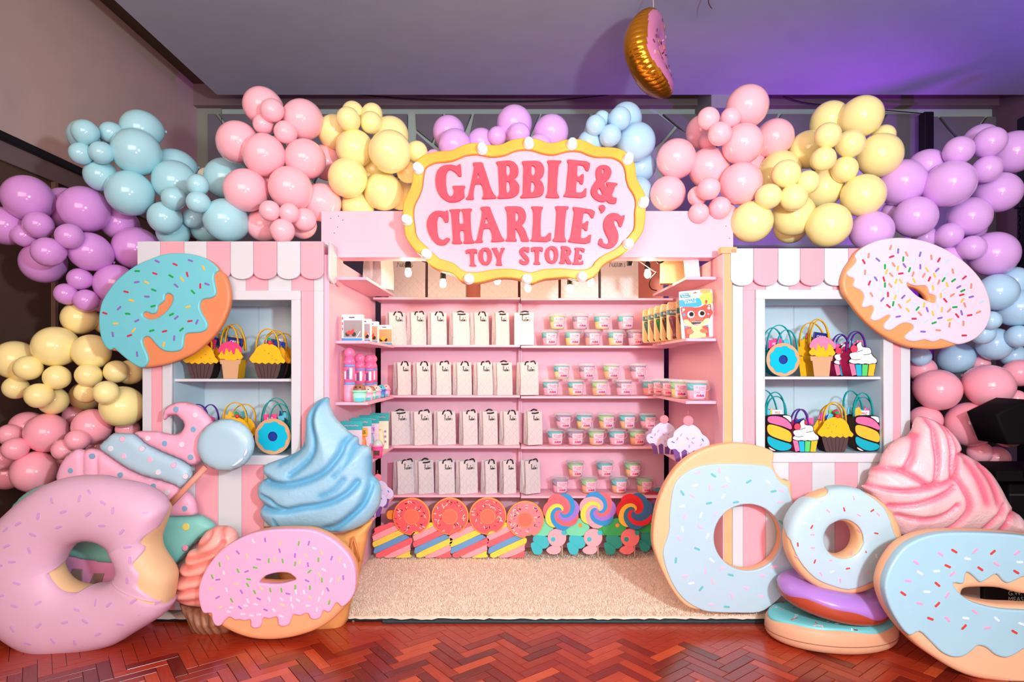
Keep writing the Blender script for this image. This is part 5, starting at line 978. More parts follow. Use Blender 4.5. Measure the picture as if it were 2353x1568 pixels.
# ---- cupcake cut-outs on the lowest side shelves
def cupcake_cutout(label, cx_, cz_, Y, s, ccol=(214, 206, 238), group='cupcake cut-outs', base=None, rz=0):
    """cx_, cz_ base centre; s = overall width"""
    t = thing('cupcake_cutout', label, 'cutout', (cx_, Y, cz_), group); t.rotation_euler = (0, 0, math.radians(rz))
    def P(pts): return [(x*s, z*s) for x, z in pts]
    cup = [(-.28,0),(.30,0),(.40,.34),(-.38,.34)]; top = [(-.42,.30),(-.5,.42),(-.47,.55),(-.36,.60),(-.33,.72),(-.2,.84),(-.05,.92),(.12,.90),(.26,.80),(.33,.68),(.42,.62),(.5,.5),(.48,.36),(.38,.28),(.30,.30),(.24,.22),(.14,.28),(.04,.20),(-.08,.30),(-.2,.22),(-.3,.31)]
    put('cup', slab([P(cup)], -.001, .012, .001, 1), M((112, 62, 142), .45), t, local=True)
    for x in (-.15, 0, .16): put('cup_fold', slab([P([(x-.012, .0), (x+.012, 0), (x*1.25+.02, .3), (x*1.25-.03, .3)])], -.003, .003, 0, 0), M((226, 200, 214), .5), t, local=True)
    put('frosting', slab([crom(P(top), 3)], -.008, .012, .002, 1), M(ccol, .4, mottle=.04), t, local=True)
    put('cherry', slab([P(ell(0.0, 1.0, .125, .125, 24))], -.012, .012, .004, 2, True), M((238, 128, 142), .35), t, local=True)
    put('cherry_stem', tube([(0, -.006, 1.1*s), (-.01*s, -.006, 1.17*s), (.0, -.006, 1.24*s)], .002, 5), M((214, 90, 100), .5), t, local=True)
    for (x, z, a, c) in ((-.36,.48,20,(60,120,190)),(-.26,.56,110,(232,120,140)),(.34,.54,60,(60,120,190)),(.1,.47,40,(232,150,160)),(-.15,.42,-30,(236,220,130)),(-.02,.57,50,(236,130,150)),(.12,.58,-30,(170,160,200)),(.2,.68,-20,(236,226,150)),(-.17,.66,120,(170,160,200)),(.3,.42,-50,(244,160,170)),(.02,.38,90,(170,160,210))):
        sprinkle(t, origin(t)+Vector((x*s, -.009, z*s)), (0, -1, 0), a, .085*s, c)
    return t
cupcake_cutout('purple cupcake cut-out with cherry, front one on the side shelf above blue donut', (1581-CX)*3.62/F, .859, 3.62, .245, rz=-6)
cupcake_cutout('purple cupcake cut-out with cherry standing half behind the front one', (1526-CX)*3.95/F, .859, 3.95, .225, rz=-8)
cupcake_cutout('lilac cupcake cut-out with red cherry peeking out behind the blue ice cream', (868-CX)*3.98/F, .501, 3.98, .20, rz=12)
cupcake_cutout('lower lilac cupcake cut-out mostly hidden behind the blue ice cream', (848-CX)*3.74/F, .501, 3.74, .215, rz=12)
# ---- toys on the side shelf next to the ice cream
def toybox(label, pa, pb, Y, y0, y1, k):
    x0, z1 = XZ(pa, y0, Y); x1, z0 = XZ(pb, y1, Y); z0 = 1.579; h = z1-z0
    t = thing('toy_box', label, 'toy box', ((x0+x1)/2, Y, z0), 'boxed building toys on the side shelf')
    put('carton', boxm(x0, x1, Y, Y+.045, z0, z1, .001), M((238, 236, 238), .35), t)
    put('printed_scene', boxm(x0+.012, x1-.002, Y-.001, Y-.0002, z0+h*.12, z1-h*.22), M([(150, 146, 146), (170, 176, 186), (186, 160, 130), (196, 160, 110)][k], .35, mottle=.25), t)
    put('printed_band', boxm(x0+.001, x1-.001, Y-.0012, Y-.0002, z0+.001, z0+h*.10), M((52, 140, 200), .35), t)
    c = [(214, 50, 54), (240, 130, 80), (206, 60, 60), (230, 176, 50)][k]; xc = x0+(x1-x0)*.42; zc = z0+h*.25; r = h*.10
    for dx in (-r*1.1, r*1.3): put('printed_wheel', slab([ell(xc+dx, zc, r*.85, r*.85, 16)], Y-.0022, .001, 0, 0), M((40, 36, 38), .4), t)
    put('printed_motorbike', slab([[(xc-r*1.6, zc+r*.3), (xc-r*.6, zc+r*1.5), (xc+r*.2, zc+r*1.2), (xc+r*1.2, zc+r*2.2), (xc+r*1.5, zc+r*.9), (xc+r*.6, zc-r*.2), (xc-r*.6, zc-r*.1)]], Y-.0028, .001, 0, 0), M(c, .35), t)
    if k in (0, 1): put('printed_stripe', slab([[(xc+r*2.2, z0+h*.13), (xc+r*2.5, z0+h*.13), (x1-.01, z0+h*.36), (x1-.016, z0+h*.36)]], Y-.0018, .0008, 0, 0), M((236, 234, 230), .4), t)
    put('printed_logo', boxm(x0+(x1-x0)*.35, x0+(x1-x0)*.62, Y-.001, Y-.0002, z1-h*.14, z1-h*.09), M((92, 92, 100), .4), t)
    for q in range(3): put('printed_icon', boxm(x0+.002, x0+.0095, Y-.001, Y-.0002, z1-h*(.2+.2*q), z1-h*(.1+.2*q)), M((222, 96, 120), .4), t)
toybox('white toy box printed with a red motorbike, nearest of four on side shelf', 785, 833, 3.62, 723, 781, 0)
toybox('white toy box printed with an orange motorbike, second of four on side shelf', 826, 851, 3.80, 733, 784, 1)
toybox('white toy box printed with a red figure, third of four on side shelf', 842, 868, 3.98, 739, 787, 2)
toybox('white toy box printed with a yellow motorbike, last of four on side shelf', 866, 901, 4.26, 747, 794, 3)
def bottle(label, px, Y, top):
    X = max((px-CX)*Y/F, XW0+.028+.035); z0 = 1.217; H_ = top-z0; r = .033
    t = thing('kids_bottle', label, 'bottle', (X, Y, z0), 'pink bottles on the side shelf'); pk = M((246, 112, 168), .25, .5); bl_ = M((104, 160, 222), .3)
    def L(nm, prof, m): put(nm, lathe(prof, 22, False), m, t, local=True)
    L('body', [(.001, 0), (r, 0), (r, H_*.12), (r, H_*.30), (.001, H_*.30)], M((248, 168, 196), .25)); L('lower_band', [(.001, H_*.30), (r*1.02, H_*.30), (r*1.02, H_*.34), (.001, H_*.34)], bl_)
    L('sleeve', [(.001, H_*.34), (r, H_*.34), (r, H_*.62), (.001, H_*.62)], pk); L('upper_band', [(.001, H_*.62), (r*1.02, H_*.62), (r*1.02, H_*.655), (.001, H_*.655)], bl_)
    L('neck', [(.001, H_*.655), (r*.98, H_*.655), (r*.95, H_*.72), (r*.7, H_*.80), (.001, H_*.80)], pk); put('cap', sphere((0, 0, H_*.87), r*.95, 20, 12), M((248, 120, 172), .25, .5), t, local=True)
    for k, (a, c) in enumerate(((-35, (240, 240, 246)), (0, (120, 80, 140)), (30, (240, 240, 246)))):
        V = []; 
        for i in range(4):
            q = math.radians(a-14+i*9)
            for zz in (H_*.40, H_*(.54+.03*k)): V.append(((r+.0006)*math.sin(q), -(r+.0006)*math.cos(q), zz))
        put('printed_patch', mesh('p', V, [(2*i, 2*i+2, 2*i+3, 2*i+1) for i in range(3)]), M(c, .4), t, local=True)
bottle('pink bottle with round cap and blue bands, nearest and tallest of four', 803, 3.66, 1.217+.335); bottle('pink bottle with round cap and blue bands, second of the four', 826, 3.82, 1.217+.30)
bottle('pink bottle with round cap and blue bands, third of the four', 847, 3.98, 1.217+.295); bottle('pink bottle with round cap and blue bands, rearmost of the four', 856, 4.16, 1.217+.30)
CUPS = [(826, 3.60, (150, 226, 196), (150, 100, 80), 'mint tub toy with brown dome, nearest of the six', 1.25), (845, 3.74, (250, 180, 200), (250, 206, 196), 'pink tub toy with peach dome, second of the six', 1), (852, 3.88, (150, 226, 196), (160, 110, 92), 'mint tub toy with brown dome, third of the six', 1), (864, 4.00, (246, 170, 196), (250, 206, 196), 'pink tub toy with peach dome, fourth of the six', 1), (875, 4.14, (60, 110, 200), (70, 190, 206), 'blue tub toy with teal dome, fifth of the six', 1), (886, 4.28, (240, 150, 190), (246, 190, 196), 'pink tub toy with rosy dome, rearmost of the six', 1)]
for px, Y, c, d, lab, s in CUPS:
    X = (px-CX)*Y/F; t = thing('ice_cream_toy', lab, 'toy', (X, Y, 1.217), 'little tub toys on the side shelf'); s *= .9
    put('tub', lathe([(.001, 0), (.032*s, 0), (.036*s, .05*s), (.001, .05*s)], 20, False), M(tuple(min(255, v+18) for v in c), .3), t, local=True); put('lid_rim', lathe([(.001, .05*s), (.041*s, .05*s), (.041*s, .062*s), (.001, .062*s)], 20, False), M(c, .3), t, local=True)
    me = sphere((0, 0, .062*s), .034*s, 18, 10); put('dome', me, M(d, .35), t, local=True)
    for dx in (-.011, .011): put('eye', sphere((dx*s, -.031*s, .078*s), .004*s, 8, 6), BLACKP, t, local=True)
    put('printed_band', boxm(-.012*s, .030*s, -.0365*s, -.03*s, .004, .022*s, .001), M((90, 206, 220), .4), t, local=True)
PK = [(872, 4.2, 955, 993, 'cream hang pack with dotted print, rearmost at the bag shelf corner', (246, 232, 190), 'cream'), (848, 4.02, 960, 1000, 'clear hang pack with blue bear toy and teal header', (150, 190, 226), 'CUTE'), (830, 3.84, 966, 1010, 'clear hang pack with orange cookie toy and teal header', (250, 150, 90), 'KIES'), (808, 3.68, 974, 1020, 'clear hang pack nearest the ice cream with pink lettered header', (244, 150, 190), '')]
for px, Y, y0, y1, lab, c, txt in PK:
    X = (px-CX)*Y/F; z0 = .859; z1 = CH-(y0-HY)*Y/F+.012; wd = .125
    t = thing('hang_pack', lab, 'toy pack', (X, Y, z0), 'hang packs with teal headers'); 
    put('backing_card', boxm(X-wd/2, X+wd/2, Y, Y+.006, z0, z1, .001), M((248, 240, 210) if txt == 'cream' else (236, 214, 226), .4), t); put('header_card', boxm(X-wd/2-.003, X+wd/2+.003, Y-.004, Y+.008, z1-.05, z1+.004, .001), M((52, 178, 178), .35, mottle=.1), t)
    put('header_lettering', text_at('~~~', X, Y-.0048, z1-.022, .05), M((246, 150, 190), .4), t)
    put('toy', relief(crom([(X-.03, z0+.02), (X+.03, z0+.02), (X+.034, z0+.08), (X+.02, z0+.13), (X-.02, z0+.13), (X-.034, z0+.08)], 2), Y-.002, .02, .02, back=.002, sp=.012), M(c, .35), t)
    if txt and txt != 'cream': put('toy_tag', boxm(X-.035, X+.045, Y-.024, Y-.018, z0+.13, z0+.18, .001), M((250, 190, 70) if txt == 'KIES' else (226, 196, 240), .4), t); put('lettering', text_at(txt, X+.005, Y-.0255, z0+.155, .032), M((90, 60, 50) if txt == 'KIES' else (120, 84, 170), .4), t)
    if txt == 'cream':
        for q in range(9): put('printed_dot', slab([ell(X-.04+.04*(q % 3), z0+.05+.035*(q//3), .009, .009, 10)], Y-.0012, .001, 0, 0), M([(232, 120, 150), (130, 190, 110), (170, 130, 200)][q % 3], .4), t)
    if txt == 'CUTE':
        for dx in (-.011, .011): put('eye', sphere((X+dx, Y-.022, z0+.09), .004, 8, 6), BLACKP, t)
t = thing('toy_bucket', 'small pink bucket toy with clear dome lid on the side shelf', 'toy', ((868-CX)*3.78/F, 3.78, .859)); 
put('bucket', lathe([(.001, 0), (.026, 0), (.034, .07), (.001, .07)], 20, False), M((240, 84, 150), .3), t, local=True); put('rim', lathe([(.001, .07), (.038, .07), (.038, .08), (.001, .08)], 20, False), M((250, 130, 180), .3), t, local=True); put('dome_lid', sphere((0, 0, .08), .033, 18, 10), M((190, 200, 190), .2), t, local=True); put('printed_patch', boxm(-.018, .018, -.034, -.029, .02, .05, .001), M((90, 60, 40), .4), t, local=True)
# ================================================================= giant foam sweets
def pw(reg, pts, Y): return plane(reg, pts, Y)
def flat_donut(nm, label, reg, total, icing, ihole, bhole, Y, th, dough, ice, spr, raise_=.012, slen=13, zfloor=None, bev=.014, ithick=.022):
    """foam board donut standing upright: dough slab, thinner icing slab proud of it, painted sprinkles on the icing"""
    O = crom(pw(reg, total, Y), 3); xs = [p[0] for p in O]; zs = [p[1] for p in O]
    t = thing(nm, label, 'prop donut', ((min(xs)+max(xs))/2, Y, min(zs)))
    dl = [O]+([crom(pw(reg, bhole, Y), 3)] if bhole else [])
    put('dough', slab(dl, Y, th, bev, 3, True), dough, t)
    il = [crom(pw(reg, icing, Y), 3)]+([crom(pw(reg, ihole, Y), 3)] if ihole else [])
    ic = put('icing', slab(il, Y-raise_, ithick, min(.009, raise_*.8), 3, True), ice, t)
    s = REG[reg][2]
    for (x, y, a, c) in spr:
        X, Z = XZ(*tr(reg, [(x, y)])[0], Y-raise_); sprinkle(ic, (X, Y-raise_-.0006, Z), (0, -1, 0), a, slen*Y/F, c)
    return t
def S_(col, lst): return [(x, y, a, col) for x, y, a in lst]
# ---- teal donut on the kiosk ----------------------------------------
TDT = [(50,950),(60,830),(90,700),(170,560),(280,420),(420,300),(560,210),(700,150),(860,90),(1000,70),(1150,72),(1300,95),(1440,145),(1540,220),(1590,290),(1650,340),(1700,450),(1725,590),(1715,740),(1680,850),(1620,980),(1530,1110),(1400,1240),(1250,1360),(1080,1440),(900,1500),(740,1528),(600,1540),(500,1500),(380,1410),(260,1330),(190,1315),(120,1250),(70,1120)]
TDI = [(50,950),(60,830),(90,700),(170,560),(280,420),(420,300),(560,210),(700,150),(860,90),(1000,70),(1150,72),(1300,95),(1440,145),(1540,220),(1590,290),(1545,330),(1530,390),(1545,470),(1560,560),(1540,620),(1480,650),(1400,660),(1360,700),(1350,770),(1380,850),(1430,930),(1450,1000),(1420,1060),(1340,1090),(1240,1095),(1170,1110),(1145,1170),(1135,1270),(1090,1320),(1000,1338),(900,1330),(830,1290),(780,1240),(740,1190),(700,1150),(650,1145),(615,1180),(620,1240),(650,1310),(680,1380),(690,1450),(660,1510),(600,1540),(500,1500),(380,1410),(290,1330),(245,1295),(190,1315),(120,1250),(70,1120)]
TDH = [(905,610),(940,588),(985,605),(1005,650),(985,720),(930,800),(860,865),(790,905),(710,918),(650,900),(618,860),(640,830),(680,830),(730,852),(780,840),(805,800),(815,745),(860,710),(890,680),(900,650)]
TDS = S_(LAV, [(790,172,25),(1220,163,20),(530,440,-8),(1035,485,40),(1432,466,20),(660,627,5),(302,775,-45),(530,937,-25),(1038,897,-40),(1303,953,-65),(220,1113,80),(1010,1162,-85),(533,1367,85)])+S_(RED, [(1022,213,25),(762,330,20),(1178,340,75),(1346,490,90),(392,565,15),(118,840,20),(1213,942,-10),(435,1128,-20),(887,1073,-15)])+S_(GRN, [(535,298,0),(970,364,30),(748,543,22),(1252,567,45),(738,750,-15),(413,848,5),(975,857,-25),(1105,1050,-40),(722,1065,-15)])+S_(YEL, [(1388,257,60),(655,446,25),(1110,403,55),(460,678,15),(1188,760,-20),(254,973,0),(490,1060,-50),(875,1242,-75)])
DOUGH = M((226, 140, 92), .4, .4, mottle=.05); DOUGH2 = M((240, 190, 142), .45, .35, mottle=.05, bump=.08, bscale=40)
flat_donut('donut_prop', 'teal-iced donut with dripping icing fixed to the striped kiosk', 'TD', TDT, TDI, TDH, None, 3.362, .045, DOUGH, M((112, 204, 214), .35, .4, mottle=.04), TDS)
# ---- pink donut on the other kiosk ------------------------------------
PDT = [(85,650),(100,560),(140,460),(200,370),(260,270),(350,200),(480,140),(620,105),(780,92),(950,105),(1120,140),(1300,210),(1450,290),(1600,400),(1730,530),(1830,670),(1890,820),(1915,960),(1910,1080),(1860,1200),(1780,1300),(1680,1370),(1540,1415),(1400,1455),(1250,1475),(1080,1470),(920,1445),(760,1385),(600,1300),(440,1180),(300,1040),(190,890),(110,770)]
PDI = [(235,320),(260,270),(350,200),(480,140),(620,105),(780,92),(950,105),(1120,140),(1300,210),(1450,290),(1600,400),(1730,530),(1830,670),(1890,820),(1915,960),(1910,1080),(1860,1200),(1780,1300),(1680,1370),(1540,1415),(1450,1405),(1370,1375),(1300,1355),(1250,1375),(1190,1385),(1110,1360),(1060,1365),(980,1382),(910,1375),(860,1345),(855,1310),(900,1265),(955,1225),(960,1190),(920,1160),(860,1150),(800,1165),(750,1195),(700,1230),(650,1245),(605,1225),(590,1185),(610,1145),(660,1090),(672,1060),(640,1055),(590,1080),(530,1115),(470,1125),(430,1100),(435,1065),(460,1010),(465,960),(435,935),(380,955),(340,960),(320,935),(335,880),(350,830),(335,780),(290,740),(230,710),(210,675),(225,630),(215,595),(180,585),(140,560),(135,520),(170,480),(220,430),(250,390),(245,350)]
PDIH = [(878,650),(930,675),(1000,690),(1100,688),(1140,720),(1155,780),(1200,800),(1240,825),(1235,890),(1200,900),(1150,885),(1080,855),(1000,810),(930,745),(885,695)]
PDBH = [(885,700),(930,697),(1000,715),(1070,755),(1130,815),(1152,876),(1080,845),(1000,800),(930,745)]
PDS = S_(TAN, [(683,212,110),(410,312,100),(882,292,60),(1190,333,80),(720,423,55),(366,520,95),(690,550,45),(962,543,110),(1095,557,120),(1457,505,80),(1282,640,110),(1685,690,95),(445,797,60),(680,682,50),(797,940,55),(1450,803,-35),(1605,925,70),(1410,993,-45),(1048,1035,50),(1775,1015,-25),(1415,1172,100),(1587,1155,90),(1275,1240,5)])+S_(LAV, [(777,255,95),(1050,295,105),(525,363,40),(855,435,55),(1052,450,90),(1262,490,-45),(500,600,55),(840,825,-45),(580,858,-50),(1530,702,-30),(1685,825,-15),(1138,983,70),(778,1070,-10),(1565,1022,75),(1297,1088,-12),(1087,1257,3)])+S_(RED, [(697,325,-20),(350,388,60),(1283,366,-60),(810,535,-10),(600,605,75),(1165,603,-65),(420,653,-65),(650,795,90),(1362,868,50),(656,940,40),(1600,585,-40),(1567,800,-15),(975,1097,0),(1510,1058,50),(1665,1053,-10),(1598,1305,-2)])+S_(GRN, [(840,355,95),(613,450,90),(918,488,110),(1342,610,-55),(1465,620,-35),(613,677,90),(1580,748,-25),(716,910,100),(1018,970,-50),(1482,953,-5),(1223,1148,-20)])+S_(YEL, [(772,470,100),(632,515,110),(1135,487,55),(1228,557,70),(975,622,60),(750,630,110),(808,628,55),(1385,673,70),(1210,712,80),(1307,808,90),(740,830,110),(905,875,-35),(1575,870,-55),(1100,925,100),(895,988,50),(1320,985,95),(1208,1030,75),(1418,1108,-20)])+S_(PBL, [(985,380,105),(1385,380,-50),(1380,540,-45),(555,730,50),(777,738,105),(1350,730,-30),(975,915,65),(1265,930,60),(1125,1125,-30),(1815,888,-25)])
flat_donut('donut_prop', 'pale pink donut with rainbow sprinkles fixed to the striped kiosk', 'PD', PDT, PDI, PDIH, PDBH, 3.362, .045, M((236, 158, 100), .4, .4, mottle=.05), M((238, 212, 228), .38, .4, mottle=.02), PDS)
# ---- oval pink donut standing in front of the ice cream ---------------
FDT = [(345,900),(370,780),(430,650),(520,520),(640,400),(780,310),(950,235),(1120,195),(1300,180),(1480,180),(1640,190),(1800,245),(1950,340),(2070,460),(2140,580),(2165,720),(2160,880),(2120,980),(2050,1080),(1960,1180),(1850,1280),(1700,1370),(1500,1440),(1300,1480),(1100,1490),(920,1470),(760,1420),(620,1350),(500,1270),(400,1160),(355,1030)]
FDI = [(345,900),(370,780),(430,650),(520,520),(640,400),(780,310),(950,235),(1120,195),(1300,180),(1480,180),(1640,190),(1800,245),(1950,340),(2070,460),(2140,580),(2165,720),(2160,880),(2120,980),(2060,1050),(2010,1080),(1980,1060),(1950,1035),(1920,1060),(1890,1115),(1850,1145),(1800,1125),(1780,1150),(1750,1210),(1690,1230),(1640,1210),(1620,1165),(1580,1160),(1520,1185),(1450,1170),(1420,1220),(1390,1290),(1320,1310),(1270,1285),(1260,1210),(1230,1200),(1170,1220),(1100,1210),(1080,1270),(1050,1320),(990,1330),(950,1300),(945,1230),(880,1245),(820,1230),(770,1235),(710,1200),(660,1230),(610,1290),(560,1305),(520,1270),(500,1210),(490,1155),(400,1150),(355,1030)]
FDH = [(1050,800),(1110,730),(1200,695),(1300,682),(1390,690),(1440,720),(1475,760),(1400,790),(1300,812),(1200,815),(1110,808)]
FDS = S_((170,120,205), [(1110,310,85),(1618,348,105),(793,455,50),(1278,435,75),(1457,490,95),(1035,537,10),(1882,522,110),(1607,597,80),(895,676,-20),(560,772,-8),(2018,747,85),(1598,785,25),(835,913,60),(1838,885,60),(1373,935,10),(558,978,-30),(1035,995,25),(818,1096,40),(1115,1123,20)])+S_((120,190,90), [(1500,350,100),(1152,550,90),(1313,553,80),(1728,541,90),(580,596,80),(1458,588,100),(993,632,10),(795,667,65),(1625,677,-40),(495,737,70),(918,767,10),(908,833,60),(1460,860,90),(1770,778,90),(1630,865,90),(1170,893,80),(1300,893,80),(987,915,60),(720,1010,60),(1855,1037,105)])+S_((244,212,160), [(1283,347,90),(900,497,80),(675,517,60),(1218,540,95),(1585,492,45),(1510,565,95),(1763,457,75),(1978,540,100),(1740,717,60),(775,827,15),(1965,767,110),(483,880,0),(1065,875,45),(1632,980,40),(588,1095,-30),(1312,1068,15)])+S_((244,226,240), [(970,323,60),(1680,408,20),(630,695,70),(1790,657,20),(660,890,70),(1560,918,70),(1467,915,80),(1410,997,90),(1300,1000,40),(1490,1010,40),(1155,1000,80),(908,1018,70),(998,1060,15),(882,1076,10),(1735,1000,110),(1778,925,100),(850,1172,0),(950,1190,5),(1035,1178,0),(1297,1198,25),(715,1097,5),(1605,1075,0),(1710,1115,100),(1425,1080,70),(1213,1130,50),(1875,780,-60),(2035,610,70),(685,1145,20)])
flat_donut('donut_prop', 'oval pink donut with purple, green and white sprinkles leaning on the ice cream cone', 'FD', FDT, FDI, FDH, FDH, 3.13, .085, M((244, 172, 122), .4, .4, mottle=.04), M((240, 182, 218), .38, .4, mottle=.03), FDS, slen=11.5, bev=.03, ithick=.04, raise_=.014)
# ---- big bitten blue donut ---------------------------------------------
Y = 3.40
RBO = [(125,740),(135,640),(160,540),(205,440),(270,350),(360,280),(470,235),(580,220),(690,228),(800,262),(808,300),(805,340),(830,400),(870,430),(905,435),(908,500),(920,560),(960,640),(975,750),(960,860),(925,960),(880,1050),(800,1130),(720,1170),(600,1178),(480,1176),(400,1165),(330,1150),(270,1100),(210,1010),(160,900),(130,810)]
RBI = [(215,640),(225,540),(245,450),(300,390),(380,350),(480,335),(600,335),(700,340),(770,350),(800,370),(820,410),(850,445),(880,460),(895,500),(915,560),(955,640),(972,750),(958,860),(922,960),(875,1050),(795,1130),(720,1172),(600,1175),(480,1172),(400,1160),(310,1110),(250,1040),(210,960),(185,880),(180,820),(200,760),(215,700)]
RBS = S_(TEAL, [(465,400,35),(290,500,55),(440,557,-10),(665,435,-30),(805,490,-10),(592,552,-10),(373,815,25),(253,880,95),(563,963,15),(395,1040,-50),(540,1143,5),(848,665,40)])+S_((238,190,214), [(378,383,-20),(500,372,80),(345,515,40),(530,460,-20),(445,470,80),(480,617,-60),(303,632,100),(390,692,30),(272,758,50),(420,940,95),(305,970,-10),(515,925,-10),(740,965,0),(648,1037,20),(570,1080,80),(810,917,-10),(460,1000,70),(455,1130,0),(735,1082,10),(843,550,-10),(850,487,20)])+S_((216,234,240), [(290,575,-10),(395,625,-70),(520,520,-60),(362,455,-20),(775,437,40),(432,743,-60),(455,880,40),(290,705,80),(340,1010,-10),(545,425,60)])
rbh = ell(658, 750, 192, 188, 36)
flat_donut('donut_prop', 'big pale blue bitten donut standing on the carpet against the kiosk', 'RB', RBO, RBI, rbh, rbh, Y-.058, .072, DOUGH2, M((180, 210, 222), .42, .35, mottle=.03, bump=.05, bscale=30), RBS, slen=14.5, bev=.012, raise_=.008)
# ---- stack: flat donut, purple donut, small upright donut --------------
SDO = ell(1188, 763, 322, 297, 60, 8); SDH = ell(1163, 748, 92, 98, 40)
SDI = [(950,545),(1050,510),(1110,475),(1180,465),(1260,480),(1330,520),(1385,570),(1420,640),(1450,730),(1505,775),(1500,820),(1460,870),(1430,940),(1350,965),(1270,1000),(1190,1020),(1100,1000),(1010,960),(940,890),(900,820),(875,740),(880,680),(900,610)]
Y = 3.10
dn = Donut(pw('RB', SDO, Y), pw('RB', SDH, Y), Y, .062, .55)
t = thing('donut_prop', 'small pale blue donut with red sprinkles propped upright on the purple donut', 'prop donut', (dn.c[0], Y, min(z for _, z in pw('RB', SDO, Y))))
put('dough', dn.body(), DOUGH2, t); ic = put('icing', dn.icing(pw('RB', crom(SDI, 2), Y), pw('RB', ell(1165, 745, 112, 112, 40), Y), .007), M((182, 210, 220), .42, .35, mottle=.03, bump=.05, bscale=30), t)
for x, y, a, c in S_(DRED, [(1065,543,-30),(1192,588,70),(1350,594,-35),(1010,686,-60),(933,786,85),(1027,880,110),(1313,823,55),(1214,920,-10),(1372,722,10)])+S_((244,166,190), [(967,575,85),(1170,493,80),(1247,525,75),(1103,597,40),(1275,620,30),(1383,616,45),(1432,790,-50),(908,692,-10),(1014,730,0),(1288,714,30),(1016,803,0),(1253,845,70),(1118,876,0),(932,858,20),(1325,940,10),(1062,950,60),(1170,988,80)])+S_((224,236,240), [(970,664,0),(1125,937,-20),(1372,850,80),(1050,640,60),(900,740,40)]):
    X, Z = XZ(*tr('RB', [(x, y)])[0], Y-.05); p, n = dn.surf(X, Z, .0075); sprinkle(ic, p, n, a, .0225, c)
def lying_donut(label, cx_, cy_, z0, R, h, hole, tilt, dough, ice, drip, seed, spr=None, e=.75, rx=0, side=None, sy=1):
    """a donut lying flat, icing uppermost; built around the Z axis then tilted"""
    th = [2*math.pi*i/96 for i in range(96)]
    D = Donut([(R*math.cos(a), R*math.sin(a)) for a in th], [(hole*math.cos(a), hole*math.sin(a)) for a in th], 0, h/2, e, 96)
    rot = Matrix.Translation((cx_, cy_, z0)) @ Matrix.Rotation(math.radians(tilt), 4, 'Y') @ Matrix.Rotation(math.radians(rx), 4, 'X') @ Matrix.Diagonal((1, sy, 1, 1)) @ Matrix.Translation((0, 0, h/2)) @ Matrix.Rotation(-math.pi/2, 4, 'X')
    t = thing('donut_prop', label, 'prop donut', (cx_, cy_, z0))
    me = D.body(); me.transform(rot); put('dough', me, dough, t)
    r = random.Random(seed); ph = [r.uniform(0, 6.28) for _ in range(3)]
    io = []
    for i, a in enumerate(th):
        k = drip[0]+drip[1]*math.sin(3*a+ph[0])+drip[2]*math.sin(7*a+ph[1]); io.append(k)
    V = []; m = 22
    for i in range(96):
        p0, p1 = io[i], 3.35
        for j in range(m+1): V.append(D.P(i, p0+(p1-p0)*j/m, .007 if 0 < j < m else -.002))
    k = m+1; me = mesh('icing', V, [((i*k+j), i*k+j+1, ((i+1) % 96)*k+j+1, ((i+1) % 96)*k+j) for i in range(96) for j in range(m)], True); me.transform(rot); ic = put('icing', me, ice, t)
    if spr:
        for q in range(spr[0]):
            i = r.randrange(96); pp = r.uniform(.75, 2.3); p = Vector(D.P(i, pp, .0075)); n = Vector(D.P(i, pp, .02))-p
            p, n = rot @ p, rot.to_3x3() @ n; sprinkle(ic, p, n, r.uniform(0, 180), .02, r.choice(spr[1]))
    if side: 
        put('seam_line', tube([rot @ Vector((R*1.0*math.cos(a), h*.1, R*1.0*math.sin(a))) for a in th+[0]], .002, 5), M((150, 104, 76), .7), t)
    return t
lying_donut('pale teal donut lying flat on the floor under the purple donut', (1908-CX)*3.19/F, 3.19, .0, .333, .135, .08, 0, M((222, 170, 134), .55, .3, mottle=.08, bump=.1, bscale=30), M((112, 200, 204), .4, .4, mottle=.05), (.70, .16, .07), 4, (46, [(230, 236, 236), (200, 90, 90), (236, 180, 190), (140, 60, 60)]), .62, side=1, sy=.66)
lying_donut('glossy purple donut with red-brown dough lying on the teal donut', (1912-CX)*3.15/F, 3.17, .165, .275, .135, .07, 9, M((176, 74, 48), .35, .4, mottle=.06), M((176, 128, 212), .28, .45, mottle=.03, coat=.3), (.05, .17, .08), 8, None, .9, rx=4, sy=.82)
# ---- giant oval blue donut cut by the frame edge -------------------------
Y = 2.76
GO = [(1425,1030),(1440,950),(1480,870),(1540,800),(1620,755),(1720,728),(1840,720),(1980,722),(2100,728),(2219,740),(2400,770),(2600,820),(2800,900),(2950,1000),(3020,1110),(3010,1230),(2940,1350),(2800,1460),(2640,1540),(2450,1585),(2260,1600),(2060,1572),(1940,1550),(1840,1510),(1740,1450),(1640,1380),(1560,1300),(1490,1210),(1445,1120)]
GI = [(1425,1030),(1440,950),(1480,870),(1540,800),(1620,755),(1720,728),(1840,720),(1980,722),(2100,728),(2219,740),(2400,770),(2600,820),(2800,900),(2950,1000),(3020,1110),(3010,1230),(2960,1290),(2900,1280),(2840,1340),(2780,1400),(2700,1380),(2640,1350),(2560,1420),(2480,1440),(2400,1400),(2320,1370),(2219,1372),(2170,1400),(2110,1425),(2050,1410),(2000,1370),(1950,1358),(1910,1390),(1860,1420),(1800,1420),(1740,1390),(1680,1330),(1620,1278),(1560,1298),(1490,1210),(1445,1120)]
GH = [(1812,1005),(1868,1008),(1885,945),(1930,972),(1962,1000),(2000,985),(2052,955),(2090,992),(2120,1005),(2160,990),(2219,968),(2300,1000),(2380,985),(2460,1010),(2540,1000),(2600,1050),(2580,1110),(2480,1150),(2350,1165),(2219,1158),(2080,1150),(1960,1125),(1890,1095),(1840,1055)]
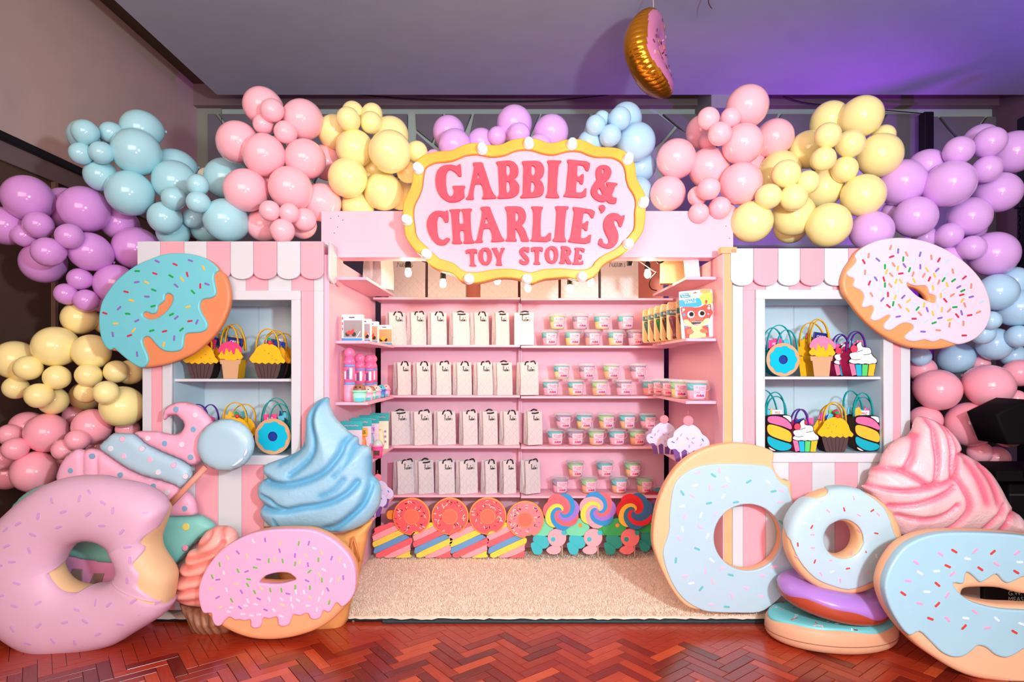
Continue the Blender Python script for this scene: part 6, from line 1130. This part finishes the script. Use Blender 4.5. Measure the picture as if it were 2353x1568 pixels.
GB = [(1880,1068),(1902,1046),(2000,1040),(2100,1046),(2219,1076),(2350,1080),(2480,1070),(2560,1085),(2480,1130),(2350,1148),(2219,1142),(2080,1136),(1960,1115),(1892,1092)]
GS = S_(DRED, [(1825,828,30),(2043,835,-40),(1788,913,25),(1972,928,35),(2175,946,30),(1730,1016,40),(1537,1068,35),(1730,1130,-45),(1690,1210,20),(1880,1257,-45),(2165,1285,30)])+S_((240,160,196), [(1748,845,40),(1942,827,-45),(2180,838,-35),(1610,892,30),(2062,900,30),(1815,956,-40),(1565,996,10),(1785,1077,-55),(1630,1123,15),(1940,1170,30),(1787,1212,45),(2013,1262,-10)])+S_((212,232,238), [(1900,872,10),(1632,952,35),(1725,942,-5),(2195,890,0),(1670,1058,5),(1890,1207,10),(2065,1213,40),(2205,1240,20)])
flat_donut('donut_prop', 'giant oval blue donut with red and pink sprinkles cropped by the frame edge', 'RB', GO, GI, GH, GB, Y, .10, M((236, 184, 144), .5, .3, mottle=.05), M((162, 204, 218), .38, .4, mottle=.04), GS, slen=16, bev=.03, ithick=.05, raise_=.014)
# ---- giant round lilac donut with a bite -----------------------------------
Y = 3.12
LO = [(-95,980),(-105,860),(-85,720),(0,545),(70,470),(160,390),(280,310),(400,265),(520,252),(660,258),(800,290),(920,340),(990,400),(1012,440),(988,500),(962,570),(946,620),(952,680),(978,730),(1022,790),(1050,850),(1040,930),(1030,990),(990,1060),(900,1120),(800,1180),(700,1240),(560,1275),(420,1298),(290,1312),(180,1280),(90,1230),(0,1160),(-60,1080)]
LH = [(365,795),(372,740),(400,690),(440,650),(500,628),(560,622),(630,638),(690,680),(730,740),(738,800),(715,850),(670,885),(610,903),(540,906),(470,895),(410,865)]
LI = [(-95,980),(-105,860),(-85,720),(0,545),(70,470),(160,390),(280,310),(400,265),(520,252),(660,268),(785,296),(870,322),(955,374),(1002,440),(980,500),(952,568),(912,605),(935,650),(912,700),(890,740),(930,790),(915,850),(945,890),(985,930),(1025,990),(990,1060),(900,1120),(800,1180),(700,1240),(560,1275),(420,1298),(290,1312),(180,1280),(90,1230),(0,1160),(-60,1080)]
LIH = [(350,803),(369,739),(400,690),(440,650),(500,628),(560,622),(630,638),(690,680),(730,740),(738,800),(715,850),(670,885),(610,905),(540,917),(458,912),(396,876)]
dn = Donut(pw('R8', crom(LO, 2), Y), pw('R8', crom(LH, 2), Y), Y, .125, .85, 140)
t = thing('donut_prop', 'giant round lilac-pink donut with a bite out of its rim on the dark floor', 'prop donut', (dn.c[0], Y, min(z for _, z in pw('R8', LO, Y))))
put('dough', dn.body(32), M((232, 196, 148), .5, .3, mottle=.05), t)
ic = put('icing', dn.icing(pw('R8', crom(LI, 2), Y), pw('R8', crom(LIH, 2), Y), .009, 26, -.9, 4.0), M((224, 182, 206), .42, .35, mottle=.04), t)
for x, y, a in [(545,340,50),(335,388,60),(262,478,100),(412,452,-20),(560,466,-40),(703,445,90),(880,467,0),(140,525,-30),(380,545,-25),(228,588,25),(640,535,0),(760,570,-50),(75,655,-25),(200,685,80),(105,750,-5),(790,662,0),(805,740,90),(130,880,20),(38,950,-5),(120,1012,15),(790,862,90),(825,985,-40),(680,1005,-45),(265,1128,-45),(418,1110,-10),(540,1102,35),(742,1126,20),(610,1185,-30),(345,1222,65),(105,1150,60),(470,1235,95),(755,326,60),(30,770,0),(940,1015,0),(500,375,90),(640,400,30),(300,700,60),(480,1040,20),(250,1000,-30),(860,1080,30),(590,1000,80),(60,560,-40),(190,1240,10)]:
    X, Z = XZ(*tr('R8', [(x, y)])[0], Y-.1); p, n = dn.surf(X, Z, .0115); sprinkle(ic, p, n, a, .034, (206, 160, 214), .95)
# ---- polka-dot cupcake with lollipop -----------------------------------------
Y = 3.36
t = thing('cupcake_prop', 'polka-dot pink and blue swirl cupcake with a blue lollipop behind the lilac donut', 'prop cupcake', ((330-CX)*Y/F, Y, 0))
CSP, CSB, CSM = M((246, 180, 206), .42, .35, mottle=.03), M((176, 212, 228), .42, .35, mottle=.04), M((130, 208, 196), .42, .35, mottle=.04)
dB, dW, dP = M((124, 174, 204), .5), M((222, 222, 232), .5), M((236, 190, 216), .5)
def tier(nm, pts, y, m, bulge=.035, R=.05, creases=(), reg='CS', th=.05):
    return put(nm, relief(pw(reg, pts, y), y, bulge, R, [(pw(reg, c, y), g, w_) for c, g, w_ in creases], back=.02, sp=.016), m, t)
tier('cup', [(150,600),(365,690),(705,750),(960,740),(940,960),(890,1150),(560,1152),(250,1152),(205,850)], Y+.03, M((228, 150, 196), .45, .3, mottle=.03), reg='R8', bulge=.02)
for q in ([(430,808),(490,808),(485,905),(405,900)], [(560,835),(622,835),(600,905),(530,905)], [(300,790),(355,800),(320,900),(255,890)], [(690,850),(750,845),(720,920),(660,915)]): put('cup_stripe', slab([pw('R8', q, Y)], Y+.003, .02, .002, 1), M((150, 122, 118), .5), t)
tier('lower_icing', [(80,460),(100,400),(160,345),(240,305),(350,295),(600,400),(990,470),(1190,478),(1250,500),(1290,530),(1295,560),(1250,600),(1190,640),(1130,700),(1090,760),(1030,790),(985,770),(950,750),(705,775),(365,715),(150,600)], Y+.035, CSM, reg='R8', bulge=.045)
low = tier('lower_swirl', [(20,1080),(10,960),(40,850),(110,750),(190,680),(260,660),(330,670),(400,655),(490,670),(540,690),(640,760),(740,830),(860,900),(1020,970),(1180,1010),(1340,1060),(1440,1115),(1530,1160),(1590,1230),(1615,1320),(1610,1420),(1400,1440),(1250,1440),(1100,1440),(700,1400),(300,1300),(100,1200)], Y+.01, CSP, creases=[([(328,640),(332,1000),(335,1200)], .018, .010), ([(492,640),(494,1000),(496,1200)], .018, .010)])
mid = tier('middle_swirl', [(500,620),(560,560),(640,490),(700,475),(880,488),(940,520),(990,560),(1050,610),(1140,655),(1260,710),(1380,760),(1480,810),(1540,860),(1565,930),(1560,1000),(1500,1060),(1440,1115),(1340,1065),(1180,1015),(1020,975),(860,905),(740,835),(640,765),(540,695),(500,655)], Y-.005, CSB)
topc = tier('top_curl', [(1580,845),(1655,815),(1680,740),(1740,640),(1790,480),(1795,350),(1740,260),(1660,180),(1560,135),(1440,120),(1330,140),(1260,190),(1230,250),(1230,320),(1260,325),(1290,290),(1340,280),(1400,290),(1450,340),(1470,400),(1440,455),(1380,490),(1290,485),(1180,460),(1080,455),(960,455),(895,480),(940,520),(990,560),(1050,610),(1140,655),(1260,710),(1380,760),(1470,800),(1530,840)], Y-.012, CSP)
def dots(par, lst, y, m, r, reg='CS'):
    for x, yy in lst: put('polka_dot', slab([pw(reg, ell(x, yy, r, r, 20), y)], y, .01, .002, 1), m, par)
dots(topc, [(1370,207),(1570,437),(1240,600),(1537,757)], Y-.049, dB, 32); dots(topc, [(1590,272),(1435,612),(1043,540)], Y-.049, dW, 31)
dots(mid, [(752,550),(770,745),(1070,787),(1343,850)], Y-.042, dP, 31); dots(mid, [(617,660),(977,660),(1165,932),(1478,978)], Y-.042, dW, 33)
dots(low, [(157,913),(400,747),(728,963),(1105,1095),(1470,1350)], Y-.027, dB, 31); dots(low, [(1267,1165)], Y-.027, dW, 32)
lo_ = [o for o in t.children if o.name.startswith('lower_icing')][0]
dots(lo_, [(1115,553)], Y-.012, M((232, 216, 110), .5), 22, 'R8'); dots(lo_, [(1110,680)], Y-.012, M((226, 150, 176), .5), 18, 'R8')
put('lollipop_disc', relief(pw('CS', ell(1942, 618, 330, 303, 48, -8), Y-.09), Y-.085, .045, .07, back=.03, sp=.016), M((174, 212, 226), .3, .45, mottle=.03), t)
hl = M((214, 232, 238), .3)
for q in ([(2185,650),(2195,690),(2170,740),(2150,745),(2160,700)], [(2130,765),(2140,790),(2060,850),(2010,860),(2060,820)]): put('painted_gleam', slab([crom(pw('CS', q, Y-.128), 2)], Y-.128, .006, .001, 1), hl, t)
a, b = [W(*p, Y-.07) for p in tr('CS', [(1715,870), (1280,1330)])]
put('lollipop_stick', tube([a, b], 1, 10, flat=(.016, .008)), M((218, 150, 130), .45), t)
# ---- blue soft ice cream cone ----------------------------------------------
Y = 3.36
t = thing('ice_cream_prop', 'giant blue soft-serve ice cream in a waffle cone beside the booth opening', 'prop ice cream', ((745-CX)*Y/F, Y, PZ))
ICO = [(750,110),(720,97),(660,120),(600,170),(550,240),(528,310),(525,400),(515,500),(500,560),(450,620),(350,670),(230,715),(140,750),(112,790),(125,840),(150,880),(100,910),(65,960),(60,1020),(80,1080),(115,1130),(90,1180),(88,1230),(120,1290),(180,1350),(220,1385),(300,1388),(420,1385),(560,1388),(660,1390),(760,1405),(850,1412),(950,1400),(1050,1360),(1130,1310),(1190,1240),(1240,1150),(1255,1060),(1250,960),(1215,890),(1172,850),(1170,760),(1165,680),(1150,590),(1100,565),(1040,555),(1035,490),(985,465),(940,430),(880,370),(820,310),(780,240),(755,170)]
ICC = [([(730,110),(650,170),(615,260),(620,380),(650,490),(650,600),(600,690),(510,770),(430,830)], .022, .016), ([(975,475),(930,530),(900,620),(850,700),(780,780),(680,840),(560,885),(420,915),(280,915),(150,882)], .034, .017), ([(1165,690),(1170,900),(1120,1080),(1040,1180),(900,1290),(760,1350)], .026, .016), ([(1060,900),(980,990),(860,1060),(700,1110),(560,1130),(420,1160),(280,1165),(110,1132)], .034, .016), ([(150,1030),(230,1060),(300,1110),(380,1140)], .018, .010), ([(525,560),(430,660),(300,730)], .012, .012), ([(940,870),(860,960),(740,1020)], .010, .016), ([(270,1260),(290,1330),(300,1380)], .010, .007), ([(1215,890),(1130,1100),(1000,1230),(830,1380)], .016, .014), ([(1030,560),(950,720),(850,840)], .008, .016)]
put('swirl', relief(pw('IC', ICO, Y), Y, .135, .24, [(pw('IC', c, Y), g, w_) for c, g, w_ in ICC], back=.06, sp=.0095), M2((154, 204, 226), (96, 172, 208), .42, .25, 45), t)
CN = [(606,1210),(700,1222),(790,1226),(856,1194),(846,1222),(834,1290),(806,1390),(786,1447),(700,1449),(664,1380),(630,1290)]
yc = Y+.02
cone = put('waffle_cone', relief([XZ(x, y, yc) for x, y in CN], yc, .10, .16, [([XZ(600, 1236, yc), XZ(720, 1252, yc), XZ(846, 1226, yc)], .012, .008)], back=.04, sp=.014, smooth_n=2), M((236, 168, 98), .5, .3, mottle=.06), t)
for a, b in (((812,1234),(795,1300)), ((812,1234),(826,1290)), ((770,1250),(740,1330)), ((770,1250),(800,1350)), ((716,1250),(690,1330)), ((716,1250),(744,1350)), ((795,1300),(812,1370)), ((826,1290),(800,1372))):
    put('waffle_line', tube([W(*a, yc-.094), W((a[0]+b[0])/2, (a[1]+b[1])/2, yc-.101), W(*b, yc-.096)], .006, 6), M((206, 128, 66), .55), cone)
# ---- pink whipped-cream swirl ------------------------------------------------
Y = 3.30
t = thing('cupcake_prop', 'giant pink whipped-cream swirl cupcake behind the giant blue donut', 'prop cupcake', ((2160-CX)*Y/F, Y, 0))
MRO = [(640,190),(680,165),(760,180),(840,210),(920,260),(990,330),(1050,410),(1080,490),(1075,530),(1110,540),(1190,580),(1280,640),(1370,720),(1430,800),(1490,900),(1540,1000),(1590,1080),(1605,1120),(1660,1150),(1720,1220),(1755,1300),(1762,1385),(1600,1405),(1300,1400),(1000,1390),(700,1390),(470,1390),(400,1330),(330,1230),(250,1100),(170,980),(100,900),(92,878),(130,860),(165,790),(165,750),(200,690),(270,660),(290,590),(330,520),(400,440),(480,390),(560,360),(600,310),(620,250)]
MRC = [([(590,350),(540,440),(470,580),(400,700)], .022, .012), ([(690,200),(720,280),(715,400),(700,600),(655,830)], .026, .012), ([(830,220),(860,330),(850,520),(825,760)], .024, .011), ([(870,250),(930,350),(945,480),(900,640),(890,740)], .022, .011), ([(1080,540),(980,540),(930,620),(890,740)], .026, .012), ([(170,700),(300,690),(400,705),(520,780),(600,830),(760,810),(890,755)], .030, .012), ([(890,755),(950,860),(1000,980),(1000,1100),(930,1220),(820,1340)], .034, .014), ([(130,860),(250,890),(420,890),(600,850),(650,830)], .026, .012), ([(300,1060),(480,1030),(640,970),(760,910),(850,840)], .026, .013), ([(370,1150),(520,1175),(680,1165),(800,1110),(880,1030)], .024, .012), ([(1400,1050),(1290,1160),(1200,1310)], .022, .013), ([(1600,1120),(1460,1150),(1400,1250),(1380,1380)], .022, .013), ([(1200,650),(1270,800),(1320,1000)], .010, .022), ([(1060,620),(1130,800),(1180,1000)], .008, .022)]
put('swirl', relief(pw('MR', MRO, Y), Y, .15, .26, [(pw('MR', c, Y), g, w_) for c, g, w_ in MRC], back=.08, sp=.0105), M2((248, 202, 204), (240, 118, 142), .4, .3, 70, .7), t)
cup = put('cup', relief([XZ(x, y, Y+.02) for x, y in [(2062,1215),(2200,1232),(2352,1222),(2330,1330),(2300,1440),(2120,1446),(2085,1330)]], Y+.02, .11, .16, [([XZ(x, 1240, Y+.02), XZ(x+(2200-x)*.2, 1440, Y+.02)], .016, .012) for x in (2100, 2140, 2180, 2225, 2270, 2310)], back=.06, sp=.016, smooth_n=2), M2((190, 110, 76), (140, 70, 48), .35, .1), t)
# ---- small peach cupcake ---------------------------------------------------------
Y = 3.27
t = thing('cupcake_prop', 'small peach swirl cupcake with a brown pleated cup behind the oval pink donut', 'prop cupcake', ((500-CX)*Y/F, Y, 0))
SO_ = [(350,350),(370,290),(430,210),(500,165),(580,142),(680,145),(740,170),(790,230),(810,300),(840,420),(870,600),(885,800),(860,1000),(700,1080),(500,1085),(340,1075),(240,1062),(130,1022),(72,965),(70,915),(90,875),(65,840),(70,790),(130,720),(150,690),(125,640),(150,590),(200,560),(205,480),(240,430),(340,395)]
SCR = [([(350,375),(460,320),(530,250),(545,190)], .016, .009), ([(205,480),(330,480),(480,440),(640,370),(700,300)], .020, .011), ([(150,595),(280,590),(450,540),(640,480)], .020, .011), ([(130,715),(250,710),(400,690),(640,620)], .022, .011), ([(85,880),(220,860),(350,830),(640,780)], .022, .011), ([(660,160),(690,230),(680,320)], .012, .009), ([(72,965),(200,985),(360,960),(640,900)], .012, .010)]
put('swirl', relief(pw('FD', SO_, Y), Y, .10, .13, [(pw('FD', c, Y), g, w_) for c, g, w_ in SCR], back=.05, sp=.0095), M2((248, 184, 170), (226, 130, 122), .38, .1, 40), t)
put('cup', relief(pw('FD', [(108,1020),(240,1072),(400,1085),(700,1080),(850,1000),(800,1200),(700,1380),(560,1412),(440,1418),(350,1405),(270,1372),(200,1210)], Y+.015), Y+.015, .08, .12, [(pw('FD', c, Y+.015), .014, .009) for c in ([(150,1060),(300,1385)], [(215,1085),(360,1400)], [(290,1100),(425,1412)], [(380,1110),(490,1415)], [(480,1110),(560,1412)], [(600,1100),(640,1390)])], back=.04, sp=.011, smooth_n=2), M2((176, 124, 92), (120, 78, 56), .45, .1), t)
# ---- hanging foil donut balloon ---------------------------------------------------
Y = 4.25
def foil():
    """foil donut: flattened torus hanging almost edge-on, puckered along its rim seam"""
    R, r, h = .285, .125, .115; n, m = 144, 72; V = []
    for i in range(n):
        a = 2*math.pi*i/n
        for j in range(m):
            p = 2*math.pi*j/m; pk = .006*math.cos(24*a*2)*max(0, math.cos(p))**6; rr = R-.13+(.135+pk)*math.cos(p)*(1 if math.cos(p) > 0 else .95)
            V.append((rr*math.cos(a), -h*math.sin(p), rr*math.sin(a)*1.0))
    return V, n, m
V, n, m = foil(); bend = []
for x, y, z in V: bend.append((x, y-1.0*z*z+.045+.10*x*0, z*1.0))
rot = Matrix.Rotation(math.radians(-9), 4, 'Y') @ Matrix.Rotation(math.radians(64), 4, 'Z'); c = Vector(W(1500, 128, Y))
V = [c+rot @ Vector(v) for v in bend]
gold, pinkf = [], []
for i in range(n):
    for j in range(m):
        f = (i*m+j, i*m+(j+1) % m, ((i+1) % n)*m+(j+1) % m, ((i+1) % n)*m+j); p = 2*math.pi*(j+.5)/m; wob = .10*math.sin(5*2*math.pi*i/n)
        (pinkf if .62+wob < p < 2.9 else gold).append(f)
t = thing('foil_balloon', 'gold and pink foil donut balloon hanging edge-on from the ceiling', 'balloon', tuple(c))
def sub(nm, fs, mat):
    ids = sorted({i for f in fs for i in f}); mp = {k: q for q, k in enumerate(ids)}; return put(nm, mesh(nm, [V[i] for i in ids], [[mp[i] for i in f] for f in fs], True), mat, t)
sub('gold_shell', gold, M((240, 160, 40), .16, .5, metal=.85)); pf = sub('pink_icing', pinkf, M((244, 150, 196), .2, .5, metal=.25))
r = random.Random(3)
for k in range(60):
    i, p = r.randrange(n), r.uniform(.9, 2.6); j = int(p/(2*math.pi)*m); q = V[i*m+j]; q2, q3 = V[((i+1) % n)*m+j], V[i*m+(j+1) % m]; nn = (Vector(q2)-Vector(q)).cross(Vector(q3)-Vector(q)); 
    if nn.dot(Vector(q)-c) < 0 and False: nn = -nn
    if nn.x < 0: nn = -nn
    sprinkle(pf, Vector(q)+nn.normalized()*.004, nn, r.uniform(0, 180), .026, r.choice([(120, 40, 80), (250, 236, 240), (250, 180, 80), (214, 60, 130), (80, 40, 70)]))
ztop = max(v.z for v in V); xt = [v for v in V if v.z == ztop][0]
put('string', tube([(xt.x, xt.y, ztop-.005), (xt.x-.006, xt.y, ZS)], .0025, 5), M((226, 210, 206), .5), t)
# ---- stage light and cases at the far side -------------------------------------------
Y = 3.30
BK = M((10, 9, 11), .75, .1)
t = thing('stage_light', 'black moving-head stage light on a case behind the pink whipped-cream swirl', 'stage light', ((2330-CX)*Y/F, Y, .80))
hd = [W(2282, 952, Y), W(2353, 918, Y), W(2420, 930, Y), W(2420, 1020, Y), W(2310, 1022, Y)]
put('head', slab([[(p[0], p[2]) for p in hd]], Y-.02, .22, .012, 2), BK, t); put('yoke_arm', slab([[XZ(x, y, Y) for x, y in [(2346,970),(2356,958),(2400,958),(2400,1095),(2346,1095)]]], Y-.05, .03, .008, 2), BK, t)
put('base', boxm(XZ(2290, 0, Y)[0], XZ(2480, 0, Y)[0], Y, Y+.35, .80-.0+.0, .86, .008), BK, t)
x0 = XZ(2262, 0, 3.6)[0]
t = thing('flight_case', 'black flight case under the stage light behind the whipped-cream swirl', 'case', (x0+.5, 3.75, 0))
put('case_body', boxm(x0, x0+1.1, 3.42, 4.2, .02, .77, .012), BK, t)
for z in (.30, .56, .70): put('steel_trim', boxm(x0-.004, x0+1.1, 3.412, 3.424, z, z+.012, .002), M((70, 70, 76), .3, metal=.7), t)
put('case_latch', boxm(x0+.2, x0+.28, 3.402, 3.415, .52, .60, .003), M((110, 110, 116), .3, metal=.8), t)
Y = 3.02
xa = XZ(2262, 0, Y)[0]
t = thing('black_carton', 'black printed carton showing through the hole of the giant blue donut', 'carton', (xa+.3, Y+.1, 0))
put('carton_body', boxm(xa, xa+.62, Y, Y+.16, .0, .46, .004), M((20, 20, 22), .5), t)
for body, y in (('G.W:', 1364), ('MEAS: 7', 1378)):
    X, Z = XZ(2316, y, Y); me = textm(body, .032, .0006, 'LEFT'); me.transform(Matrix.Translation((X, Y-.001, Z)) @ Matrix.Rotation(math.pi/2, 4, 'X')); put('lettering', me, M((190, 206, 196), .5), t)
for k, y in enumerate((1388, 1393)): 
    X, Z = XZ(2316, y, Y); put('printed_line', boxm(X, X+.08, Y-.001, Y-.0002, Z-.002, Z+.002), M((130, 140, 136), .5), t)
xb = XZ(2218, 0, Y)[0]
t = thing('grey_carton', 'plain grey-brown carton next to the black carton behind the donut hole', 'carton', ((xa+xb)/2-.01, Y+.1, 0)); put('carton_body', boxm(xb-.06, xa-.004, Y+.02, Y+.16, 0, .45, .003), M((140, 122, 112), .6, mottle=.06), t)
# ---- litter on the floor edge -----------------------------------------------
for px, py, c, lab in ((786, 1427, (236, 220, 120), 'tiny crumpled yellow foam scrap on the floor by the oval pink donut'), (812, 1429, (226, 214, 200), 'tiny pale foam scrap on the floor beside the carpet edge')):
    Yq = CH*F/(py-HY); X = (px-CX)*Yq/F; me = relief([(X-.008, .0), (X-.01, .010), (X-.003, .007), (X+.001, .016), (X+.004, .007), (X+.012, .009), (X+.009, 0)], Yq, .006, .006, back=.004, sp=.004, smooth_n=1)
    at_origin('foam_scrap', me, M(c, .6), (X, Yq, 0), label=lab, cat='scrap')
